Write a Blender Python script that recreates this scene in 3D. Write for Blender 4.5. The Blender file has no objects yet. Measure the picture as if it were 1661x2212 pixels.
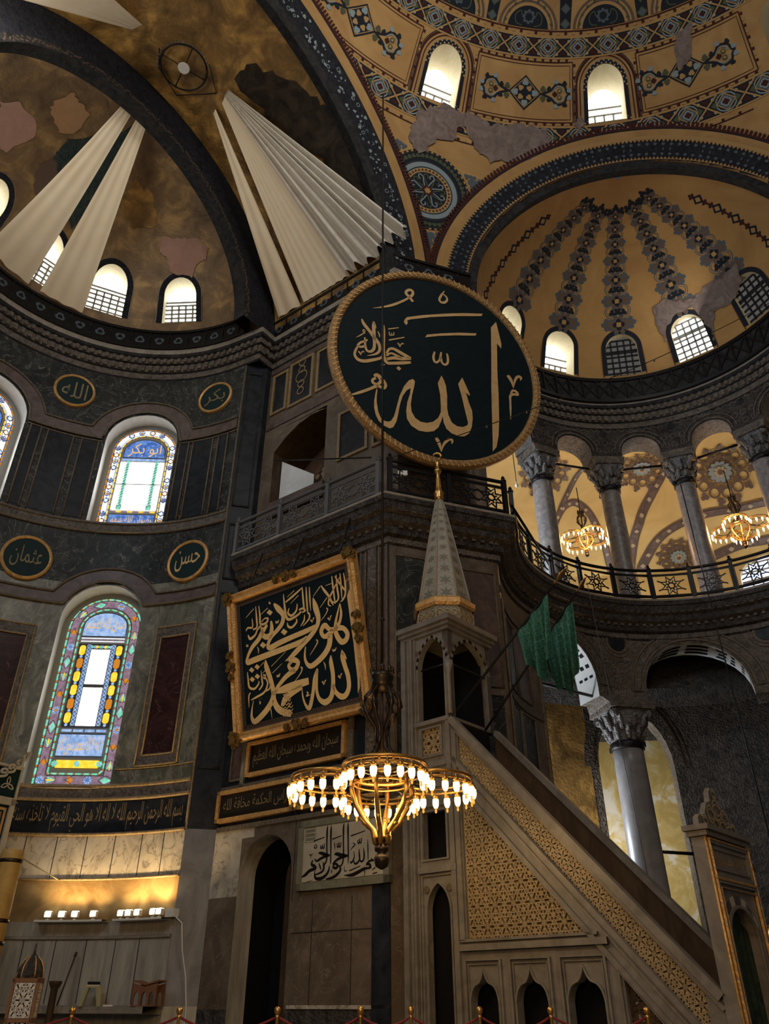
import bpy, math, random
from mathutils import Vector, Matrix
from mathutils.geometry import tessellate_polygon
random.seed(7)
SC = bpy.context.scene
COL = SC.collection
R = math.radians
PI = math.pi
sin, cos = math.sin, math.cos

# ------------------------------------------------------------------ camera
cam_d = bpy.data.cameras.new('camera')
cam_d.sensor_fit = 'HORIZONTAL'
cam_d.sensor_width = 36.0
cam_d.lens = 36.0 * 1664 / 1661
cam_d.clip_start = 0.05
cam_d.clip_end = 300
cam = bpy.data.objects.new('camera', cam_d)
COL.objects.link(cam)
cam.location = (0, 0, 1.5)
cam.rotation_euler = (R(90 + 32.7), 0, 0)
SC.camera = cam

# ------------------------------------------------------------------ view + world
SC.view_settings.view_transform = 'Standard'
SC.view_settings.look = 'None'
SC.view_settings.gamma = 1.0
SC.view_settings.use_curve_mapping = False
SC.view_settings.exposure = 0.0
try:
    SC.cycles.use_denoising = True
    SC.cycles.max_bounces = 6
    SC.cycles.diffuse_bounces = 3
    SC.cycles.glossy_bounces = 3
    SC.cycles.sample_clamp_indirect = 4.0
    SC.cycles.caustics_reflective = False
    SC.cycles.caustics_refractive = False
except Exception:
    pass
W_ = bpy.data.worlds.new('world')
SC.world = W_
W_.use_nodes = True
bgn = W_.node_tree.nodes['Background']
bgn.inputs[0].default_value = (0.62, 0.74, 0.9, 1)
bgn.inputs[1].default_value = 0.05


# ------------------------------------------------------------------ building frame: a runs to the apse, b to the south wall
ADX, ADY = -0.80516, 0.59306
NX, NY = 0.59306, 0.80516
AX, AY = -7.5, 13.8
H1, H2 = 12.0, 20.5
EX, EY = 8.2, 16.5
CX0, CY0 = AX + 16.87 * 0.80516, AY - 16.87 * 0.59306
R0 = 13.5


def L(a, b, z):
    return Vector((AX + a * ADX + b * NX, AY + a * ADY + b * NY, z))


def apse(phi, z, r=5.8):
    return L(r * sin(R(phi)), r * cos(R(phi)), z)


def exed(ang, z, r=5.3):
    return Vector((EX + r * cos(R(ang)), EY + r * sin(R(ang)), z))


def light(name, kind, loc, power, color, size=1.0, target=None, spot=None, size_y=None, spread=None):
    d = bpy.data.lights.new(name, kind)
    d.energy = power
    d.color = color
    if kind == 'AREA':
        d.size = size
        if size_y:
            d.shape = 'RECTANGLE'
            d.size_y = size_y
        if spread:
            d.spread = R(spread)
    elif kind in ('POINT', 'SPOT'):
        d.shadow_soft_size = size
    if kind == 'SPOT':
        d.spot_size = R(spot or 60)
        d.spot_blend = 0.8
    o = bpy.data.objects.new(name, d)
    COL.objects.link(o)
    o.location = loc
    if target is not None:
        o.rotation_euler = (Vector(target) - Vector(loc)).to_track_quat('-Z', 'Y').to_euler()
    return o


WARM = (1.0, 0.62, 0.28)
COOL = (0.78, 0.88, 1.0)
DAY = (1.0, 0.95, 0.86)
# daylight falling in from the nave's dome and north windows, behind and left of the camera
light('nave_dome_daylight', 'AREA', (4, -9, 27), 1500, DAY, 9, (5, 16, 27))
light('nave_north_daylight', 'AREA', (-14, -6, 22), 1200, COOL, 8, (4, 18, 14))
# daylight from the five windows of the great half dome and the conch windows
light('half_dome_daylight', 'AREA', (2.5, 8.0, 25.0), 170, DAY, 3, (-6, 14, 27))
# added fill brightening the gold vault; then daylight of the apse half dome windows
light('bema_fill', 'AREA', L(-1.5, -5.2, 22.5), 170, DAY, 2.4, L(-2.0, 5.0, 25))
light('apse_daylight', 'AREA', L(1.6, -4.2, 22.2), 45, DAY, 1.6, L(2.5, 3.0, 25))
# gallery: daylight through its outer windows
for an in (112, 84, 50):
    p = exed(an, 14.0, 11.6)
    light('gallery_daylight', 'AREA', p, 120, (1, 0.97, 0.9), 2.2, exed(an, 19.5, 8.0))
light('gallery_window_daylight', 'AREA', exed(150, 15.0, 8.6), 320, COOL, 1.4, exed(95, 14.5, 6.1))
# south aisle daylight behind the ground floor columns
light('aisle_daylight', 'AREA', exed(123, 5.5, 8.2), 300, COOL, 1.0, exed(105, 7.5, 5.6))
light('aisle_window_daylight', 'AREA', exed(100, 5.0, 11.8), 330, (0.98, 0.95, 0.85), 1.4, exed(84, 8.0, 14.5))
light('aisle_lamp_glow', 'AREA', exed(121, 4.5, 7.2), 60, (1.0, 0.8, 0.45), 0.8, exed(109, 8.5, 8.6))
# prayer hall lamps hanging behind the camera: warm light on the pier
light('hall_lamp_glow', 'AREA', (-1.0, 1.5, 4.6), 300, WARM, 2.2, (-2.5, 17, 8.0))
light('conch_daylight', 'AREA', exed(40, 22.2, 4.3), 55, DAY, 1.4, exed(150, 24, 3.5))
light('hall_lamp_glow', 'AREA', (4.5, 3.5, 4.6), 50, WARM, 2.2, (3.0, 14, 4))


# ------------------------------------------------------------------ materials
def mat(name, base, rough=0.6, metal=0.0, c2=None, c3=None, scale=2.0, detail=6, stretch=(1, 1, 1), bump=0.0, bscale=8.0,
        lo=0.35, hi=0.7, voro=0.0, vscale=6.0, spec=0.4, emit=None, estr=0.0, distort=1.5, vein=None, vw=0.02, vscl=1.2):
    m = bpy.data.materials.new(name)
    m.use_nodes = True
    nt = m.node_tree
    b = nt.nodes['Principled BSDF']
    b.inputs['Base Color'].default_value = (*base, 1)
    b.inputs['Roughness'].default_value = rough
    b.inputs['Metallic'].default_value = metal
    b.inputs['Specular IOR Level'].default_value = spec if max(base) > 0.05 or metal > 0 else 0.12
    if emit:
        b.inputs['Emission Color'].default_value = (*emit, 1)
        b.inputs['Emission Strength'].default_value = estr
    N, K = nt.nodes, nt.links
    need = c2 is not None or bump > 0
    if need:
        geo = N.new('ShaderNodeNewGeometry')
        mp = N.new('ShaderNodeMapping')
        mp.inputs['Scale'].default_value = stretch
        K.new(geo.outputs['Position'], mp.inputs['Vector'])
    if c2 is not None:
        nz = N.new('ShaderNodeTexNoise')
        nz.inputs['Scale'].default_value = scale
        nz.inputs['Detail'].default_value = detail
        nz.inputs['Roughness'].default_value = 0.62
        nz.inputs['Distortion'].default_value = distort
        K.new(mp.outputs[0], nz.inputs['Vector'])
        rp = N.new('ShaderNodeValToRGB')
        rp.color_ramp.elements[0].position = lo
        rp.color_ramp.elements[0].color = (*base, 1)
        rp.color_ramp.elements[1].position = hi
        rp.color_ramp.elements[1].color = (*c2, 1)
        if c3 is not None:
            e = rp.color_ramp.elements.new((lo + hi) / 2)
            e.color = (*c3, 1)
        K.new(nz.outputs['Fac'], rp.inputs['Fac'])
        out = rp.outputs['Color']
        if vein is not None:
            vn = N.new('ShaderNodeTexNoise')
            vn.inputs['Scale'].default_value = vscl
            vn.inputs['Detail'].default_value = 8
            vn.inputs['Distortion'].default_value = 2.5
            K.new(mp.outputs[0], vn.inputs['Vector'])
            sb = N.new('ShaderNodeMath'); sb.operation = 'SUBTRACT'; sb.inputs[1].default_value = 0.5
            ab = N.new('ShaderNodeMath'); ab.operation = 'ABSOLUTE'
            mr = N.new('ShaderNodeMapRange')
            mr.inputs['From Min'].default_value = 0.0
            mr.inputs['From Max'].default_value = vw
            mr.inputs['To Min'].default_value = 0.75
            mr.inputs['To Max'].default_value = 0.0
            K.new(vn.outputs['Fac'], sb.inputs[0]); K.new(sb.outputs[0], ab.inputs[0]); K.new(ab.outputs[0], mr.inputs['Value'])
            mx = N.new('ShaderNodeMix'); mx.data_type = 'RGBA'
            mx.inputs[7].default_value = (*vein, 1)
            K.new(mr.outputs[0], mx.inputs[0]); K.new(out, mx.inputs[6])
            out = mx.outputs[2]
        K.new(out, b.inputs['Base Color'])
    if bump > 0:
        if voro:
            t = N.new('ShaderNodeTexVoronoi'); t.inputs['Scale'].default_value = bscale
            src = t.outputs['Distance']
        else:
            t = N.new('ShaderNodeTexNoise'); t.inputs['Scale'].default_value = bscale; t.inputs['Detail'].default_value = 5
            src = t.outputs['Fac']
        K.new(mp.outputs[0], t.inputs['Vector'])
        bp = N.new('ShaderNodeBump')
        bp.inputs['Strength'].default_value = bump
        bp.inputs['Distance'].default_value = 0.05
        K.new(src, bp.inputs['Height'])
        K.new(bp.outputs[0], b.inputs['Normal'])
    return m


def glow(name, col, s, c2=None):
    m = bpy.data.materials.new(name)
    m.use_nodes = True
    nt = m.node_tree
    nt.nodes.remove(nt.nodes['Principled BSDF'])
    e = nt.nodes.new('ShaderNodeEmission')
    e.inputs[0].default_value = (*col, 1)
    e.inputs[1].default_value = s
    if c2:
        nz = nt.nodes.new('ShaderNodeTexNoise'); nz.inputs['Scale'].default_value = 9
        rp = nt.nodes.new('ShaderNodeValToRGB')
        rp.color_ramp.elements[0].position = 0.35; rp.color_ramp.elements[0].color = (*col, 1)
        rp.color_ramp.elements[1].position = 0.65; rp.color_ramp.elements[1].color = (*c2, 1)
        geo = nt.nodes.new('ShaderNodeNewGeometry')
        nt.links.new(geo.outputs['Position'], nz.inputs['Vector'])
        nt.links.new(nz.outputs['Fac'], rp.inputs['Fac']); nt.links.new(rp.outputs[0], e.inputs[0])
    nt.links.new(e.outputs[0], nt.nodes['Material Output'].inputs[0])
    return m


M = {}
M['plaster'] = mat('ochre plaster', (0.30, 0.160, 0.052), 0.8, c2=(0.40, 0.235, 0.085), scale=0.6, bump=0.12, bscale=5)
M['plaster_conch'] = mat('orange plaster', (0.31, 0.165, 0.05), 0.8, c2=(0.40, 0.23, 0.075), scale=0.5, bump=0.12, bscale=5)
M['plaster_yellow'] = mat('pale yellow plaster', (0.44, 0.31, 0.115), 0.8, c2=(0.53, 0.39, 0.16), scale=0.5, bump=0.06, bscale=5)
M['bare'] = mat('bare grey plaster', (0.12, 0.085, 0.072), 0.9, c2=(0.22, 0.17, 0.15), scale=2.5, bump=0.2, bscale=7)
M['pinkplaster'] = mat('pink repair plaster', (0.30, 0.17, 0.13), 0.9, c2=(0.38, 0.23, 0.18), scale=1.2)
M['tanplaster'] = mat('tan repair plaster', (0.34, 0.19, 0.09), 0.9, c2=(0.40, 0.24, 0.13), scale=1.2)
M['gold_mosaic'] = mat('gold mosaic', (0.07, 0.038, 0.013), 0.45, 0.25, c2=(0.66, 0.38, 0.10), c3=(0.24, 0.135, 0.04), scale=1.1, detail=12, bump=0.5, bscale=11, lo=0.3, hi=0.72, distort=0.5)
M['gold_mosaic_apse'] = mat('tarnished gold mosaic', (0.09, 0.056, 0.030), 0.5, 0.15, c2=(0.48, 0.30, 0.11), c3=(0.20, 0.125, 0.06), scale=1.2, detail=12, bump=0.4, bscale=11, lo=0.3, hi=0.75, distort=0.5)
M['soot'] = mat('dark mosaic band', (0.008, 0.009, 0.013), 0.8, c2=(0.026, 0.026, 0.032), scale=5, bump=0.5, bscale=14)
M['soffit'] = mat('painted brown soffit', (0.10, 0.05, 0.028), 0.7, c2=(0.17, 0.095, 0.05), scale=3)
M['mosaic_dark'] = mat('blackish mosaic', (0.016, 0.012, 0.009), 0.7, c2=(0.06, 0.045, 0.03), scale=1.5)
M['navy'] = mat('dark blue paint', (0.012, 0.015, 0.022), 0.7)
M['navy2'] = mat('slate blue paint', (0.055, 0.075, 0.095), 0.7)
M['maroon'] = mat('maroon paint', (0.048, 0.014, 0.012), 0.75)
M['olive'] = mat('olive paint', (0.05, 0.06, 0.025), 0.75)
M['ochre'] = mat('ochre paint', (0.34, 0.195, 0.065), 0.75)
M['cream'] = mat('cream paint', (0.34, 0.27, 0.175), 0.75)
M['paleblue'] = mat('pale blue grey paint', (0.19, 0.235, 0.245), 0.75)
M['brownpaint'] = mat('brown grey paint', (0.10, 0.065, 0.045), 0.8)
M['tealfigure'] = mat('dark teal mosaic', (0.018, 0.030, 0.032), 0.6, c2=(0.05, 0.065, 0.06), scale=5)
M['marble_dark'] = mat('dark grey green marble', (0.013, 0.015, 0.016), 0.38, c2=(0.080, 0.080, 0.072), c3=(0.030, 0.032, 0.031), scale=1.3, detail=10, lo=0.3, hi=0.78, vein=(0.2, 0.19, 0.165), vw=0.012, distort=2.4)
M['marble_green'] = mat('grey green marble', (0.06, 0.058, 0.044), 0.35, c2=(0.31, 0.285, 0.21), c3=(0.145, 0.137, 0.10), scale=1.5, detail=10, stretch=(1, 1, 0.6), lo=0.3, hi=0.75, vein=(0.3, 0.28, 0.22), vw=0.015, distort=2.4)
M['marble_black'] = mat('blue black marble', (0.009, 0.011, 0.015), 0.35, c2=(0.028, 0.031, 0.038), scale=1.6, detail=9)
M['porphyry'] = mat('dark porphyry', (0.026, 0.011, 0.011), 0.3, c2=(0.052, 0.024, 0.022), scale=2.0, vein=(0.26, 0.12, 0.11), vw=0.004, vscl=0.9)
M['purple'] = mat('purple brown marble', (0.06, 0.038, 0.032), 0.45, c2=(0.135, 0.092, 0.078), scale=2.2)
M['marble_light'] = mat('pale veined marble', (0.27, 0.24, 0.19), 0.4, c2=(0.52, 0.47, 0.38), c3=(0.42, 0.375, 0.30), scale=1.4, detail=10, stretch=(1, 1, 0.7), vein=(0.12, 0.1, 0.08), vw=0.018)
M['marble_streak'] = mat('streaked grey marble', (0.22, 0.20, 0.165), 0.4, c2=(0.42, 0.385, 0.32), scale=2.6, detail=8, stretch=(1.6, 1.6, 0.22), distort=0.8)
M['marble_gold'] = mat('honey marble', (0.17, 0.10, 0.035), 0.4, c2=(0.36, 0.24, 0.10), scale=1.2, detail=8)
M['marble_brown'] = mat('brown grey marble', (0.075, 0.054, 0.036), 0.4, c2=(0.165, 0.125, 0.088), c3=(0.11, 0.083, 0.058), scale=0.9, detail=9, vein=(0.2, 0.16, 0.12), vw=0.012)
M['marble_cool'] = mat('cool grey marble', (0.085, 0.09, 0.10), 0.4, c2=(0.19, 0.195, 0.21), scale=1.6, detail=9, stretch=(1, 1, 0.5))
M['aisle_plaster'] = mat('flaking aisle plaster', (0.42, 0.30, 0.10), 0.85, c2=(0.62, 0.58, 0.5), c3=(0.5, 0.38, 0.16), scale=0.9, lo=0.4, hi=0.62)
M['slab'] = mat('brown slab', (0.10, 0.075, 0.05), 0.4, c2=(0.19, 0.15, 0.105), scale=0.8, detail=9)
M['stone_dark'] = mat('dark carved stone', (0.024, 0.021, 0.020), 0.7, c2=(0.078, 0.069, 0.062), scale=4, bump=0.6, bscale=16, voro=1)
M['stone_carved'] = mat('carved brown stone', (0.055, 0.044, 0.035), 0.7, c2=(0.165, 0.135, 0.108), scale=4, bump=0.6, bscale=14, voro=1)
M['stone_black'] = mat('soot black stone', (0.012, 0.012, 0.013), 0.75, c2=(0.038, 0.036, 0.036), scale=3, bump=0.4, bscale=12)
M['stone_edge'] = mat('worn stone edge', (0.17, 0.145, 0.115), 0.6, c2=(0.30, 0.26, 0.21), scale=3)
M['rope_gilt'] = mat('gilded rope moulding', (0.20, 0.135, 0.06), 0.5, 0.2, c2=(0.36, 0.255, 0.13), scale=9, bump=0.4, bscale=30)
M['rope_dark'] = mat('dim rope moulding', (0.07, 0.055, 0.038), 0.6, c2=(0.17, 0.13, 0.085), scale=9, bump=0.4, bscale=30)
M['reveal'] = mat('limewashed reveal', (0.60, 0.58, 0.52), 0.85, c2=(0.74, 0.72, 0.66), scale=2.2, bump=0.15, bscale=4)
M['reveal_y'] = mat('cream reveal', (0.62, 0.52, 0.32), 0.85, c2=(0.72, 0.63, 0.42), scale=2)
M['column'] = mat('grey mottled column marble', (0.12, 0.115, 0.12), 0.35, c2=(0.30, 0.275, 0.265), c3=(0.2, 0.18, 0.175), scale=3.5, detail=8, lo=0.3, hi=0.72)
M['column_dark'] = mat('smooth grey column marble', (0.15, 0.145, 0.15), 0.35, c2=(0.23, 0.22, 0.22), scale=1.2)
M['capital'] = mat('carved capital marble', (0.06, 0.058, 0.06), 0.6, c2=(0.22, 0.21, 0.205), scale=7, bump=0.6, bscale=22, voro=1)
M['iron'] = mat('black iron', (0.016, 0.015, 0.016), 0.45, 0.6)
M['iron_grey'] = mat('grey painted iron', (0.10, 0.10, 0.105), 0.5, 0.2)
M['bronze'] = mat('dark bronze', (0.045, 0.032, 0.022), 0.35, 0.8)
M['brass'] = mat('gilt brass', (0.55, 0.31, 0.09), 0.32, 0.9)
M['gilt'] = mat('gilded wood', (0.52, 0.27, 0.085), 0.4, 0.4, c2=(0.76, 0.46, 0.17), scale=6, bump=0.35, bscale=22)
M['gilt_rim'] = mat('gilded rim', (0.24, 0.135, 0.05), 0.45, 0.4, c2=(0.47, 0.285, 0.115), scale=12, bump=0.5, bscale=24)
M['goldleaf'] = mat('gold leaf lettering', (0.58, 0.355, 0.145), 0.5, 0.1, c2=(0.70, 0.455, 0.205), scale=3)
M['goldleaf2'] = mat('bright gold lettering', (0.80, 0.52, 0.20), 0.5, 0.1, c2=(0.88, 0.61, 0.27), scale=3)
M['goldleaf3'] = mat('worn gold lettering', (0.16, 0.115, 0.055), 0.6, 0.1, c2=(0.24, 0.175, 0.09), scale=6)
M['board'] = mat('black green board', (0.0045, 0.0105, 0.0135), 0.55, c2=(0.007, 0.015, 0.018), scale=3)
M['board_green'] = mat('green black medallion', (0.008, 0.022, 0.022), 0.55)
M['panel_brown'] = mat('brown black panel', (0.018, 0.014, 0.010), 0.5)
M['tile'] = mat('cream tile', (0.36, 0.31, 0.22), 0.4, c2=(0.46, 0.40, 0.30), scale=2)
M['tileborder'] = mat('olive stone frame', (0.13, 0.125, 0.08), 0.5, c2=(0.2, 0.19, 0.13), scale=4)
M['ink'] = mat('black ink', (0.010, 0.008, 0.007), 0.5)
M['minbar'] = mat('grey brown minbar marble', (0.125, 0.112, 0.094), 0.42, c2=(0.20, 0.18, 0.152), scale=2.2, detail=8, bump=0.05)
M['minbar_mesh'] = mat('pierced marble lattice', (0.30, 0.225, 0.125), 0.4, c2=(0.42, 0.32, 0.18), scale=3)
M['minbar_back'] = mat('dark panel ground', (0.075, 0.055, 0.032), 0.5, c2=(0.12, 0.09, 0.05), scale=3)
M['spire'] = mat('grey green marble spire', (0.22, 0.215, 0.165), 0.4, c2=(0.30, 0.29, 0.225), scale=2)
M['spire_rib'] = mat('rose spire rib', (0.27, 0.205, 0.15), 0.4)
M['spire_star'] = mat('carved star', (0.15, 0.14, 0.10), 0.5)
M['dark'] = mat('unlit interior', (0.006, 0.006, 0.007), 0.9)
M['curtain_green'] = mat('dark green curtain', (0.014, 0.022, 0.014), 0.8, c2=(0.035, 0.05, 0.03), scale=4)
M['wood_dark'] = mat('dark wood', (0.045, 0.028, 0.016), 0.5, c2=(0.085, 0.055, 0.03), scale=3, stretch=(1, 1, 0.3))
M['wood_red'] = mat('red brown wood', (0.15, 0.065, 0.03), 0.5, c2=(0.22, 0.1, 0.05), scale=4)
M['cloth'] = mat('cream cloth', (0.84, 0.70, 0.50), 0.85, c2=(0.88, 0.76, 0.57), scale=1.0)
M['cloth_grey'] = mat('grey white cloth', (0.62, 0.57, 0.49), 0.85, c2=(0.74, 0.69, 0.60), scale=2)
M['flag'] = mat('green brocade', (0.016, 0.08, 0.055), 0.7, c2=(0.05, 0.18, 0.13), scale=3.2, stretch=(1, 1, 2.4))
M['flag_dark'] = mat('dark green weave', (0.010, 0.06, 0.038), 0.7)
M['black_paint'] = mat('black varnish', (0.01, 0.009, 0.009), 0.4)
M['lead'] = mat('lead cames', (0.06, 0.058, 0.05), 0.7)
M['leadlight'] = mat('grey plaster tracery', (0.28, 0.27, 0.24), 0.8)
M['white'] = mat('white plaster', (0.62, 0.64, 0.63), 0.8, c2=(0.72, 0.73, 0.71), scale=2)
M['white_plastic'] = mat('white plastic', (0.62, 0.6, 0.55), 0.5)
M['stool'] = mat('yellowed plastic', (0.40, 0.36, 0.20), 0.5)
M['red_rope'] = mat('red rope', (0.16, 0.012, 0.016), 0.7)
M['red_cloth'] = mat('red cloth', (0.22, 0.015, 0.015), 0.8)
M['candle'] = mat('giant candle wax', (0.40, 0.24, 0.06), 0.5, c2=(0.52, 0.34, 0.1), scale=3)
M['floor'] = mat('grey marble floor', (0.12, 0.115, 0.1), 0.35, c2=(0.25, 0.24, 0.21), scale=1.2, vein=(0.1, 0.1, 0.09))
M['sky_pane'] = glow('daylit window pane', (0.93, 0.97, 1.0), 6.0)
M['sky_dim'] = glow('dim window pane', (0.25, 0.24, 0.22), 0.35)
M['sky_gal'] = glow('gallery window pane', (0.62, 0.72, 1.0), 2.2)
M['g_white'] = glow('clear glass', (0.96, 0.98, 1.0), 7.0)
M['g_pale'] = glow('pale glass', (0.72, 0.78, 0.82), 1.6, (0.88, 0.92, 0.97))
M['g_blue'] = glow('blue glass', (0.06, 0.15, 0.55), 0.8, (0.20, 0.38, 0.85))
M['g_sky'] = glow('sky blue glass', (0.22, 0.38, 0.70), 1.0, (0.45, 0.6, 0.9))
M['g_yellow'] = glow('yellow glass', (1.0, 0.52, 0.02), 1.25, (1.0, 0.72, 0.08))
M['g_orange'] = glow('orange glass', (0.85, 0.30, 0.03), 0.8)
M['g_green'] = glow('green glass', (0.16, 0.62, 0.40), 1.0, (0.30, 0.80, 0.60))
M['g_purple'] = glow('mauve glass', (0.36, 0.22, 0.30), 0.62, (0.52, 0.36, 0.45))
M['g_amber'] = glow('amber lettering', (1.0, 0.62, 0.25), 0.9)
M['lamp'] = glow('lit lamp glass', (1.0, 0.74, 0.34), 6.0)
M['lamp_amber'] = glow('amber lamp glass', (1.0, 0.46, 0.07), 1.1)
M['lamp_far'] = glow('lit far lamp glass', (1.0, 0.58, 0.24), 7.0)
M['spot_lens'] = glow('lit spot lens', (1.0, 0.86, 0.58), 30.0)


# ------------------------------------------------------------------ mesh builder
class MB:
    def __init__(s):
        s.v = []
        s.f = []
        s.m = []
        s.sm = []

    def add(s, p):
        s.v.append(tuple(p))
        return len(s.v) - 1

    def face(s, ids, mi=0, smooth=False):
        s.f.append(tuple(ids))
        s.m.append(mi)
        s.sm.append(smooth)

    def quad(s, a, b, c, d, mi=0):
        i = [s.add(p) for p in (a, b, c, d)]
        s.face(i, mi)

    def box(s, O, ex, ey, ez, x0, x1, y0, y1, z0, z1, mi=0):
        P = [O + ex * x + ey * y + ez * z for z in (z0, z1) for y in (y0, y1) for x in (x0, x1)]
        i = [s.add(p) for p in P]
        for q in ((0, 2, 3, 1), (4, 5, 7, 6), (0, 1, 5, 4), (2, 6, 7, 3), (0, 4, 6, 2), (1, 3, 7, 5)):
            s.face([i[k] for k in q], mi)

    def grid(s, f, us, vs, mi=0, smooth=True, skip=None, matf=None):
        ids = [[s.add(f(u, v)) for u in us] for v in vs]
        for j in range(len(vs) - 1):
            for i in range(len(us) - 1):
                uc, vc = (us[i] + us[i + 1]) / 2, (vs[j] + vs[j + 1]) / 2
                if skip and skip(uc, vc):
                    continue
                s.face((ids[j][i], ids[j][i + 1], ids[j + 1][i + 1], ids[j + 1][i]), matf(uc, vc) if matf else mi, smooth)

    def tube(s, pts, r, n=8, mi=0, cap=True, smooth=True):
        pts = [Vector(p) for p in pts]
        rs = r if isinstance(r, (list, tuple)) else [r] * len(pts)
        rings = []
        up = Vector((0, 0, 1))
        for i, p in enumerate(pts):
            t = (pts[min(i + 1, len(pts) - 1)] - pts[max(i - 1, 0)])
            t = t.normalized() if t.length > 1e-9 else Vector((0, 0, 1))
            ref = up if abs(t.z) < 0.95 else Vector((1, 0, 0))
            x = t.cross(ref).normalized()
            y = x.cross(t)
            rings.append([s.add(p + (x * cos(2 * PI * k / n) + y * sin(2 * PI * k / n)) * rs[i]) for k in range(n)])
        for a, b in zip(rings, rings[1:]):
            for k in range(n):
                s.face((a[k], a[(k + 1) % n], b[(k + 1) % n], b[k]), mi, smooth)
        if cap:
            s.face(rings[0][::-1], mi)
            s.face(rings[-1], mi)

    def lathe(s, prof, O=(0, 0, 0), n=24, mi=0, smooth=True, rot=0.0, sq=None):
        O = Vector(O)
        rings = []
        for r, z in prof:
            rings.append([s.add(O + Vector((r * cos(rot + 2 * PI * k / n), r * sin(rot + 2 * PI * k / n), z))) for k in range(n)])
        for a, b in zip(rings, rings[1:]):
            for k in range(n):
                s.face((a[k], a[(k + 1) % n], b[(k + 1) % n], b[k]), mi, smooth)
        s.face(rings[0][::-1], mi)
        s.face(rings[-1], mi)

    def prism(s, poly, Wf, h0, h1, mi=0, mis=None):
        """poly in (u, v); Wf(u, v, h) -> point; filled front, back and sides"""
        n = len(poly)
        a = [s.add(Wf(u, v, h0)) for u, v in poly]
        b = [s.add(Wf(u, v, h1)) for u, v in poly]
        for t in tessellate_polygon([[Vector((u, v, 0)) for u, v in poly]]):
            s.face([b[k] for k in t], mi)
            s.face([a[k] for k in t][::-1], mi)
        for k in range(n):
            s.face((a[k], a[(k + 1) % n], b[(k + 1) % n], b[k]), mi if mis is None else mis)

    def poly(s, poly, Wf, h=0.0, mi=0):
        """flat outline filled on the surface; split wherever the surface curves away from it"""
        cache = {}

        def pt(q):
            k = (round(q[0], 5), round(q[1], 5))
            if k not in cache:
                cache[k] = s.add(Wf(q[0], q[1], h))
            return cache[k]

        def rec(a, b, c, d):
            if d < 6:
                worst, wk = 0.003, None
                for k, (p, q) in enumerate(((a, b), (b, c), (c, a))):
                    m = ((p[0] + q[0]) / 2, (p[1] + q[1]) / 2)
                    e = (Vector(s.v[pt(p)]) + Vector(s.v[pt(q)])) / 2 - Vector(Wf(m[0], m[1], h))
                    if e.length > worst:
                        worst, wk = e.length, k
                if wk is not None:
                    a, b, c = ((a, b, c), (b, c, a), (c, a, b))[wk]
                    m = ((a[0] + b[0]) / 2, (a[1] + b[1]) / 2)
                    rec(a, m, c, d + 1)
                    rec(m, b, c, d + 1)
                    return
            s.face([pt(a), pt(b), pt(c)], mi)
        for t in tessellate_polygon([[Vector((u, v, 0)) for u, v in poly]]):
            rec(*[tuple(poly[k]) for k in t], 0)

    def build(s, name, mats, parent=None, local=False, loc=None):
        me = bpy.data.meshes.new(name)
        if parent is not None and not local:
            o_ = parent_world(parent)
        elif parent is None and not local:
            if loc is None:
                n = max(1, len(s.v))
                xs = [p[0] for p in s.v]; ys = [p[1] for p in s.v]; zs = [p[2] for p in s.v]
                o_ = Vector(((min(xs) + max(xs)) / 2, (min(ys) + max(ys)) / 2, min(zs)))
            else:
                o_ = Vector(loc)
        else:
            o_ = Vector((0, 0, 0))
        me.from_pydata([(p[0] - o_[0], p[1] - o_[1], p[2] - o_[2]) for p in s.v], [], s.f)
        if not isinstance(mats, (list, tuple)):
            mats = [mats]
        for m in mats:
            me.materials.append(M[m])
        me.polygons.foreach_set('material_index', [min(k, len(mats) - 1) for k in s.m])
        me.polygons.foreach_set('use_smooth', s.sm)
        me.update()
        o = bpy.data.objects.new(name, me)
        COL.objects.link(o)
        if parent is not None:
            o.parent = parent
        elif not local:
            o.location = o_
        return o


def parent_world(p):
    v = Vector(p.location)
    while p.parent is not None:
        p = p.parent
        v += Vector(p.location)
    return v


def thing(name, label, cat, loc, group=None, rz=0.0):
    o = bpy.data.objects.new(name, None)
    COL.objects.link(o)
    o.location = loc
    o.rotation_euler = (0, 0, rz)
    o.empty_display_size = 0.2
    return tag(o, label, cat, group)


def tag(o, label, cat, group=None):
    o['label'] = label
    o['category'] = cat
    if group:
        o['group'] = group
    return o


def struct(o, label=None, cat=None):
    o['kind'] = 'structure'
    if label:
        o['label'] = label
        o['category'] = cat
    return o


def dup(root, loc, rz=0.0, label=None, scale=None):
    def cp(o, par):
        c = o.copy()
        COL.objects.link(c)
        if par is not None:
            c.parent = par
        for ch in list(o.children):
            cp(ch, c)
        return c
    r = cp(root, None)
    r.location = loc
    r.rotation_euler = (0, 0, rz)
    if scale:
        r.scale = (scale,) * 3
    if label:
        r['label'] = label
    return r


def frange(a, b, n):
    return [a + (b - a) * i / n for i in range(n + 1)]


def merge(*ls):
    out = sorted(set(round(x, 4) for l in ls for x in l))
    res = [out[0]]
    for x in out[1:]:
        if x - res[-1] > 1e-3:
            res.append(x)
    return res


def arch_outline(u0, u1, v0, vs, v1, n=14):
    """from lower left up, over the arch, down to lower right"""
    uc, hw = (u0 + u1) / 2, (u1 - u0) / 2
    pts = [(u0, v0)]
    for k in range(n + 1):
        t = PI - PI * k / n
        pts.append((uc + hw * cos(t), vs + (v1 - vs) * sin(t)))
    pts.append((u1, v0))
    return pts


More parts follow.
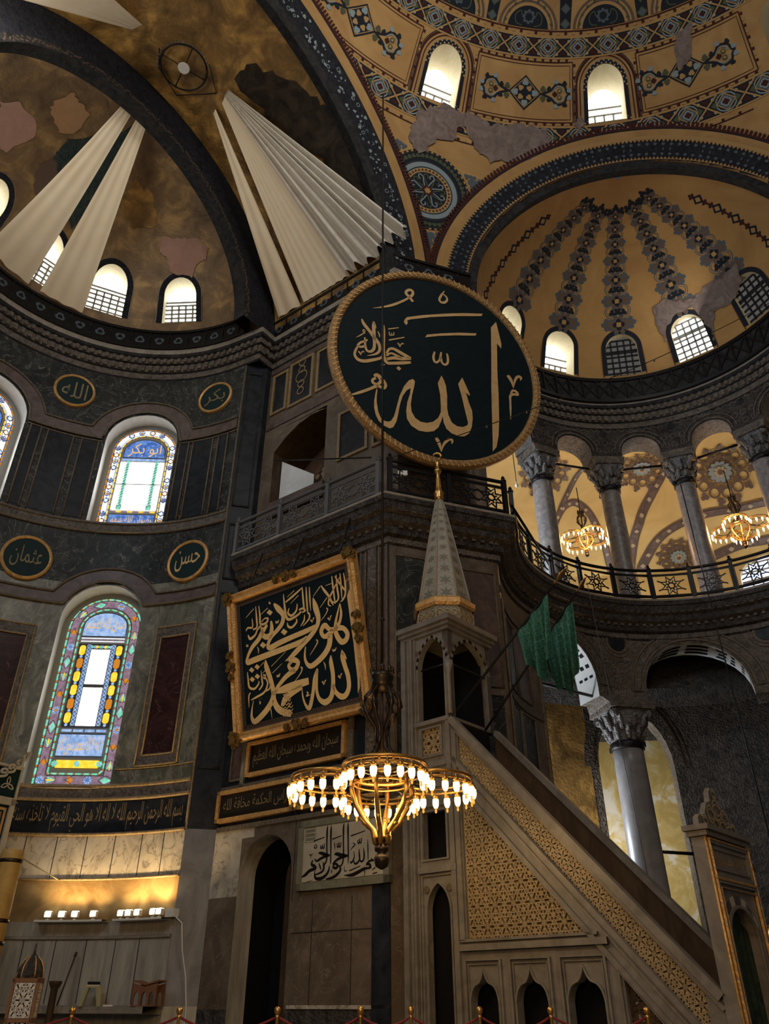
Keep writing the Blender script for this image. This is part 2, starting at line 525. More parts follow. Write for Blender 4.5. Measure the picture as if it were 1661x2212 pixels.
def holed(mb, Wf, us, vs, holes, matf=None, mi=0, smooth=True):
    """surface over us x vs, with arched holes (u0,u1,v0,vs,v1); grid lines must include the holes' limits"""
    us = merge(us, [h[0] for h in holes], [h[1] for h in holes])
    vs = merge(vs, [h[2] for h in holes], [h[4] for h in holes])
    def skip(u, v):
        return any(h[0] < u < h[1] and h[2] < v < h[4] for h in holes)
    mb.grid(lambda u, v: Wf(u, v, 0), us, vs, mi, smooth, skip, matf)
    for u0, u1, v0, vsp, v1 in holes:
        o = arch_outline(u0, u1, v0, vsp, v1)[1:-1]
        m = matf((u0 + u1) / 2, v1 - 0.01) if matf else mi
        h = len(o) // 2
        for seg, c in ((o[:h + 1], (u0, v1)), (o[h:], (u1, v1))):
            ci = mb.add(Wf(c[0], c[1], 0))
            ids = [mb.add(Wf(u, v, 0)) for u, v in seg]
            for a, b in zip(ids, ids[1:]):
                mb.face((ci, a, b), m)


def reveal(mb, Wf, hole, d0, d1, mi=0, n=14, sill=True):
    o = arch_outline(*hole, n=n)
    a = [mb.add(Wf(u, v, d0)) for u, v in o]
    b = [mb.add(Wf(u, v, d1)) for u, v in o]
    for k in range(len(o) - (0 if sill else 1)):
        j = (k + 1) % len(o)
        mb.face((a[k], a[j], b[j], b[k]), mi, 0 < k < len(o) - 2)


# ------------------------------------------------------------------ flat art drawn on surfaces
def smooth_pts(pts, closed=False, sub=4):
    n = len(pts)
    if n < 3:
        return pts
    out = []
    rng = range(n if closed else n - 1)
    for i in rng:
        p0 = pts[(i - 1) % n] if closed else pts[max(i - 1, 0)]
        p1, p2 = pts[i], pts[(i + 1) % n]
        p3 = pts[(i + 2) % n] if closed else pts[min(i + 2, n - 1)]
        for k in range(sub):
            t = k / sub
            out.append(tuple(0.5 * (2 * b + (c - a) * t + (2 * a - 5 * b + 4 * c - d) * t * t + (3 * b - a - 3 * c + d) * t ** 3)
                             for a, b, c, d in zip(p0, p1, p2, p3)))
    if not closed:
        out.append(tuple(pts[-1]))
    return out


def ribbon(mb, Wf, pts, w=None, h=0.0, mi=0, closed=False, sub=4, thick=0.0, asp=1.0):
    """pts: (u, v) or (u, v, width); asp: how much longer one unit of u is than one of v"""
    P = [(p[0], p[1], (p[2] if len(p) > 2 else w)) for p in pts]
    if sub > 1:
        P = smooth_pts(P, closed, sub)
    n = len(P)
    l, r = [], []
    for i in range(n):
        a = P[(i - 1) % n] if closed else P[max(i - 1, 0)]
        b = P[(i + 1) % n] if closed else P[min(i + 1, n - 1)]
        dx, dy = (b[0] - a[0]) * asp, b[1] - a[1]
        q = math.hypot(dx, dy) or 1e-9
        ox, oy = -dy / q * P[i][2] / 2 / asp, dx / q * P[i][2] / 2
        l.append((P[i][0] + ox, P[i][1] + oy))
        r.append((P[i][0] - ox, P[i][1] - oy))
    li = [mb.add(Wf(u, v, h + thick)) for u, v in l]
    ri = [mb.add(Wf(u, v, h + thick)) for u, v in r]
    m = n if closed else n - 1
    for i in range(m):
        j = (i + 1) % n
        mb.face((li[i], ri[i], ri[j], li[j]), mi)
    if thick:
        lb = [mb.add(Wf(u, v, h)) for u, v in l]
        rb = [mb.add(Wf(u, v, h)) for u, v in r]
        for i in range(m):
            j = (i + 1) % n
            mb.face((li[i], li[j], lb[j], lb[i]), mi)
            mb.face((ri[j], ri[i], rb[i], rb[j]), mi)
            mb.face((lb[i], lb[j], rb[j], rb[i]), mi)


def disc(mb, Wf, u, v, r, h=0.0, mi=0, n=20, asp=1.0, ry=None, rot=0.0):
    ry = ry or r
    mb.poly([(u + (r * cos(t) * cos(rot) - ry * sin(t) * sin(rot)) / asp, v + r * cos(t) * sin(rot) + ry * sin(t) * cos(rot))
             for t in [2 * PI * k / n for k in range(n)]], Wf, h, mi)


def ring(mb, Wf, u, v, r, w, h=0.0, mi=0, n=24, asp=1.0, ry=None):
    ry = ry or r
    ribbon(mb, Wf, [(u + r * cos(2 * PI * k / n) / asp, v + ry * sin(2 * PI * k / n)) for k in range(n)], w, h, mi, True, 1, 0.0, asp)


def ngon(mb, Wf, u, v, r, n, h=0.0, mi=0, rot=0.0, asp=1.0, r2=None):
    pts = []
    m = n * 2 if r2 else n
    for k in range(m):
        q = r if (not r2 or k % 2 == 0) else r2
        t = rot + 2 * PI * k / m
        pts.append((u + q * cos(t) / asp, v + q * sin(t)))
    mb.poly(pts, Wf, h, mi)


def leafy(mb, Wf, u, v, r, lobes, h=0.0, mi=0, rot=0.0, asp=1.0, depth=0.3, n=6):
    """flower like blob with rounded lobes"""
    N_ = lobes * n
    pts = []
    for k in range(N_):
        t = 2 * PI * k / N_
        q = r * (1 - depth + depth * abs(cos(lobes * t / 2)) ** 0.8)
        pts.append((u + q * cos(t + rot) / asp, v + q * sin(t + rot)))
    mb.poly(pts, Wf, h, mi)


# ------------------------------------------------------------------ Arabic lettering
_AR = {'ا': 0xFE8D, 'أ': 0xFE83, 'ب': 0xFE8F, 'ة': 0xFE93, 'ت': 0xFE95, 'ث': 0xFE99, 'ج': 0xFE9D, 'ح': 0xFEA1, 'خ': 0xFEA5, 'د': 0xFEA9, 'ذ': 0xFEAB,
       'ر': 0xFEAD, 'ز': 0xFEAF, 'س': 0xFEB1, 'ش': 0xFEB5, 'ص': 0xFEB9, 'ض': 0xFEBD, 'ط': 0xFEC1, 'ظ': 0xFEC5, 'ع': 0xFEC9, 'غ': 0xFECD,
       'ف': 0xFED1, 'ق': 0xFED5, 'ك': 0xFED9, 'ل': 0xFEDD, 'م': 0xFEE1, 'ن': 0xFEE5, 'ه': 0xFEE9, 'و': 0xFEED, 'ى': 0xFEEF, 'ي': 0xFEF1}
_RJ = set('اأدذرزوىة')


def shape_ar(t):
    out = []
    i = 0
    while i < len(t):
        ch = t[i]
        if ch not in _AR:
            out.append(ch)
            i += 1
            continue
        prev = i > 0 and t[i - 1] in _AR and t[i - 1] not in _RJ
        if ch == 'ل' and i + 1 < len(t) and t[i + 1] == 'ا':
            out.append(chr(0xFEFC if prev else 0xFEFB))
            i += 2
            continue
        nxt = i + 1 < len(t) and t[i + 1] in _AR and ch not in _RJ
        c = _AR[ch]
        out.append(chr(c + (3 if prev and nxt else 1 if prev else 2 if nxt else 0)))
        i += 1
    return ''.join(out[::-1])


def text_tris(t, arabic=True):
    cu = bpy.data.curves.new('lettering', 'FONT')
    cu.body = shape_ar(t) if arabic else t
    cu.resolution_u = 2
    o = bpy.data.objects.new('lettering', cu)
    COL.objects.link(o)
    bpy.context.view_layer.update()
    ev = o.evaluated_get(bpy.context.evaluated_depsgraph_get())
    me = ev.to_mesh()
    vs = [(v.co.x, v.co.y) for v in me.vertices]
    fs = [tuple(p.vertices) for p in me.polygons]
    ev.to_mesh_clear()
    bpy.data.objects.remove(o)
    bpy.data.curves.remove(cu)
    return vs, fs


def lettering(mb, Wf, t, u0, u1, v0, v1, h=0.0, mi=0, arabic=True):
    vs, fs = text_tris(t, arabic)
    if not vs:
        return
    xa, xb = min(p[0] for p in vs), max(p[0] for p in vs)
    ya, yb = min(p[1] for p in vs), max(p[1] for p in vs)
    ids = [mb.add(Wf(u0 + (u1 - u0) * (x - xa) / (xb - xa), v0 + (v1 - v0) * (y - ya) / (yb - ya), h)) for x, y in vs]
    for f in fs:
        mb.face([ids[k] for k in f], mi)


def planeW(O, ex, ey):
    O, ex, ey = Vector(O), Vector(ex).normalized(), Vector(ey).normalized()
    nz = ex.cross(ey)
    return lambda u, v, h: O + ex * u + ey * v + nz * h


# ------------------------------------------------------------------ mouldings swept along a plan path
def sweep(mb, path, prof, mi=0, side=1.0, mats=None, closed_prof=False):
    """path: plan points (x, y); prof: (offset towards the room, z); mats: material per profile segment"""
    P = [Vector((p[0], p[1])) for p in path]
    nrm = []
    for i in range(len(P)):
        ds = []
        if i > 0:
            ds.append((P[i] - P[i - 1]).normalized())
        if i < len(P) - 1:
            ds.append((P[i + 1] - P[i]).normalized())
        ns = [Vector((d.y, -d.x)) * side for d in ds]
        if len(ns) == 2:
            m = (ns[0] + ns[1])
            m = m / max(0.35, (1 + ns[0].dot(ns[1])))
            nrm.append(m)
        else:
            nrm.append(ns[0])
    ids = [[mb.add((p.x + q.x * o, p.y + q.y * o, z)) for o, z in prof] for p, q in zip(P, nrm)]
    m = len(prof)
    for a, b in zip(ids, ids[1:]):
        for k in range(m if closed_prof else m - 1):
            j = (k + 1) % m
            mb.face((a[k], b[k], b[j], a[j]), mats[k] if mats else mi)


def offset_path(path, o, side=1.0):
    mb = MB()
    sweep(mb, path, [(o, 0), (o, 1)], side=side)
    return [Vector((v[0], v[1])) for v in mb.v[::2]]


def resample(path, step):
    P = [Vector((p[0], p[1])) for p in path]
    out = [P[0]]
    for a, b in zip(P, P[1:]):
        n = max(1, round((b - a).length / step))
        for k in range(1, n + 1):
            out.append(a.lerp(b, k / n))
    return out


def pathW(path, z0):
    """(s, v, h): s along the plan path, v up, h towards the room (right hand side)"""
    P = [Vector((p[0], p[1])) for p in path]
    S = [0.0]
    for a, b in zip(P, P[1:]):
        S.append(S[-1] + (b - a).length)
    def f(s, v, h):
        k = 0
        while k < len(P) - 2 and s > S[k + 1]:
            k += 1
        d = (P[k + 1] - P[k]).normalized()
        q = P[k] + d * (s - S[k])
        return Vector((q.x + d.y * h, q.y - d.x * h, z0 + v))
    return f, S[-1]


# ================================================================== STRUCTURE
fl = MB()
fl.quad((-40, -25, 0), (40, -25, 0), (40, 45, 0), (-40, 45, 0))
struct(fl.build('floor', 'floor'), 'grey marble floor of the prayer hall', 'floor')
pf = MB()
pf.prism([(-22, 9.6), (2.2, 9.6), (8.5, 8.2), (20, 8.2), (20, 40), (-22, 40)], lambda u, v, h: Vector((u, v, h)), -0.02, 0.45)
struct(pf.build('floor', 'floor'), 'raised marble platform in front of the apse', 'floor')

# ---- plan paths, left to right as seen, room on the right hand side
PIL = [L(0.6, 5.77, 0), L(0.15, 6.3, 0)]
COR = Vector((0.10, 16.02, 0))
path_pier_low = [PIL[1], COR, Vector((2.85, 16.95, 0))]
path_exedra_low = [exed(a, 0, 5.35) for a in frange(174, -25, 66)]
path_low = path_pier_low + path_exedra_low
COR_U = L(-4.93, 6.5, 0)
path_pier_up = [L(0.12, 6.5, 0), COR_U, Vector((2.4, 17.1, 0))]
path_exedra_up = [exed(a, 0, 5.75) for a in frange(172, -25, 66)]
path_up = path_pier_up + path_exedra_up
path_apse = [apse(p, 0) for p in frange(112, 6, 48)]

WA = lambda p, z, h: apse(p, z, 5.8 + h)
APSE_WIN_LOW = [(29.0, 50.6, 6.0, 10.5, 11.6), (74.4, 96.0, 6.0, 10.5, 11.6)]
APSE_WIN_UP = [(27.8, 50.2, 13.3, 16.7, 17.85), (73.9, 96.3, 13.3, 16.7, 17.85)]


def apse_mat(p, z):
    if z < 1.5: return 5
    if z < 3.1: return 4
    if z < 3.97: return 3
    if z < 4.94: return 2
    if z < 6.0: return 6
    if z < 11.6: return 1
    return 0


wa = MB()
holed(wa, WA, frange(114, 6, 54), merge(frange(0, 20.6, 34), [1.5, 3.1, 3.97, 4.94, 6.0, 11.6]), APSE_WIN_LOW + APSE_WIN_UP, apse_mat)
for hh in APSE_WIN_LOW + APSE_WIN_UP:
    reveal(wa, WA, hh, 0, 0.75, 7)
wall_apse = struct(wa.build('wall_apse', ['marble_dark', 'marble_green', 'marble_light', 'marble_gold', 'marble_streak', 'marble_streak', 'marble_black', 'reveal']),
                   'curved marble clad wall of the apse with tall stained glass windows', 'wall')

# purple bands that step up over the windows, framed by rope mouldings
def stepped(win, z0, z1, lift0, lift1, phis):
    """outline of a band between z0 and z1 that rises over each window"""
    lo, hi = [], []
    for p in phis:
        a, b = z0, z1
        for (u0, u1, v0, vs, v1) in win:
            uc, hw = (u0 + u1) / 2, (u1 - u0) / 2
            for k in (0, 1):
                hw2 = hw + (0.9 if k == 0 else 5.4)
                top = (v1 + (0.10 if k == 0 else 0.50))
                base = vs
                if abs(p - uc) < hw2:
                    z = base + (top - base) * math.sqrt(max(0, 1 - ((p - uc) / hw2) ** 2))
                    if k == 0: a = max(a, z)
                    else: b = max(b, z)
        lo.append((p, a)); hi.append((p, b))
    return lo, hi


for win, z0, z1 in ((APSE_WIN_LOW, 10.93, 11.28), (APSE_WIN_UP, 16.72, 17.14)):
    bnd = MB()
    lo, hi = stepped(win, z0, z1, 0, 0, frange(110, 6.5, 414))
    li = [bnd.add(WA(p, z, -0.03)) for p, z in lo]
    hi_ = [bnd.add(WA(p, z, -0.03)) for p, z in hi]
    for k in range(len(lo) - 1):
        bnd.face((li[k], li[k + 1], hi_[k + 1], hi_[k]), 0)
    for line in (lo, hi):
        pts = [WA(p, z, -0.05) for p, z in line][::2]
        bnd.tube(pts, 0.035, 5, 1)
    o = bnd.build('stone_band', ['purple', 'rope_dark'], wall_apse)
# vertical dark panels between pilaster strips, upper zone
pn = MB()
for p0, p1 in ((9.5, 13.0), (15.0, 22.0), (23.5, 26.5), (52.0, 57.0), (59.5, 67.0), (69.0, 72.0), (98, 104)):
    pn.grid(lambda u, v: WA(u, v, -0.015), frange(p0, p1, 5), [13.75, 16.6], 0)
    for p in (p0, p1):
        pn.tube([WA(p, 13.7, -0.03), WA(p, 16.62, -0.03)], 0.03, 5, 1)
pn.build('marble_panel', ['marble_black', 'rope_dark'], wall_apse)
# tall porphyry panels with carved borders, lower zone
for (p0, p1) in ((11.2, 23.2), (56.0, 68.0)):
    pp = MB()
    pp.grid(lambda u, v: WA(u, v, -0.02), frange(p0 + 1.6, p1 - 1.6, 6), [6.75, 9.9], 0)
    for q0, q1, z0, z1 in ((p0, p0 + 1.6, 6.5, 10.2), (p1 - 1.6, p1, 6.5, 10.2), (p0 + 1.6, p1 - 1.6, 6.5, 6.75), (p0 + 1.6, p1 - 1.6, 9.9, 10.2)):
        pp.grid(lambda u, v: WA(u, v, -0.045), frange(q0, q1, 6), [z0, z1], 1)
    for q, z0, z1 in ((p0, 6.5, 10.2), (p1, 6.5, 10.2), (p0 + 1.6, 6.75, 9.9), (p1 - 1.6, 6.75, 9.9)):
        pp.tube([WA(q, z0, -0.05), WA(q, z1, -0.05)], 0.025, 5, 2)
    for z, q0, q1 in ((6.5, p0, p1), (10.2, p0, p1), (6.75, p0 + 1.6, p1 - 1.6), (9.9, p0 + 1.6, p1 - 1.6)):
        pp.tube([WA(q, z, -0.05) for q in frange(q0, q1, 8)], 0.025, 5, 2)
    pp.build('porphyry_panel', ['porphyry', 'stone_carved', 'rope_gilt'], wall_apse)
# horizontal mouldings
mo = MB()
arc = path_apse
for z, r_, mi in ((6.05, 0.05, 1), (5.74, 0.045, 1), (4.94, 0.04, 1), (13.32, 0.05, 2), (13.62, 0.05, 2), (16.62, 0.03, 2), (3.97, 0.03, 1), (6.45, 0.02, 1)):
    if mi == 1 and z == 6.05:
        rngs = ((112, 6),)
    rngs = ((112, 6),)
    if z == 6.45: rngs = ((28.5, 6), (73, 51))
    if z in (16.62,): rngs = ((27, 6), (73, 51))
    for a, b in rngs:
        mo.tube([WA(p, z, -0.02) for p in frange(a, b, 40)], r_, 6, mi)
mo.grid(lambda p, z: WA(p, z, -0.03), frange(112, 6, 50), [5.78, 6.02], 0)
mo.grid(lambda p, z: WA(p, z, -0.03), frange(112, 6, 50), [13.34, 13.6], 0)
sweep(mo, path_apse, [(0, 2.74), (0.05, 2.76), (0.05, 2.80), (0, 2.82)], 3)
sweep(mo, path_apse, [(0, 1.36), (0.55, 1.38), (0.55, 1.50), (0, 1.52)], 3)
mo.build('moulding', ['stone_carved', 'rope_gilt', 'rope_dark', 'stone_edge'], wall_apse)
jn = MB()
for k, p in enumerate((12, 18, 25, 32, 39, 46, 53, 60, 68, 76)):
    jn.box(WA(p, 0, 0), (WA(p + 1, 0, 0) - WA(p, 0, 0)).normalized(), (WA(p, 0, 1) - WA(p, 0, 0)), Vector((0, 0, 1)), -0.008, 0.008, -0.006, 0, 3.98, 4.92)
    q = p + 2.5
    jn.box(WA(q, 0, 0), (WA(q + 1, 0, 0) - WA(q, 0, 0)).normalized(), (WA(q, 0, 1) - WA(q, 0, 0)), Vector((0, 0, 1)), -0.008, 0.008, -0.006, 0, 1.55, 2.74)
jn.build('slab_joint', 'marble_black', wall_apse)
# inscription band of the apse
ib = MB()
lettering(ib, lambda u, v, h: WA(u, v, -0.012 - h), 'بسم الله الرحمن الرحيم الله لا اله الا هو الحي القيوم لا تاخذه سنة ولا نوم له ما في السموات وما في الارض', 78, 7.5, 5.0, 5.66, 0.004, 0)
ib.build('inscription', 'goldleaf3', wall_apse)

# ---- corner pilaster between apse and bema
pl = MB()
pl.prism([(p.x, p.y) for p in (PIL[0], PIL[1], L(0.15, 7.2, 0), L(1.2, 7.2, 0), L(1.2, 5.9, 0))], lambda u, v, h: Vector((u, v, h)), 0, 1.5, 3)
pq = [(p.x, p.y) for p in (PIL[0], PIL[1], L(0.15, 7.2, 0), L(1.2, 7.2, 0), L(1.2, 5.9, 0))]
pl.prism(pq, lambda u, v, h: Vector((u, v, h)), 1.5, 4.94, 1)
pl.prism(pq, lambda u, v, h: Vector((u, v, h)), 4.94, 20.4, 0)
ed = (PIL[1] - PIL[0]).normalized()
en = Vector((ed.y, -ed.x, 0))
for z0, z1 in ((6.3, 11.0), (11.4, 13.2), (13.8, 19.0)):
    for x0, x1, w0, w1 in ((0.1, 0.14, z0, z1), (0.56, 0.60, z0, z1), (0.1, 0.6, z0, z0 + 0.05), (0.1, 0.6, z1 - 0.05, z1)):
        pl.box(PIL[0], ed, en, Vector((0, 0, 1)), x0, x1, 0, 0.035, w0, w1, 2)
pl.tube([PIL[0] + Vector((0, 0, 4.94)), PIL[0] + Vector((0, 0, 19.3))], 0.035, 6, 4)
struct(pl.build('wall_pilaster', ['marble_black', 'marble_cool', 'stone_black', 'marble_streak', 'rope_dark']), 'dark corner pilaster between the apse and the pier', 'wall')

# ---- bema south wall, lower (b = 6.3) with the arched doorway
WB_ = lambda a, z, h: L(a, 6.3 + h, z)
DOOR = (-2.27, -0.72, 0.45, 3.9, 4.66)
wl = MB()
def low_mat(a, z):
    if z < 1.45: return 2
    if z > 4.9: return 1
    if z > 3.5 and a > -1.2: return 3
    return 0
holed(wl, WB_, frange(-4.82, 0.15, 8), merge(frange(0, 12, 12), [1.45, 3.5, 4.9]), [DOOR], low_mat)
reveal(wl, WB_, DOOR, 0, 0.5, 4, sill=True)
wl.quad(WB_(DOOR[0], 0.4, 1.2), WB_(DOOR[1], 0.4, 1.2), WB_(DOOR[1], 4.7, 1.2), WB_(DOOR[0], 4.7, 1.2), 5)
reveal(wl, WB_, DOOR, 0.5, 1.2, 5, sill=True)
for a, z0, z1 in ((-2.9, 1.5, 3.3), (-3.9, 1.5, 3.3), (-2.33, 3.3, 4.85)):
    wl.box(WB_(a, 0, 0), Vector((ADX, ADY, 0)), Vector((NX, NY, 0)), Vector((0, 0, 1)), -0.006, 0.006, -0.008, 0, z0, z1, 6)
wl.box(WB_(-4.8, 0, 0), Vector((ADX, ADY, 0)), Vector((NX, NY, 0)), Vector((0, 0, 1)), 0, 2.45, -0.03, 0, 1.46, 1.52, 3)
wl.box(WB_(-4.8, 0, 0), Vector((ADX, ADY, 0)), Vector((NX, NY, 0)), Vector((0, 0, 1)), 0, 2.45, -0.01, 0, 2.72, 2.735, 6)
wl.box(WB_(-4.82, 0, 0), Vector((ADX, ADY, 0)), Vector((NX, NY, 0)), Vector((0, 0, 1)), 0, 0.42, -0.03, 0, 0, 4.9, 7)
wall_bema = struct(wl.build('wall_pier', ['marble_brown', 'marble_black', 'stone_dark', 'marble_light', 'marble_streak', 'dark', 'stone_black', 'marble_black']),
                   'brown marble clad side of the great pier with a dark arched doorway', 'wall')
dr = MB()
dr.prism(arch_outline(-2.2, -1.55, 0.45, 3.8, 4.3)[:], lambda u, v, h: WB_(u, v, 0.62 + h), 0, 0.06, 0)
struct(dr.build('door_1', 'wood_dark'), 'dark door leaf standing half open in the arched doorway', 'door')

# carved border strips and marble panels round the big framed panel
bs = MB()
for a0, a1, z0, z1, mi in ((-4.45, -4.2, 5.2, 11.4, 0), (-3.86, -3.72, 5.9, 7.0, 2), (-0.5, -0.62, 5.7, 7.0, 1), (-3.9, -0.3, 11.0, 11.15, 2), (-4.8, 0.1, 5.72, 5.85, 2), (-4.8, 0.1, 4.86, 4.96, 2)):
    bs.box(WB_(0, 0, 0), Vector((ADX, ADY, 0)), Vector((NX, NY, 0)), Vector((0, 0, 1)), min(a0, a1), max(a0, a1), -0.05, 0.0, z0, z1, mi)
for a0, a1, z0, z1 in ((-0.55, -0.12, 5.95, 7.1), (-4.78, -4.5, 5.2, 11.2), (-4.15, -3.95, 7.3, 11.2)):
    for q0, q1, w0, w1 in ((a0, a0 + 0.05, z0, z1), (a1 - 0.05, a1, z0, z1), (a0, a1, z0, z0 + 0.05), (a0, a1, z1 - 0.05, z1)):
        bs.box(WB_(0, 0, 0), Vector((ADX, ADY, 0)), Vector((NX, NY, 0)), Vector((0, 0, 1)), q0, q1, -0.04, 0.0, w0, w1, 2)
    bs.box(WB_(0, 0, 0), Vector((ADX, ADY, 0)), Vector((NX, NY, 0)), Vector((0, 0, 1)), a0, a1, -0.012, 0.0, z0, z1, 3)
# key pattern on the strip left of the doorway lamp
for k in range(9):
    z = 5.95 + k * 0.115
    bs.box(WB_(0, 0, 0), Vector((ADX, ADY, 0)), Vector((NX, NY, 0)), Vector((0, 0, 1)), -4.42 + 0.09 * (k % 2), -4.32 + 0.09 * (k % 2), -0.065, -0.05, z, z + 0.09, 2)
bs.build('carved_border', ['stone_carved', 'marble_green', 'rope_dark', 'purple'], wall_bema)

# ---- pier front and the solid part of the exedra, ground storey
WP, LP = pathW([COR, Vector((2.85, 16.95, 0))] + [exed(a, 0, 5.35) for a in frange(173, 138, 18)], 0)
pr = MB()
S_ = frange(0, LP, 40)
pr.grid(lambda s, z: WP(s, z, 0), S_, frange(0, 12, 12), 0, True, None, lambda s, z: 3 if z < 1.5 else 0)
for s0, s1, z0, z1, mi in ((0.15, 1.2, 5.6, 10.6, 1), (1.35, 2.75, 7.6, 10.5, 2), (1.35, 2.75, 5.0, 7.4, 1), (2.95, 3.7, 3.6, 9.9, 2), (3.9, 4.8, 8.1, 9.9, 1), (3.9, 4.8, 5.6, 7.7, 1), (3.9, 4.8, 2.5, 5.4, 1), (4.95, 5.8, 8.1, 9.9, 2), (4.95, 5.8, 5.6, 7.7, 1), (4.95, 5.8, 2.5, 5.4, 1)):
    s1 = min(s1, LP - 0.08)
    pr.grid(lambda s, z: WP(s, z, 0.015), frange(s0, s1, 4), [z0, z1], mi)
    for a, b in (((s0, z0), (s0, z1)), ((s1, z0), (s1, z1))):
        pr.tube([WP(a[0], a[1], 0.02), WP(b[0], b[1], 0.02)], 0.028, 5, 4)
    for z in (z0, z1):
        pr.tube([WP(s, z, 0.02) for s in frange(s0, s1, 5)], 0.028, 5, 4)
for z in (7.9, 10.2, 5.5):
    pr.grid(lambda s, w: WP(s, w, 0.03), frange(2.9, LP, 12), [z - 0.1, z + 0.1], 5)
pr.tube([WP(LP, 0.5, 0), WP(LP, 12, 0)], 0.06, 6, 4)
struct(pr.build('wall_exedra', ['marble_brown', 'marble_dark', 'purple', 'marble_streak', 'rope_dark', 'stone_carved']), 'marble panelled front of the pier curving into the exedra', 'wall')

# ---- ground arcade of the exedra
WE = lambda a, z, h: exed(a, z, 5.35 + h)
G_ARCH = [(112.3, 138.0, 9.0, 9.35, 10.75), (63.5, 95.5, 9.0, 9.25, 10.75), (15.0, 46.7, 9.0, 9.25, 10.75)]
ga = MB()
holed(ga, WE, frange(138, -25, 82), frange(9.0, 12.0, 6), G_ARCH, None, 0)
holed(ga, lambda a, z, h: WE(a, z, 0.95), frange(138, -25, 82), frange(9.0, 12.0, 6), G_ARCH, None, 2)
for g in G_ARCH:
    reveal(ga, WE, g, 0, 0.95, 1, sill=False)
ga.grid(lambda a, h: WE(a, 9.0, h), frange(112.3, 95.5, 6), [0, 0.95], 0)
ga.grid(lambda a, h: WE(a, 9.0, h), frange(63.5, 46.7, 6), [0, 0.95], 0)
wall_arc = struct(ga.build('wall_arcade', ['stone_carved', 'white', 'stone_dark']), 'carved marble arcade wall of the exedra above the ground floor columns', 'wall')
# carved archivolts, roundels and dark soffit panels
av = MB()
for g in G_ARCH:
    u0, u1, v0, vs, v1 = g
    uc, hw = (u0 + u1) / 2, (u1 - u0) / 2
    for d0, w, mi in ((0.12, 0.07, 1), (0.42, 0.05, 1), (0.27, 0.20, 0)):
        pts = [(uc + (hw + d0 * 10.7) * cos(PI - PI * k / 24), vs + (v1 - vs + d0) * sin(PI - PI * k / 24)) for k in range(25)]
        ribbon(av, lambda u, v, h: WE(u, v, -0.02 - h), pts, w, 0.0, mi, False, 1, 0.02, 0.0934)
    for e0 in (0.12, 0.38, 0.63):
        pts = arch_outline(u0, u1, v0, vs, v1, 24)[1:-1]
        a_ = [av.add(WE(u, v - 0.012, e0)) for u, v in pts]
        b_ = [av.add(WE(u, v - 0.012, e0 + 0.16)) for u, v in pts]
        for k in range(len(pts) - 1):
            if k % 4 != 0:
                av.face((a_[k], a_[k + 1], b_[k + 1], b_[k]), 3)
for a, z in ((103.0, 10.75), (56.0, 10.78)):
    disc(av, lambda u, v, h: WE(u, v, -0.02 - h), a, z, 0.27, 0.0, 2, 24, 0.0934)
    ring(av, lambda u, v, h: WE(u, v, -0.03 - h), a, z, 0.33, 0.07, 0.0, 1, 24, 0.0934)
    ring(av, lambda u, v, h: WE(u, v, -0.03 - h), a, z, 0.46, 0.03, 0.0, 1, 24, 0.0934)
# acanthus scrolls in the spandrels
for a in frange(136, -20, 52):
    for z in (11.1, 11.42):
        if not any(abs(a - x) < 6 and z < 11.2 for x in (103, 56)):
            ring(av, lambda u, v, h: WE(u, v, -0.015 - h), a, z, 0.11, 0.035, 0.0, 1, 10, 0.0934)
for a in frange(111, 97, 5):
    for z in (9.4, 9.7, 10.0, 10.25):
        ring(av, lambda u, v, h: WE(u, v, -0.015 - h), a, z, 0.09, 0.03, 0.0, 1, 9, 0.0934)
av.build('carved_archivolt', ['stone_carved', 'rope_dark', 'marble_black', 'navy'], wall_arc)

# ---- south aisle behind the ground arcade
ai = MB()
AISLE_ARCH = (83.0, 99.2, 0.3, 7.9, 9.75)
ai.grid(lambda a, z: exed(a, z, 8.6), frange(170, 127, 14), [0, 9.6], 0)
WAI = lambda a, z, h: exed(a, z, 8.6 + h)
holed(ai, WAI, frange(128, 20, 40), frange(0, 10.5, 10), [AISLE_ARCH], lambda a, z: 0 if a > 100.8 else 1)
for hh in (AISLE_ARCH,):
    reveal(ai, WAI, hh, 0, 0.6, 2, sill=False)
ai.grid(lambda a, z: exed(a, z, 14.5), frange(135, 20, 40), [0, 12.5], 0, True, None, lambda a, z: 3 if 70 < a < 100 else 1)
# vaults of the aisle
for w_, dz in ((1.6, 0.0), (0.35, 0.05)):
    ribbon(ai, lambda u, v, h: WAI(u, v, -0.03 - dz), [(91.1 + (8.1 + 1.6) * cos(t), 7.9 + 2.25 * sin(t)) if 0 <= t <= PI else (91.1 + 9.7 * cos(t), 7.9) for t in frange(PI, 0, 24)], w_ * 0.30, 0, 2, False, 1, 0.02, 0.15)
ai.grid(lambda a, z: WAI(a, z, -0.04), [99.4, 100.8], [0.5, 7.9], 2)
for c_ in (118, 95):
    ai.grid(lambda a, t: exed(a, 9.55 + 1.3 * sin(PI * t), 6.3 + 2.4 * t), [c_ - 1.6, c_ + 1.6], frange(0, 1, 8), 2)
ai.grid(lambda a, t: exed(a, 9.7 + 1.3 * sin(PI * t), 6.3 + 2.4 * t), frange(150, -20, 40), frange(0, 1, 8), 1)
ai.grid(lambda a, t: exed(a, 10.3 + 1.3 * sin(PI * t), 8.7 + 6.0 * t), frange(150, -20, 40), frange(0, 1, 8), 1)
struct(ai.build('wall_aisle', ['gold_mosaic', 'stone_dark', 'stone_carved', 'aisle_plaster']), 'dim south aisle wall with an arched opening behind the exedra column', 'wall')

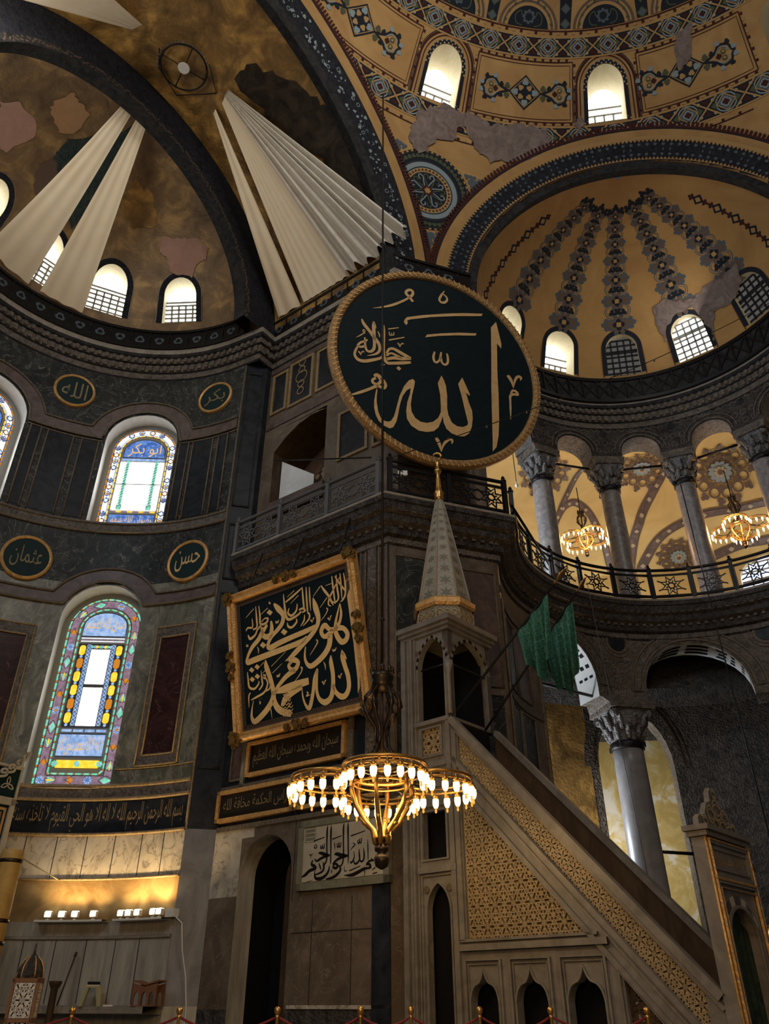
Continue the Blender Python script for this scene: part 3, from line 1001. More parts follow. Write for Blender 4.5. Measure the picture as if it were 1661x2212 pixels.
# ---- gallery balcony cornice
gc = MB()
prof = [(0, 10.85), (0.06, 10.9), (0.06, 11.05), (0.16, 11.1), (0.2, 11.3), (0.34, 11.36), (0.36, 11.55), (0.48, 11.6), (0.52, 11.78), (0.56, 11.8), (0.56, 11.93), (0.57, 11.94), (0.57, 12.0), (-1.2, 12.0)]
sweep(gc, path_low, prof, mats=[0, 1, 0, 0, 1, 0, 1, 0, 0, 0, 2, 2, 2])
P_, SL = pathW(resample(path_low, 0.25), 0)
k = 0.1
while k < SL - 0.2:
    a, b = P_(k, 11.6, 0.40), P_(k + 0.11, 11.6, 0.40)
    t = (b - a).normalized()
    gc.box(a, t, Vector((t.y, -t.x, 0)), Vector((0, 0, 1)), 0, 0.12, -0.1, 0.08, -0.02, 0.16, 1)
    gc.box(a, t, Vector((t.y, -t.x, 0)), Vector((0, 0, 1)), 0, 0.10, -0.3, -0.16, -0.36, -0.22, 1)
    k += 0.24
struct(gc.build('trim_gallery_cornice', ['stone_dark', 'stone_carved', 'stone_edge']), 'carved cornice carrying the gallery balcony round the pier and exedra', 'cornice')

# ---- bema south wall, gallery storey (b = 6.5) with the half arched opening
WU = lambda a, z, h: L(a, 6.5 + h, z)
wu = MB()
OPEN = [(-0.33, 13.9), (-0.33, 15.75), (-0.75, 16.12), (-1.3, 16.42), (-2.0, 16.58), (-2.4, 16.5), (-2.4, 13.8)]
for a0, a1, z0, z1 in ((-4.95, -2.4, 12, 20.6), (-2.4, -0.33, 16.6, 20.6), (-0.33, 0.15, 12, 20.6), (-2.4, -0.33, 12, 13.85)):
    wu.quad(WU(a0, z0, 0), WU(a1, z0, 0), WU(a1, z1, 0), WU(a0, z1, 0), 0)
c = wu.add(WU(-0.33, 16.6, 0))
ids = [wu.add(WU(u, v, 0)) for u, v in OPEN[1:6]]
for a, b in zip(ids, ids[1:]):
    wu.face((c, a, b), 0)
a_ = [wu.add(WU(u, v, 0)) for u, v in OPEN]
b_ = [wu.add(WU(u, v, 1.3)) for u, v in OPEN]
for q in range(len(OPEN) - 1):
    wu.face((a_[q], a_[q + 1], b_[q + 1], b_[q]), 1)
wu.poly([(u, v) for u, v in OPEN], lambda u, v, h: WU(u, v, 1.3), 0, 3)
wu.quad(WU(-0.36, 13.9, 0.35), WU(-0.36, 15.6, 0.35), WU(-1.72, 14.55, 0.35), WU(-1.72, 13.9, 0.35), 2)
# rosettes painted in the soffit
for q in range(1, 6):
    u, v = (OPEN[q][0] + OPEN[q - 1][0]) / 2, (OPEN[q][1] + OPEN[q - 1][1]) / 2
def soff(u, v, h):
    return WU(-2.32 + u, 13.9 + v, 1.28 - h)
for q in range(7):
    disc(wu, soff, 1.8 - q * 0.25, 0.95 + 0.24 * q - 0.012 * q * q, 0.16, 0.01, 1, 12)
    leafy(wu, soff, 1.8 - q * 0.25, 0.95 + 0.24 * q - 0.012 * q * q, 0.1, 6, 0.02, 4)
for q in range(5):
    leafy(wu, soff, 0.9, 0.3 + q * 0.42, 0.11, 6, 0.01, 4)
ngon(wu, soff, 0.95, 1.35, 0.2, 4, 0.04, 5, 0.3)
# framed relief panels and strips
def framed(a0, a1, z0, z1, mi, fm=4, w=0.09):
    wu.box(WU(0, 0, 0), Vector((ADX, ADY, 0)), Vector((NX, NY, 0)), Vector((0, 0, 1)), min(a0, a1), max(a0, a1), -0.015, 0, z0, z1, mi)
    lo_, hi_ = min(a0, a1), max(a0, a1)
    for q0, q1, y0, y1 in ((lo_ - w, lo_, z0 - w, z1 + w), (hi_, hi_ + w, z0 - w, z1 + w), (lo_, hi_, z0 - w, z0), (lo_, hi_, z1, z1 + w)):
        wu.box(WU(0, 0, 0), Vector((ADX, ADY, 0)), Vector((NX, NY, 0)), Vector((0, 0, 1)), q0, q1, -0.05, 0, y0, y1, fm)
framed(-0.85, -1.68, 17.35, 19.0, 6)
framed(-0.1, -0.6, 17.4, 18.9, 6)
framed(-2.0, -2.8, 17.4, 18.95, 7)
framed(-3.1, -3.9, 17.4, 18.9, 6)
framed(-2.98, -3.88, 14.35, 15.9, 7)
framed(-4.2, -4.75, 14.3, 15.9, 6)
for k in range(5):
    ring(wu, lambda u, v, h: WU(u, v, -0.03 - h), -1.27, 17.75 + 0.3 * k, 0.13 + 0.1 * (k == 2), 0.04, 0, 4, 16)
for z0, z1 in ((16.75, 17.1), (19.1, 19.3)):
    wu.box(WU(0, 0, 0), Vector((ADX, ADY, 0)), Vector((NX, NY, 0)), Vector((0, 0, 1)), -4.9, 0.1, -0.03, 0, z0, z1, 8)
for k in range(10):
    ring(wu, lambda u, v, h: WU(u, v, -0.04 - h), -0.3 - k * 0.5, 19.55, 0.11, 0.035, 0, 4, 12)
wu.box(WU(0, 0, 0), Vector((ADX, ADY, 0)), Vector((NX, NY, 0)), Vector((0, 0, 1)), -2.45, -0.3, -0.08, 0, 13.3, 13.82, 8)
# pier front and return at gallery level
WF2, LF2 = pathW([COR_U, Vector((2.4, 17.1, 0))] + [exed(a, 0, 5.75) for a in (170, 160, 152)], 0)
wu.grid(lambda s, z: WF2(s, z, 0), merge(frange(0, LF2, 16)), [12, 20.6], 0)
struct(wu.build('wall_pier_gallery', ['marble_brown', 'wood_dark', 'white', 'soffit', 'rope_gilt', 'cream', 'marble_black', 'marble_black', 'purple']),
       'dark marble upper storey of the pier with a half arched opening', 'wall')

# ---- upper arcade of the exedra
U_ANG = [116.3, 91.8, 67.8, 43.6, 19.5]
WX = lambda a, z, h: exed(a, z, 5.75 + h)
U_ARCH = [(c - 6.6, c + 6.6, 18.05, 18.32, 18.97) for c in (128.5, 104.05, 79.8, 55.7, 31.5, 7.5)]
ua = MB()
holed(ua, WX, frange(152, -25, 90), frange(18.05, 20.0, 4), U_ARCH, None, 0)
holed(ua, lambda a, z, h: WX(a, z, 0.9), frange(152, -25, 90), frange(18.05, 20.6, 4), U_ARCH, None, 0)
for g in U_ARCH:
    reveal(ua, WX, g, 0, 0.9, 1, sill=False)
for a0, a1 in zip([152] + [g[0] for g in U_ARCH], [g[1] for g in U_ARCH] + [-25]):
    ua.grid(lambda a, h: WX(a, 18.05, h), frange(a0, a1, 5), [0, 0.9], 0)
wall_ua = struct(ua.build('wall_gallery_arcade', ['stone_dark', 'capital']), 'carved arcade wall above the gallery columns', 'wall')
av = MB()
for g in U_ARCH:
    u0, u1, v0, vs, v1 = g
    uc, hw = (u0 + u1) / 2, (u1 - u0) / 2
    for d0, w in ((0.08, 0.05), (0.24, 0.035)):
        pts = [(uc + (hw + d0 * 10) * cos(PI - PI * k / 20), vs + (v1 - vs + d0) * sin(PI - PI * k / 20)) for k in range(21)]
        ribbon(av, lambda u, v, h: WX(u, v, -0.02 - h), pts, w, 0.0, 0, False, 1, 0.02, 0.1)
for a in frange(150, -20, 68):
    for z in (19.35, 19.6):
        ring(av, lambda u, v, h: WX(u, v, -0.015 - h), a + (1.2 if z > 19.4 else 0), z, 0.1, 0.03, 0.0, 0, 9, 0.1)
for a in U_ANG:
    disc(av, lambda u, v, h: WX(u, v, -0.02 - h), a, 19.2, 0.13, 0.0, 1, 16, 0.1)
    for dx in (-3, 0, 3):
        ring(av, lambda u, v, h: WX(u, v, -0.015 - h), a + dx, 18.75, 0.1, 0.03, 0.0, 0, 9, 0.1)
        ring(av, lambda u, v, h: WX(u, v, -0.015 - h), a + dx, 18.4, 0.1, 0.03, 0.0, 0, 9, 0.1)
av.build('carved_scrollwork', ['stone_carved', 'stone_black'], wall_ua)

# ---- upper cornice with dentils
uc_ = MB()
prof = [(0, 19.35), (0.04, 19.4), (0.04, 19.62), (0.10, 19.66), (0.12, 19.92), (0.2, 19.96), (0.2, 20.16), (0.27, 20.2), (0.30, 20.3), (0.30, 20.5), (-0.7, 20.5)]
mt = [0, 1, 0, 1, 0, 1, 0, 0, 2, 2]
pth_a = [apse(p, 0) for p in frange(112, 6, 48)] + [L(0.12, 5.85, 0)]
sweep(uc_, pth_a + path_up, prof, mats=mt)
P_, SL = pathW(resample(pth_a + path_up, 0.22), 0)
k = 0.1
while k < SL - 0.2:
    a, b = P_(k, 19.98, 0.14), P_(k + 0.08, 19.98, 0.14)
    t = (b - a).normalized()
    uc_.box(a, t, Vector((t.y, -t.x, 0)), Vector((0, 0, 1)), 0, 0.11, -0.1, 0.12, 0.0, 0.17, 1)
    uc_.box(a, t, Vector((t.y, -t.x, 0)), Vector((0, 0, 1)), 0, 0.13, -0.1, 0.03, -0.3, -0.08, 1)
    k += 0.25
struct(uc_.build('trim_upper_cornice', ['stone_black', 'stone_carved', 'stone_edge']), 'dentilled stone cornice running under the half domes', 'cornice')


# ---- parapet on the upper cornice: dark boards with leaf shaped openings
def parapet(name, path, z0, z1, label, leaf=True):
    mb = MB()
    sweep(mb, path, [(0, z0), (0, z1), (-0.08, z1), (-0.08, z0)], 0, closed_prof=True)
    sweep(mb, path, [(0.0, z1 - 0.08), (0.05, z1 - 0.08), (0.05, z1 + 0.03), (-0.1, z1 + 0.03)], 0)
    sweep(mb, path, [(0.0, z0), (0.05, z0), (0.05, z0 + 0.1), (0.0, z0 + 0.1)], 0)
    f, l = pathW(resample(path, 0.2), 0)
    s = 0.35
    j = 0
    while s < l - 0.35:
        zc = (z0 + z1) / 2
        if j % 2 == 0:
            leafy(mb, lambda u, v, h: f(u, v, 0.012 + h), s, zc, 0.17, 3, 0, 1, PI / 2 if j % 4 else -PI / 2)
            leafy(mb, lambda u, v, h: f(u, v, 0.016 + h), s, zc, 0.09, 3, 0, 0, PI / 2)
        else:
            for dz in (-0.2, 0.2):
                ngon(mb, lambda u, v, h: f(u, v, 0.012 + h), s, zc + dz, 0.06, 3, 0, 1, PI / 2 if dz > 0 else -PI / 2)
            mb.box(f(s, z0, 0), (f(s + 0.01, z0, 0) - f(s, z0, 0)).normalized(), Vector((0, 0, 1)), (f(s, z0, 0.1) - f(s, z0, 0)).normalized(), -0.02, 0.02, 0.1, z1 - z0 - 0.08, 0, 0.04, 0)
        s += 0.33
        j += 1
    return struct(mb.build(name, ['black_paint', 'navy2']), label, 'parapet')


parapet('trim_apse_parapet', [apse(p, 0, 5.5) for p in frange(112, 6, 48)] + [L(0.3, 5.85, 0)], 20.5, 21.35, 'dark painted parapet with leaf shapes under the apse half dome')
parapet('trim_pier_parapet', [L(0.1, 6.28, 0), L(-4.95, 6.28, 0), Vector((2.75, 16.75, 0))], 20.5, 21.3, 'black openwork parapet on the pier under the hanging cloth')
pe = MB()
pe_path = [exed(a, 0, 5.36) for a in frange(166, -25, 64)]
sweep(pe, pe_path, [(0.02, 20.38), (0.04, 20.5), (-0.3, 20.5), (-0.3, 20.38)], 1, closed_prof=True)
sweep(pe, pe_path, [(0, 20.5), (0, 21.45), (-0.08, 21.45), (-0.08, 20.5)], 0, closed_prof=True)
f, l = pathW(resample(pe_path, 0.2), 0)
s = 0.3
while s < l - 0.6:
    for (x0, y0, x1, y1) in ((s, 20.6, s + 0.5, 21.3), (s + 0.5, 20.6, s, 21.3)):
        ribbon(pe, lambda u, v, h: f(u, v, h), [(x0, y0), (x1, y1)], 0.05, 0.0, 1, False, 1, 0.03)
    pe.box(f(s, 20.5, 0), (f(s + 0.01, 0, 0) - f(s, 0, 0)).normalized(), Vector((0, 0, 1)), (f(s, 0, 0.1) - f(s, 0, 0)).normalized(), -0.03, 0.03, 0, 0.95, 0, 0.06, 1)
    s += 0.55
sweep(pe, pe_path, [(0, 21.35), (0.06, 21.35), (0.06, 21.5), (-0.1, 21.5)], 1)
struct(pe.build('trim_exedra_parapet', ['stone_black', 'iron']), 'dark latticed parapet under the exedra half dome', 'parapet')


# ================================================================== DOMES
C0V = Vector((CX0, CY0, H2))
EV = Vector((EX, EY, H2))
DV, NV, ZV = Vector((ADX, ADY, 0)), Vector((NX, NY, 0)), Vector((0, 0, 1))


def WM(az, el, h):            # great half dome; h towards the room
    r = R0 - h
    return C0V + (DV * cos(R(az)) + NV * sin(R(az))) * (r * cos(R(el))) + ZV * (r * sin(R(el)))


def WC(az, el, h):            # exedra conch
    r = 5.5 - h
    return EV + Vector((r * cos(R(el)) * cos(R(az)), r * cos(R(el)) * sin(R(az)), r * sin(R(el))))


def WH(ph, el, h):            # apse half dome
    r = 5.6 - h
    return L(r * cos(R(el)) * sin(R(ph)), r * cos(R(el)) * cos(R(ph)), H2 + r * sin(R(el)))


def WBR(a, t, h):             # bema barrel vault
    return L(a, (6.3 - h) * cos(R(t)), H2 + (6.3 - h) * sin(R(t)))


UE = (EV - C0V).normalized()
WE_ = Vector((-UE.y, UE.x, 0))
AL_B = math.asin(6.3 / R0)
AL_E = math.asin(5.473 / R0)


def WBA(t, w, h):             # round the bema arch, w outwards over the great half dome
    al = AL_B + w / R0
    return C0V + (DV * cos(al) + (NV * cos(R(t)) + ZV * sin(R(t))) * sin(al)) * (R0 - h)


def WEA(t, w, h):             # round the exedra arch
    al = AL_E + w / R0
    return C0V + (UE * cos(al) + (WE_ * cos(R(t)) + ZV * sin(R(t))) * sin(al)) * (R0 - h)


def in_bema(P):
    q = P - C0V
    return q.dot(DV) > 0 and (q.dot(NV) ** 2 + q.z ** 2) < 6.3 ** 2


# ---- great half dome
DOME_WIN = [(28.9, 35.1, 31.0, 36.4, 39.4), (58.9, 65.3, 31.0, 36.4, 39.4), (89.0, 95.2, 31.0, 36.4, 39.4)]
md = MB()
us = merge(frange(-14, 116, 174), [w[0] for w in DOME_WIN], [w[1] for w in DOME_WIN])
vs = merge(frange(0, 76, 101), [31.0, 39.4])


def dome_skip(u, v):
    P = WM(u, v, 0)
    return in_bema(P) or (P - EV).length < 5.5 or any(h[0] < u < h[1] and h[2] < v < h[4] for h in DOME_WIN)


md.grid(lambda u, v: WM(u, v, 0), us, vs, 0, True, dome_skip)
for h_ in DOME_WIN:
    u0, u1, v0, vsp, v1 = h_
    o = arch_outline(*h_)[1:-1]
    hh = len(o) // 2
    for seg, c in ((o[:hh + 1], (u0, v1)), (o[hh:], (u1, v1))):
        ci = md.add(WM(c[0], c[1], 0))
        ids = [md.add(WM(u, v, 0)) for u, v in seg]
        for a, b in zip(ids, ids[1:]):
            md.face((ci, a, b), 0, True)
    ol = arch_outline(*h_)
    mid = Vector(WM((u0 + u1) / 2, 34, 0)) - C0V
    out = Vector((mid.x, mid.y, 0)).normalized()
    a_ = [md.add(WM(u, v, 0)) for u, v in ol]
    b_ = [md.add(WM(u, v, 0) + out * 0.95 + Vector((0, 0, -0.05))) for u, v in ol]
    for k in range(len(ol)):
        j = (k + 1) % len(ol)
        md.face((a_[k], a_[j], b_[j], b_[k]), 1)
ceiling = struct(md.build('ceiling', ['plaster', 'reveal_y']), 'ochre painted great half dome with ornament bands', 'ceiling')

# windows of the great half dome
def pane_window(name, pts, out, label, glass='sky_pane', depth=1.3, rows=3, cols=3, cover=0.45, bars='leadlight'):
    """pts: opening outline in the wall; pane stands depth behind it; lattice over the lower part"""
    mb = MB()
    P = [p + out * depth for p in pts]
    c = sum(P, Vector()) / len(P)
    ids = [mb.add(c + (p - c) * 1.05) for p in P]
    ci = mb.add(c)
    for k in range(len(ids)):
        mb.face((ci, ids[k], ids[(k + 1) % len(ids)]), 0)
    w = struct(mb.build(name, glass), label, 'window')
    lb = MB()
    bl, br = P[0], P[-1]
    top = P[len(P) // 2]
    up = top - (bl + br) / 2
    ex = br - bl
    wd, ht = ex.length, up.length
    exn, upn = ex.normalized(), up.normalized()
    zn = exn.cross(upn)
    if zn.dot(out) > 0:
        zn = -zn
    for k in range(1, cols):
        x = wd * k / cols
        lb.box(bl, exn, upn, zn, x - 0.03, x + 0.03, 0, ht * cover, 0.02, 0.07)
    for k in range(rows + 1):
        y = ht * cover * k / rows
        lb.box(bl, exn, upn, zn, 0, wd, y - 0.03, y + 0.03, 0.02, 0.07)
    lb.box(bl, exn, upn, zn, 0, wd, ht * 0.62 - 0.03, ht * 0.62 + 0.03, 0.02, 0.07)
    lb.build('lattice', bars, w)
    return w


wn = 1
for k, h_ in enumerate(DOME_WIN[:2]):
    mid = Vector(WM((h_[0] + h_[1]) / 2, 34, 0)) - C0V
    out = Vector((mid.x, mid.y, 0)).normalized()
    pane_window('window_%d' % wn, [WM(u, v, 0) for u, v in arch_outline(*h_)], out,
                ['small arched window of the great half dome nearer the gold vault', 'small arched window of the great half dome above the exedra arch'][k], 'sky_pane', 0.85, 4, 4, 0.5)
    wn += 1

# ---- painted ornament of the great half dome
AS = 0.82
ob = MB()        # 0 navy 1 cream/ochre 2 slate 3 maroon 4 olive 5 paleblue 6 ochre


def band(mb, W, el0, el1, az0, az1, n):
    mb.grid(lambda u, v: W(u, v, 0.010), frange(az0, az1, n), frange(el0, el1, 3), 0)
    for e in (el0, el1):
        mb.grid(lambda u, v: W(u, v, 0.014), frange(az0, az1, n), [e - 0.12, e + 0.12], 6)


def cell_ring(mb, W, az, el, r, asp):
    ring(mb, W, az, el, r * 0.92, r * 0.13, 0.018, 5, 16, asp)
    ngon(mb, W, az, el, r * 0.95, 4, 0.020, 6, PI / 2, asp)
    ngon(mb, W, az, el, r * 0.80, 4, 0.024, 2, PI / 2, asp)
    leafy(mb, W, az, el, r * 0.5, 4, 0.028, 5, 0, asp)
    leafy(mb, W, az, el, r * 0.34, 4, 0.032, 3, 0, asp)


def heart(mb, W, az, el, r, rot, mi, asp):
    pts = []
    for k in range(14):
        t = 2 * PI * k / 14
        x = 16 * sin(t) ** 3 / 17
        y = (13 * cos(t) - 5 * cos(2 * t) - 2 * cos(3 * t) - cos(4 * t)) / 17
        pts.append((az + r * (x * cos(rot) - y * sin(rot)) / asp, el + r * (x * sin(rot) + y * cos(rot))))
    mb.poly(pts, W, 0.02, mi)


def cell_x(mb, W, az, el, r, asp):
    for s in (1, -1):
        ribbon(mb, W, [(az - r * 1.1 / asp, el - s * r), (az + r * 1.1 / asp, el + s * r)], r * 0.16, 0.018, 6, False, 1, 0, asp)
    heart(mb, W, az, el + r * 0.62, r * 0.34, 0, 3, asp)
    heart(mb, W, az, el - r * 0.62, r * 0.34, PI, 3, asp)
    heart(mb, W, az - r * 0.68 / asp, el, r * 0.34, PI / 2, 4, asp)
    heart(mb, W, az + r * 0.68 / asp, el, r * 0.34, -PI / 2, 4, asp)
    for a in range(4):
        t = PI / 4 + a * PI / 2
        disc(mb, W, az + r * 0.95 * cos(t) / asp, el + r * 0.95 * sin(t), r * 0.17, 0.022, 1, 8, asp)


for el0, el1, a0, a1 in ((27.4, 30.6, -4, 100), (40.6, 43.4, 8, 100)):
    band(ob, WM, el0, el1, a0, a1, 110)
    ec = (el0 + el1) / 2
    asp = cos(R(ec))
    n = 0
    a = 4.0 if el0 < 30 else 10.0
    while a < a1 - 1:
        (cell_ring if n % 2 == 0 else cell_x)(ob, WM, a, ec, (el1 - el0) / 2 * 0.92, asp)
        a += 2.95
        n += 1
ob.build('painted_band', ['navy', 'cream', 'navy2', 'maroon', 'olive', 'paleblue', 'ochre'], ceiling)


def teeth(mb, W, pts, w, step, mi0=0, mi1=1, h=0.012, asp=1.0):
    """line with a row of small square teeth beside it"""
    ribbon(mb, W, pts, w * 0.35, h, mi0, False, 1, 0, asp)
    Q = []
    for (u0, v0), (u1, v1) in zip(pts, pts[1:]):
        d = math.hypot((u1 - u0) * asp, v1 - v0)
        m = max(1, int(d / step))
        for k in range(m):
            t = (k + 0.5) / m
            dx, dy = (u1 - u0) * asp / d, (v1 - v0) / d
            Q.append((u0 + (u1 - u0) * t, v0 + (v1 - v0) * t, dx, dy))
    for k, (u, v, dx, dy) in enumerate(Q):
        s = step * 0.33
        o = w * 0.55
        pu, pv = u - dy * o / asp, v + dx * o
        mb.poly([(pu + (-dx * s + dy * o * .6) / asp, pv - dy * s - dx * o * .6), (pu + (dx * s + dy * o * .6) / asp, pv + dy * s - dx * o * .6),
                 (pu + (dx * s - dy * o * .6) / asp, pv + dy * s + dx * o * .6), (pu + (-dx * s - dy * o * .6) / asp, pv - dy * s + dx * o * .6)], W, h + 0.004, mi1 if k % 2 else mi0)


bo = MB()
teeth(bo, WM, [(a, 26.3) for a in frange(8, 84, 60)], 0.55, 0.62, 0, 1, 0.012, 0.89)
teeth(bo, WM, [(a, 44.25) for a in frange(8, 100, 60)], -0.55, 0.62, 0, 1, 0.012, 0.72)
# bordered fields between the windows
for a0, a1 in ((2.0, 26.2), (37.8, 56.2), (68.0, 86.4)):
    box_ = [(a, 40.0) for a in frange(a0, a1, 12)] + [(a1, e) for e in frange(40, 31.3, 5)][1:] + [(a, 31.3) for a in frange(a1, a0, 12)][1:] + [(a0, e) for e in frange(31.3, 40, 5)][1:]
    teeth(bo, WM, box_, 0.5, 0.6, 0, 1, 0.012, 0.82)
    ribbon(bo, WM, [(a0 + (u - a0) * 1.0 + (0.5 if u < (a0 + a1) / 2 else -0.5), v + (0.45 if v < 35 else -0.45)) for u, v in box_], 0.09, 0.014, 0, False, 1, 0, 0.82)
for u0, u1, v0, vsp, v1 in DOME_WIN[:2]:
    for d, w, mi in ((0.35, 0.55, 2), (1.15, 0.16, 0), (1.7, 0.35, 0), (2.0, 0.12, 2)):
        pts = arch_outline(u0 - d / AS, u1 + d / AS, v0 - 0.2, vsp, v1 + d, 20)
        ribbon(bo, WM, pts, w, 0.012, mi, False, 1, 0, AS)
    # chequered edge
    for r_ in (0.18, 0.52):
        pts = arch_outline(u0 - r_ / AS, u1 + r_ / AS, v0, vsp, v1 + r_, 26)
        pts = [(pts[0][0], v) for v in frange(v0, vsp, 13)] + pts[2:-2] + [(pts[-1][0], v) for v in frange(vsp, v0, 13)]
        for k, (u, v) in enumerate(pts):
            if (k + (r_ > 0.3)) % 2:
                disc(bo, WM, u, v, 0.16, 0.018, 3, 4, AS, None, PI / 4)
bo.build('painted_border', ['maroon', 'ochre', 'navy', 'cream'], ceiling)


def palmette(mb, W, az, el, r, s, asp):
    """scrolling palmette, s = +1 opens to larger az"""
    for k in (1, -1):
        ribbon(mb, W, [(az - s * r * 1.5 / asp, el), (az - s * r * 0.6 / asp, el + k * r * 0.35), (az, el + k * r * 0.95), (az + s * r * 0.75 / asp, el + k * r * 0.75),
                       (az + s * r * 0.95 / asp, el + k * r * 0.2), (az + s * r * 1.25 / asp, el)], r * 0.2, 0.014, 0, False, 4, 0, asp)
        ribbon(mb, W, [(az - s * r * 0.4 / asp, el + k * r * 0.3), (az, el + k * r * 0.72), (az + s * r * 0.55 / asp, el + k * r * 0.6), (az + s * r * 0.7 / asp, el + k * r * 0.2)], r * 0.1, 0.02, 1, False, 4, 0, asp)
        for q, (x, y) in enumerate(((-0.1, 1.15), (0.75, 1.0), (1.2, 0.35), (-0.75, 0.5))):
            leafy(mb, W, az + s * r * x / asp, el + k * r * y, r * 0.25, 3, 0.018, 0 if q % 2 else 1, PI / 2, asp)
        leafy(mb, W, az - s * r * 1.35 / asp, el + k * r * 0.45, r * 0.3, 3, 0.018, 2, k * PI / 2, asp)
        disc(mb, W, az + s * r * 0.25 / asp, el + k * r * 0.3, r * 0.24, 0.02, 2, 10, asp)
        disc(mb, W, az + s * r * 0.25 / asp, el + k * r * 0.3, r * 0.12, 0.024, 4, 8, asp)
    leafy(mb, W, az - s * 0.2 * r / asp, el, r * 0.26, 4, 0.024, 3, 0, asp)


def diamond_med(mb, W, az, el, r, asp):
    ngon(mb, W, az, el, r, 4, 0.014, 0, PI / 2, asp)
    ngon(mb, W, az, el, r * 0.88, 4, 0.018, 4, PI / 2, asp)
    ngon(mb, W, az, el, r * 0.82, 4, 0.020, 0, PI / 2, asp)
    for k in range(4):
        t = PI / 2 * k
        leafy(mb, W, az + r * 0.58 * cos(t) / asp, el + r * 0.58 * sin(t), r * 0.2, 3, 0.024, 1, t, asp)
        heart(mb, W, az + r * 0.2 * cos(t) / asp, el + r * 0.2 * sin(t), r * 0.17, t + PI / 2, 2, asp)
        t += PI / 4
        leafy(mb, W, az + r * 0.36 * cos(t) / asp, el + r * 0.36 * sin(t), r * 0.17, 3, 0.024, 4, t, asp)


mm = MB()
for c in (15.0, 47.4, 76.0):
    diamond_med(mm, WM, c, 35.5, 2.55, AS)
    palmette(mm, WM, c - 5.9, 35.5, 1.55, -1, AS)
    palmette(mm, WM, c + 5.9, 35.5, 1.55, 1, AS)
mm.build('painted_medallion', ['navy', 'paleblue', 'olive', 'maroon', 'ochre'], ceiling)
# blind arches above the upper band
ar = MB()
for c in (15.6, 31.2, 46.8, 62.4, 78.0):
    asp = 0.70
    pts = [(c + 4.6 / asp * 0.95 * cos(t), 44.5 + 4.2 * sin(t)) for t in frange(0, PI, 22)]
    ar.poly(pts, WM, 0.012, 3)
    ar.poly([(c + (u - c) * 0.78, 44.5 + (v - 44.5) * 0.78) for u, v in pts], WM, 0.016, 2)
    ar.poly([(c + (u - c) * 0.68, 44.5 + (v - 44.5) * 0.68) for u, v in pts], WM, 0.02, 0)
    ribbon(ar, WM, [(c + (u - c) * 0.88, 44.5 + (v - 44.5) * 0.88) for u, v in pts], 0.25, 0.02, 2, False, 1, 0, asp)
    for k in range(9):
        t = PI * (k + 0.5) / 9
        disc(ar, WM, c + 5.6 * 0.88 * cos(t), 44.5 + 4.2 * 0.88 * sin(t), 0.22, 0.024, 4, 6, asp)
    leafy(ar, WM, c, 45.9, 1.0, 8, 0.024, 1, 0, asp)
    leafy(ar, WM, c, 45.9, 0.6, 8, 0.028, 0, 0, asp)
    for k in (1, -1):
        ribbon(ar, WM, [(c + k * 1.3, 44.7), (c + k * 2.6, 45.0), (c + k * 2.8, 46.0), (c + k * 1.8, 46.6), (c + k * 1.5, 46.0)], 0.16, 0.024, 4, False, 4, 0, asp)
    m_ = c + 7.8
    ar.poly([(m_ - 1.1, 44.6), (m_ + 1.1, 44.6), (m_ + 1.4, 50), (m_ - 1.4, 50)], WM, 0.012, 0)
    for e in (45.2, 47.2, 49.0):
        ngon(ar, WM, m_, e, 0.75, 4, 0.02, 4, PI / 2, asp)
        leafy(ar, WM, m_, e, 0.5, 4, 0.024, 1, 0, asp)
ar.build('painted_arch', ['navy', 'navy2', 'ochre', 'brownpaint', 'olive'], ceiling)

# round medallion on the pendentive
rm = MB()
cz, ce, ra = 32.5, 16.8, 0.955
disc(rm, WM, cz, ce, 6.5, 0.012, 0, 48, ra)
for k in range(48):
    t = 2 * PI * k / 48
    leafy(rm, WM, cz + 5.55 * cos(t) / ra, ce + 5.55 * sin(t), 0.36, 3, 0.018, 4, t, ra)
    ngon(rm, WM, cz + 6.35 * cos(t) / ra, ce + 6.35 * sin(t), 0.3, 3, 0.018, 2, t, ra)
disc(rm, WM, cz, ce, 4.75, 0.016, 1, 40, ra)
ring(rm, WM, cz, ce, 4.65, 0.16, 0.02, 0, 40, ra)
ring(rm, WM, cz, ce, 3.75, 0.16, 0.02, 0, 40, ra)
disc(rm, WM, cz, ce, 3.6, 0.020, 2, 40, ra)
for k in range(36):
    t = 2 * PI * k / 36
    ngon(rm, WM, cz + 3.3 * cos(t) / ra, ce + 3.3 * sin(t), 0.26, 3, 0.024, 3, t, ra)
disc(rm, WM, cz, ce, 2.95, 0.024, 0, 36, ra)
for k in range(8):
    t = 2 * PI * k / 8
    for s in (1, -1):
        ribbon(rm, WM, [(cz + q * cos(t + s * o) / ra, ce + q * sin(t + s * o)) for q, o in ((0.7, 0.05), (1.5, 0.28), (2.3, 0.36), (2.7, 0.2), (2.4, 0.06), (2.0, 0.1))], 0.17, 0.028, 4 if s > 0 else 1, False, 4, 0, ra)
    heart(rm, WM, cz + 1.5 * cos(t) / ra, ce + 1.5 * sin(t), 0.4, t + PI / 2, 3 if k % 2 else 4, ra)
leafy(rm, WM, cz, ce, 0.9, 6, 0.032, 3, 0, ra)
leafy(rm, WM, cz, ce, 0.5, 6, 0.036, 2, 0, ra)
for t in (R(25), R(160), R(-85), R(-10 + 150)):
    for q, x, y, r_ in ((0, 7.6, 0, 1.0), (0, 8.9, 0, 0.7), (0, 7.9, 0.12, 0.6), (0, 7.9, -0.12, 0.6), (0, 7.2, 0.2, 0.5), (0, 7.2, -0.2, 0.5), (0, 9.9, 0, 0.35)):
        leafy(rm, WM, cz + x * cos(t + y) / ra, ce + x * sin(t + y), r_, 3, 0.014, 5, t, ra, 0.5)
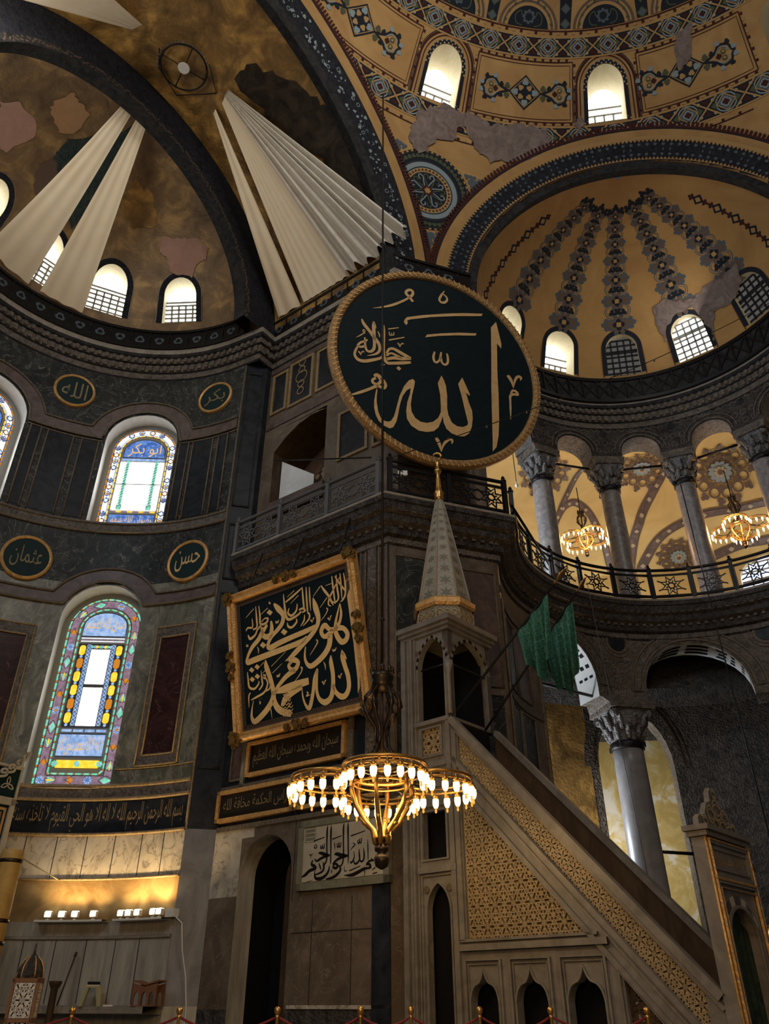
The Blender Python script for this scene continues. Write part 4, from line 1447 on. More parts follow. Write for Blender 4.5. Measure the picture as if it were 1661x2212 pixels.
rm.build('painted_roundel', ['navy', 'paleblue', 'ochre', 'maroon', 'olive', 'navy2'], ceiling)

# bare plaster patches
def patch(mb, W, pts, mi=0, h=0.03, n=5):
    out = []
    rnd = random.Random(len(pts) * 7 + int(pts[0][0]))
    m = len(pts)
    for i in range(m):
        a, b = pts[i], pts[(i + 1) % m]
        for k in range(n):
            t = k / n
            d = math.hypot(b[0] - a[0], b[1] - a[1]) * 0.09
            out.append((a[0] + (b[0] - a[0]) * t + rnd.uniform(-d, d), a[1] + (b[1] - a[1]) * t + rnd.uniform(-d, d)))
    mb.poly(out, W, h, mi)


bp = MB()
patch(bp, WM, [(29.0, 28.9), (33.1, 31.0), (37.4, 30.8), (41.8, 30.0), (47, 30.6), (51.5, 30.4), (51.9, 27.4), (48.1, 24.5), (44, 24.8), (42.3, 24.1), (39.8, 25.6), (37.5, 28.6), (36.2, 28.4), (36.0, 26.2), (33.0, 25.6), (30.4, 22.0), (28.1, 24.1)], 0, 0.045)
patch(bp, WM, [(75.8, 41.0), (79.0, 41.6), (77.8, 38.9), (77.3, 36.9), (74.8, 35.5), (74.7, 38.7)], 0, 0.045)
patch(bp, WM, [(56, 30.9), (57.5, 32.2), (58.3, 31.0), (57.2, 30.2)], 0, 0.045)
bp.build('bare_patch', ['bare'], ceiling)

# ---- edge bands of the two arches
def arch_edge(name, W, t0, t1, fat, label_, dots, span):
    mb = MB()
    ts = frange(t0, t1, 90)
    mb.grid(lambda t, w: W(t, w, 0.06), ts, [-0.22, 0.12], 2)
    mb.grid(lambda t, w: W(t, w, 0.055), ts, [0.12, fat], 0)
    mb.grid(lambda t, w: W(t, w, 0.062), ts, [fat, fat + 0.12], 1)
    mb.grid(lambda t, w: W(t, w, 0.045), ts, [fat + 0.12, fat + 0.36], 4)
    mb.grid(lambda t, w: W(t, w, 0.05), ts, [fat + 0.36, fat + 0.40], 0)
    # reveal edge towards the opening
    mb.grid(lambda t, h: W(t, -0.22, h), ts, [-0.3, 0.06], 2)
    n = span
    for k in range(n):
        t = t0 + (t1 - t0) * (k + 0.5) / n
        dt = (t1 - t0) / n
        mb.poly([(t - dt * 0.3, fat + 0.46), (t + dt * 0.3, fat + 0.46), (t + dt * 0.3, fat + 0.62), (t - dt * 0.3, fat + 0.62)], lambda u, v, h: W(u, v, 0.05), 0, 3)
        mb.poly([(t - dt * 0.5, fat + 0.40), (t + dt * 0.5, fat + 0.40), (t + dt * 0.5, fat + 0.47), (t - dt * 0.5, fat + 0.47)], lambda u, v, h: W(u, v, 0.052), 0, 3)
        if dots:
            rr = random.Random(k)
            for q in range(1 if k % 3 else 2):
                w = 0.2 + (fat - 0.3) * rr.random()
                tt = t + dt * (rr.random() - 0.5)
                s = 0.025 + 0.04 * rr.random()
                if rr.random() < 0.7:
                    leafy(mb, lambda u, v, h: W(u, v, 0.06 + h), tt, w, s, 3, 0, 5, rr.random() * 6, 0.11)
                else:
                    ring(mb, lambda u, v, h: W(u, v, 0.06 + h), tt, w, s, 0.02, 0, 5, 10, 0.11)
        else:
            mb.poly([(t - dt * .5, 0.12), (t, 0.22), (t + dt * .5, 0.12)], lambda u, v, h: W(u, v, 0.06), 0, 4)
            mb.poly([(t - dt * .5, fat), (t, fat - 0.1), (t + dt * .5, fat)], lambda u, v, h: W(u, v, 0.06), 0, 4)
            for w in (0.35, 0.55, 0.75):
                if (k + int(w * 10)) % 2:
                    leafy(mb, lambda u, v, h: W(u, v, 0.06 + h), t, w * fat / 0.95, 0.055, 3, 0, 6, k, 0.095)
    return mb.build(name, ['soot', 'ochre', 'stone_black', 'maroon', 'plaster', 'paleblue', 'navy2'], ceiling)


arch_edge('painted_arch_edge', WBA, -2, 125, 0.85, '', True, 150)
arch_edge('painted_arch_edge', WEA, -4, 184, 0.85, '', False, 150)

# ---- exedra conch
CONCH_WIN = [(c - 6.6, c + 6.6, 12.0, 24.0, 29.6) for c in (134.8, 107.5, 80.0, 52.3, 24.0)]
cc = MB()
us = merge(frange(-40, 215, 170), [w[0] for w in CONCH_WIN], [w[1] for w in CONCH_WIN])
vs = merge(frange(0, 90, 60), [12.0, 29.6])


def conch_skip(u, v):
    return (WC(u, v, 0) - C0V).length < R0 - 0.12 or any(h[0] < u < h[1] and h[2] < v < h[4] for h in CONCH_WIN)


cc.grid(lambda u, v: WC(u, v, 0), us, vs, 0, True, conch_skip)
crown = [(u, 88) for u in frange(0, 360, 24)]
for h_ in CONCH_WIN:
    u0, u1, v0, vsp, v1 = h_
    o = arch_outline(*h_)[1:-1]
    hh = len(o) // 2
    for seg, c in ((o[:hh + 1], (u0, v1)), (o[hh:], (u1, v1))):
        ci = cc.add(WC(c[0], c[1], 0))
        ids = [cc.add(WC(u, v, 0)) for u, v in seg]
        for a, b in zip(ids, ids[1:]):
            cc.face((ci, a, b), 0, True)
    ol = arch_outline(*h_)
    am = (u0 + u1) / 2
    out = Vector((cos(R(am)), sin(R(am)), 0))
    a_ = [cc.add(WC(u, v, 0)) for u, v in ol]
    b_ = [cc.add(WC(u, v, 0) + out * 0.8 + Vector((0, 0, -0.05))) for u, v in ol]
    for k in range(len(ol)):
        j = (k + 1) % len(ol)
        cc.face((a_[k], a_[j], b_[j], b_[k]), 1)
conch = struct(cc.build('ceiling', ['plaster_conch', 'reveal_y']), 'orange painted half dome of the exedra with floral strips', 'ceiling')
names = ['half hidden window of the exedra half dome beside the big roundel', 'bright window of the exedra half dome second from the big roundel', 'dark latticed window of the exedra half dome between two bright ones', 'bright latticed window of the exedra half dome under the grey patch', 'dark latticed window of the exedra half dome at its outer end']
for k, h_ in enumerate(CONCH_WIN):
    am = (h_[0] + h_[1]) / 2
    out = Vector((cos(R(am)), sin(R(am)), 0))
    dim = k in (2, 4)
    pane_window('window_%d' % wn, [WC(u, v, 0) for u, v in arch_outline(*h_)], out, names[k], 'sky_dim' if dim else 'sky_pane', 0.22 if k in (2, 3, 4) else 0.7, 7 if k in (2, 3, 4) else 4, 5, 0.93 if k in (2, 3, 4) else 0.45, 'stone_black' if dim else 'leadlight')
    wn += 1
cb = MB()
for u0, u1, v0, vsp, v1 in CONCH_WIN:
    uc = (u0 + u1) / 2
    for d, w, mi in ((0.9, 1.5, 0), (1.9, 0.25, 1)):
        ribbon(cb, WC, arch_outline(u0 - d, u1 + d, v0 + 0.5, vsp, v1 + d, 20), w, 0.012, mi, False, 1, 0, 0.92)
    pts = arch_outline(u0 - 1.75, u1 + 1.75, v0 + 0.5, vsp, v1 + 1.75, 30)
    pts = [(pts[0][0], v) for v in frange(v0, vsp, 12)] + pts[2:-2] + [(pts[-1][0], v) for v in frange(vsp, v0, 12)]
    for u, v in pts:
        disc(cb, WC, u, v, 0.3, 0.014, 0, 6, 0.92)
cb.build('painted_border', ['navy', 'maroon', 'cream'], conch)
rb = MB()
for az, wide in ((134.5, 1), (107.0, 1), (80.0, 1), (51.5, 1), (26.0, 1), (155.5, 0), (5.5, 0)):
    el = 33.5
    k = 0
    while el < 76:
        asp = max(0.22, cos(R(el)))
        if wide:
            r = 4.3 * (1 - (el - 33) / 80)
            if k % 2 == 0:
                for s in (1, -1):
                    leafy(rb, WC, az + s * r * 1.0 / asp, el + 0.3, r * 0.62, 5, 0.010, 1, PI * (s < 0), asp, 0.35)
                    leafy(rb, WC, az + s * r * 0.95 / asp, el + 0.3, r * 0.38, 5, 0.014, 3, PI * (s < 0), asp, 0.35)
                leafy(rb, WC, az, el, r * 1.05, 8, 0.012, 1, PI / 8, asp, 0.35)
                leafy(rb, WC, az, el, r * 0.9, 8, 0.016, 3, PI / 8, asp, 0.4)
                leafy(rb, WC, az, el, r * 0.55, 4, 0.020, 0, 0, asp, 0.4)
                leafy(rb, WC, az, el, r * 0.27, 4, 0.024, 2, PI / 4, asp)
            else:
                for s in (1, -1):
                    ribbon(rb, WC, [(az, el - r * 0.7), (az + s * r * 0.9 / asp, el - r * 0.35), (az + s * r * 1.15 / asp, el + r * 0.3), (az + s * r * 0.5 / asp, el + r * 0.75), (az + s * 0.15 * r / asp, el + r * 0.3)], r * 0.24, 0.012, 1, False, 4, 0, asp)
                    ribbon(rb, WC, [(az, el - r * 0.7), (az + s * r * 0.9 / asp, el - r * 0.35), (az + s * r * 1.15 / asp, el + r * 0.3), (az + s * r * 0.5 / asp, el + r * 0.75)], r * 0.09, 0.016, 2, False, 4, 0, asp)
                    leafy(rb, WC, az + s * r * 0.55 / asp, el, r * 0.34, 3, 0.018, 0, PI / 2, asp, 0.5)
                leafy(rb, WC, az, el + r * 0.1, r * 0.4, 4, 0.02, 0, PI / 4, asp, 0.5)
            el += r * 1.12
        else:
            r = 1.7
            if k % 3 == 0:
                ngon(rb, WC, az, el - 12, r * 1.25, 4, 0.012, 0, PI / 2, max(0.3, cos(R(el - 12))))
                leafy(rb, WC, az, el - 12, r * 0.6, 4, 0.016, 2, 0, max(0.3, cos(R(el - 12))))
            else:
                leafy(rb, WC, az, el - 12, r * 0.75, 4, 0.012, 4, 0, max(0.3, cos(R(el - 12))), 0.5)
            el += r * 1.5
        k += 1
    if wide:
        for q in range(3):
            leafy(rb, WC, az + (q - 1) * 9, 77 + (q == 1) * 1.5, 1.6, 3, 0.012, 0, PI / 2 * q, 0.24, 0.5)
rb.build('painted_strip', ['navy', 'navy2', 'ochre', 'brownpaint', 'maroon'], conch)
bp = MB()
patch(bp, WC, [(62.6, 36.8), (56, 38.6), (52, 35.6), (45.0, 33.8), (34, 35.5), (29.9, 34.0), (20.8, 34.1), (24.1, 27.5), (31, 24), (39.2, 25.4), (42, 20), (44.2, 14.1), (45.5, 24), (47, 31), (55, 31.4), (60.5, 27.0), (61.5, 22.0), (63.5, 29.1)], 0, 0.035)
bp.build('bare_patch', ['bare'], conch)
# thin painted line inside the exedra arch
# ---- bema barrel vault
bv = MB()
bv.grid(lambda a, t: WBR(a, t, 0), frange(-5.0, 0.05, 20), frange(0, 180, 60), 0)
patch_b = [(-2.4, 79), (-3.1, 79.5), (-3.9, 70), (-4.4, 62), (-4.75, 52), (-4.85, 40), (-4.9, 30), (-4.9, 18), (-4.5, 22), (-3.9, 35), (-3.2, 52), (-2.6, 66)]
barrel = struct(bv.build('ceiling', ['gold_mosaic']), 'tarnished gold mosaic barrel vault before the apse', 'ceiling')
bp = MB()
patch(bp, lambda u, v, h: WBR(u / 9.1, v, h), [(a * 9.1, t) for a, t in patch_b], 0, 0.03)  # irregular patch of darker mosaic on the barrel vault
bp.build('dark_patch', 'mosaic_dark', barrel)
# ---- apse half dome
APSE_HW = [(c - w / 2, c + w / 2, 13.0, 24.5, t) for c, w, t in ((33.6, 13.2, 31.0), (60.9, 13.2, 32.2), (86.5, 13.2, 33.0), (112.0, 13.2, 33.0))]
ah = MB()
for w in APSE_HW: pass
holed(ah, lambda u, v, h: WH(u, v, -h), frange(0, 180, 72), frange(0, 90, 36), APSE_HW, None, 0)
for h_ in APSE_HW:
    ol = arch_outline(*h_)
    am = (h_[0] + h_[1]) / 2
    o0 = L(sin(R(am)), cos(R(am)), 0) - L(0, 0, 0)
    a_ = [ah.add(WH(u, v, 0)) for u, v in ol]
    b_ = [ah.add(WH(u, v, 0) + o0 * 0.9 + Vector((0, 0, -0.05))) for u, v in ol]
    for k in range(len(ol)):
        j = (k + 1) % len(ol)
        ah.face((a_[k], a_[j], b_[j], b_[k]), 1)
ahd = struct(ah.build('ceiling', ['gold_mosaic_apse', 'reveal_y']), 'worn gold mosaic half dome of the apse', 'ceiling')
names = ['bright arched window of the apse half dome nearest the pier', 'bright arched window of the apse half dome beside the cloth strips', 'bright window of the apse half dome between the two cloth strips', 'bright window of the apse half dome above its central axis']
for k, h_ in enumerate(APSE_HW):
    am = (h_[0] + h_[1]) / 2
    o0 = L(sin(R(am)), cos(R(am)), 0) - L(0, 0, 0)
    pane_window('window_%d' % wn, [WH(u, v, 0) for u, v in arch_outline(*h_)], o0, names[k], 'sky_pane', 0.42, 6, 5, 0.55)
    wn += 1
ap = MB()
for u0, u1, v0, vsp, v1 in APSE_HW:
    ribbon(ap, WH, arch_outline(u0 - 1.0, u1 + 1.0, v0, vsp, v1 + 1.0, 20), 2.2, 0.015, 3, False, 1, 0, 0.92)
    ribbon(ap, WH, arch_outline(u0 - 2.1, u1 + 2.1, v0, vsp, v1 + 2.1, 20), 0.2, 0.02, 5, False, 1, 0, 0.92)
patch(ap, WH, [(141.5, 42.5), (138.5, 48.2), (127.8, 52.1), (120.1, 48.8), (121.6, 42.1), (120.6, 38.9), (124.8, 37.1), (132, 38)], 0, 0.03)
patch(ap, WH, [(134.3, 58.3), (142.5, 65.0), (131.2, 67.3), (121.8, 69.2), (114.6, 65.0), (112.7, 60.6), (117.1, 57.7), (127.6, 57.3)], 1, 0.03)
patch(ap, WH, [(42.1, 45.2), (33.8, 44.8), (25.3, 44.7), (19.2, 40.1), (21.4, 36.3), (26.0, 35.3), (28.6, 30.8), (37.6, 32.6), (39.8, 38.3), (42.6, 39.8)], 0, 0.03)
patch(ap, WH, [(108.8, 52.7), (111.0, 59.1), (99.2, 71.2), (83.7, 79.3), (73, 76), (76.1, 70.6), (79.0, 56.4), (82.2, 37.8), (95.3, 40.0), (99, 47), (106.1, 49.3)], 2, 0.025)
patch(ap, WH, [(110, 46), (106, 51), (99, 48), (97, 39), (102, 38)], 4, 0.03)
patch(ap, WH, [(62, 62), (48, 60), (44, 50), (56, 46), (66, 52)], 6, 0.02)
ap.build('mosaic_patch', ['pinkplaster', 'tanplaster', 'tealfigure', 'soot', 'brownpaint', 'marble_green', 'gold_mosaic'], ahd)
# arch between apse and bema
ag = MB()
ts = frange(0, 180, 90)
ag.grid(lambda t, r: L(-0.03, r * cos(R(t)), H2 + r * sin(R(t))), ts, [4.85, 5.1, 6.0, 6.32], 0, True, None, lambda t, r: 1 if r < 5.1 else 0)
ag.grid(lambda t, a: L(a, 4.85 * cos(R(t)), H2 + 4.85 * sin(R(t))), ts, [-0.03, 0.45], 1)
ag.grid(lambda t, r: L(0.45, r * cos(R(t)), H2 + r * sin(R(t))), ts, [4.85, 5.6], 0)
rr = random.Random(3)
for k in range(260):
    t = 180 * (k + 0.5) / 260
    r = 4.9 + 0.17 * rr.random()
    leafy(ag, lambda u, v, h: L(-0.035 - h, v * cos(R(u)), H2 + v * sin(R(u))), t, r, 0.035, 3, 0.0, 2, rr.random() * 6, 0.09)
struct(ag.build('trim_apse_arch', ['soot', 'stone_black', 'brownpaint']), 'dark mosaic arch framing the apse half dome', 'arch')

# ---- gallery room behind the upper columns
gv = MB()
def vault(a, t):
    # t 0..1 from the arcade wall to the outer wall
    r = 6.65 + 6.4 * t
    z = 19.35 + 0.75 * sin(PI * min(1, t * 1.4)) - 4.6 * max(0, t - 0.35) ** 1.7
    return exed(a, z, r)
gv.grid(vault, frange(160, -40, 60), frange(0, 1, 20), 0)
zo = vault(0, 1).z
WG = lambda a, z, h: exed(a, z, 13.05 + h)
GW = [(c - 5, c + 5, 14.6, 16.2, 16.98) for c in (56.0,)]
holed(gv, WG, frange(160, -40, 80), frange(12, zo, 6), GW, None, 0)
for g in GW:
    reveal(gv, WG, g, 0, 0.5, 1)
gv.grid(lambda a, r: exed(a, 12.0, r), frange(160, -40, 40), [5.2, 13.05], 2)
gv.grid(lambda z, r: exed(160, z, r), [12, 20], [6, 13], 0)
gal = struct(gv.build('wall_gallery', ['plaster_yellow', 'reveal_y', 'marble_streak']), 'pale yellow vaulted gallery behind the upper columns', 'wall')
k = 0
for g in GW:
    am = (g[0] + g[1]) / 2
    pane_window('window_%d' % wn, [WG(u, v, 0) for u, v in arch_outline(*g)], Vector((cos(R(am)), sin(R(am)), 0)),
                'bright latticed gallery window low behind the balcony railing', 'sky_gal', 0.3, 6, 6, 0.95)
    wn += 1
    k += 1
gp = MB()
WV = lambda u, v, h: vault(u, v) + (exed(u, 0, 1) - exed(u, 0, 0)) * (-h) * (0.5 if v > 0.5 else 0) + Vector((0, 0, -h * 2))
def rib_path(a0, t0, a1, t1, bend=0.0, n=16):
    return [(a0 + (a1 - a0) * k / n, t0 + (t1 - t0) * (k / n) + bend * sin(PI * k / n)) for k in range(n + 1)]
def painted_rib(P, w=0.048):
    P = smooth_pts(P, False, 6)
    ribbon(gp, WV, [(a, t, w) for a, t in P], None, 0.02, 0, False, 1, 0, 0.024)
    ribbon(gp, WV, [(a, t, w * 0.62) for a, t in P], None, 0.03, 4, False, 1, 0, 0.024)
    for k, (a, t) in enumerate(P):
        if k % 4 == 2:
            leafy(gp, WV, a, t, w * 0.24, 4, 0.04, 2, 0, 0.024)
painted_rib([(88.5, 0.30), (89.5, 0.358), (91.2, 0.419), (93.2, 0.551), (94.8, 0.665), (96.5, 0.85)], 0.03)
painted_rib([(69.0, 0.36), (70.8, 0.472), (73.6, 0.567), (76.6, 0.671), (78.4, 0.792), (79.3, 0.91), (79.6, 0.97)])
painted_rib([(44.0, 0.80), (51.9, 0.748), (57.1, 0.734), (64.2, 0.72), (70.0, 0.756), (73.9, 0.822), (76.7, 0.931), (77.5, 0.98)])
painted_rib([(46.0, 0.97), (54.5, 0.945), (59.3, 0.935), (64.5, 0.963), (67, 0.99)])
painted_rib([(95.8, 0.75), (94.8, 0.665), (93.2, 0.609), (90.8, 0.597), (87.6, 0.654), (84.9, 0.778), (83.5, 0.915), (83.0, 0.98)], 0.036)
painted_rib([(44.0, 0.30), (42, 0.47), (45, 0.6), (47.5, 0.72)])
for c, tc, q in ((75.7, 0.40, 1), (58.6, 0.53, 1.1), (70.5, 0.925, 0.65), (100, 0.42, 1)):
    W2 = lambda u, v, h: WV(u, v, h * 2)
    for k in range(12):
        t_ = 2 * PI * k / 12
        x, y = c + q * 0.105 * cos(t_) / 0.024, tc + q * 0.105 * sin(t_)
        ring(gp, W2, x, y, 0.022 * q, 0.010, 0.02, 0, 10, 0.024)
        leafy(gp, W2, c + q * 0.14 * cos(t_ + 0.26) / 0.024, tc + q * 0.14 * sin(t_ + 0.26), 0.02 * q, 3, 0.02, 4, t_, 0.024, 0.5)
        leafy(gp, W2, c + q * 0.08 * cos(t_ + 0.26) / 0.024, tc + q * 0.08 * sin(t_ + 0.26), 0.018 * q, 4, 0.025, 0, t_, 0.024, 0.4)
    leafy(gp, W2, c, tc, 0.066 * q, 12, 0.02, 0, 0, 0.024, 0.2)
    leafy(gp, W2, c, tc, 0.056 * q, 12, 0.03, 3, 0, 0.024, 0.2)
    leafy(gp, W2, c, tc, 0.030 * q, 8, 0.04, 2, 0, 0.024, 0.35)
    leafy(gp, W2, c, tc, 0.014 * q, 6, 0.05, 0, 0, 0.024)
gp.build('painted_rib', ['brownpaint', 'navy2', 'cream', 'paleblue', 'purple'], gal)


# lettering outlines and strokes, millimetres in the plane of each board: (x, y) or (x, y, width)
ROUNDEL_POLYS = [[(1710,1998),(1547,1746),(1544,1129),(1539,527),(1526,-272),(1533,-1291),(1537,-1785),(1535,-2257),(1647,-2098),(1713,-1741),(1740,-1238),(1740,-473),(1719,311),(1725,1241),(1848,1106),(1866,1256),(1784,1651)],[(1296,2150),(1262,2052),(445,1785),(-275,1516),(-856,1245),(-951,1178),(-925,1105),(-969,1015),(-1041,1095),(-1017,1198),(-951,1296),(-512,1505),(201,1795),(689,1970)],[(1100,1399),(1069,1309),(449,1125),(-27,957),(-418,788),(-367,896),(90,1083),(569,1254)],[(669,-198),(550,-439),(652,-792),(753,-1225),(838,-1561),(820,-1649),(687,-1737),(534,-1752),(380,-1679),(279,-1469),(244,-1265),(240,-905),(204,-598),(146,-441),(71,-309),(-30,-577),(42,-911),(69,-1264),(68,-1454),(-1,-1637),(-139,-1789),(-308,-1868),(-478,-1877),(-629,-1800),(-729,-1641),(-757,-1438),(-734,-1148),(-679,-845),(-666,-696),(-728,-646),(-834,-719),(-956,-923),(-1070,-1264),(-1139,-1633),(-1191,-1901),(-1267,-2057),(-1337,-2098),(-1429,-2099),(-1535,-2036),(-1616,-1852),(-1667,-1590),(-1673,-1429),(-1663,-1262),(-1686,-1186),(-1713,-1370),(-1732,-1607),(-1722,-1789),(-1671,-1981),(-1581,-2139),(-1443,-2239),(-1288,-2278),(-1198,-2221),(-1123,-2043),(-1081,-1780),(-1050,-1516),(-986,-1241),(-887,-1047),(-777,-940),(-789,-1115),(-854,-1393),(-876,-1656),(-847,-1880),(-726,-2055),(-513,-2150),(-302,-2135),(-112,-2060),(14,-1913),(86,-1708),(123,-1546),(152,-1738),(230,-1904),(382,-2005),(579,-2037),(732,-2006),(864,-1884),(942,-1676),(972,-1408),(955,-1172),(866,-953),(776,-647),(878,-718),(896,-688),(753,-369)],[(-1560,-376),(-1503,-422),(-1554,-504),(-1611,-454)],[(-1132,-358),(-1054,-416),(-1113,-502),(-1193,-437)]]
ROUNDEL_STROKES = [[(-802,1868,72),(-914,2001,90),(-1016,2094,80),(-975,2205,80),(-878,2250,90),(-813,2197,80),(-845,2067,80),(-957,1933,60),(-1146,1753,69),(-1402,1551,74),(-1656,1404,48),(-1925,1273,8)],[(119,2561,22),(24,2370,68),(-28,2209,67),(27,2133,75),(124,2155,76),(201,2258,65),(183,2367,54),(59,2454,33)],[(-135,401,51),(-167,233,70),(-141,97,70),(-71,73,65),(9,180,60),(41,348,66),(52,444,41)],[(47,271,66),(80,110,65),(174,67,65),(248,172,66),(241,355,66),(212,453,36)],[(-1776,-853,71),(-1696,-802,110),(-1611,-862,117),(-1592,-969,88),(-1682,-1078,79),(-1797,-1055,79),(-1802,-972,70),(-1724,-894,71)],[(-1610,-880,89),(-1517,-929,89),(-1453,-1042,80),(-1498,-1147,79),(-1614,-1124,88),(-1712,-1124,88)],[(-1648,-1097,88),(-1867,-1269,78),(-2084,-1421,77),(-2268,-1535,51),(-2407,-1604,7)],[(-49,-2239,78),(10,-2327,102),(66,-2472,71),(102,-2616,11)],[(102,-2610,13),(150,-2406,58),(234,-2272,76),(319,-2193,77),(395,-2209,72),(385,-2308,27)],[(2031,262,95),(2121,146,106),(2172,14,68),(2198,-116,16)],[(2198,-111,16),(2233,85,58),(2285,233,80),(2375,318,85),(2444,292,75),(2416,203,27)],[(2107,-346,52),(2173,-197,65),(2283,-214,84),(2318,-293,78),(2182,-320,73),(2094,-402,73),(2088,-585,62),(2088,-842,56),(2084,-1148,10)],[(-2202,829,37),(-2138,686,93),(-1967,501,92),(-1823,328,101),(-1697,170,92),(-1670,-18,73),(-1763,-163,63),(-1989,-288,11)],[(-1876,850,30),(-1871,691,93),(-1846,439,92),(-1818,152,82),(-1829,-27,82),(-1914,-135,76),(-2012,-122,69),(-2064,37,58),(-2087,265,40)],[(-2018,218,37),(-2064,154,65),(-2192,66,61),(-2258,-57,61),(-2151,-58,68),(-2053,21,58)],[(-2250,-59,54),(-2313,-232,62),(-2317,-368,71),(-2224,-473,92),(-2060,-476,98),(-1851,-381,90),(-1625,-247,72),(-1556,-120,66)],[(-1590,821,26),(-1587,621,84),(-1578,325,83),(-1570,71,83),(-1541,-193,95),(-1453,-340,91),(-1319,-324,87),(-985,-212,96),(-799,-143,67)],[(-1474,-66,55),(-1414,89,70),(-1289,141,83),(-1064,68,102),(-803,-21,78)],[(-803,-21,78),(-1058,-97,111),(-1277,-143,95),(-1458,-236,80)],[(-1476,-134,55),(-1350,-15,59),(-1178,-55,81),(-1058,-78,74)],[(-1885,848,56),(-1837,742,49),(-1797,644,11)],[(-1465,730,38),(-1178,868,30)],[(-1432,380,41),(-1006,603,34)],[(-1435,659,26),(-1423,552,30),(-1375,557,30),(-1365,641,26),(-1359,573,30),(-1308,585,30),(-1303,680,23)],[(-1187,357,45),(-1142,321,45),(-1114,246,9)],[(-1114,246,9),(-1084,359,34),(-1033,394,34),(-1020,362,15)],[(-2236,-224,43),(-2193,-254,43),(-2164,-326,9)],[(-2164,-326,9),(-2138,-218,32),(-2094,-185,32),(-2079,-215,14)],[(-2091,382,33),(-2148,443,29),(-2143,494,29),(-2104,487,29),(-2110,416,26),(-2206,297,33),(-2324,191,7)],[(-1751,569,19),(-1704,484,41),(-1691,389,15)]]
FRAME_POLYS = [[(3792,2748),(3704,2607),(3713,2239),(3723,1789),(3740,1520),(3732,1090),(3737,748),(3700,420),(3770,538),(3804,817),(3840,1236),(3847,1582),(3845,2025),(3841,2386),(3892,2309),(3856,2492)],[(1745,2343),(1860,2240),(1760,2173),(1645,2277)],[(1044,2191),(1160,2092),(1062,2027),(946,2126)],[(1334,2925),(1443,2826),(1350,2765),(1240,2864)],[(623,1669),(724,1586),(639,1529),(538,1613)],[(808,1703),(908,1620),(824,1564),(724,1647)],[(622,1443),(722,1361),(638,1305),(538,1387)],[(796,1477),(895,1395),(812,1339),(712,1421)]]
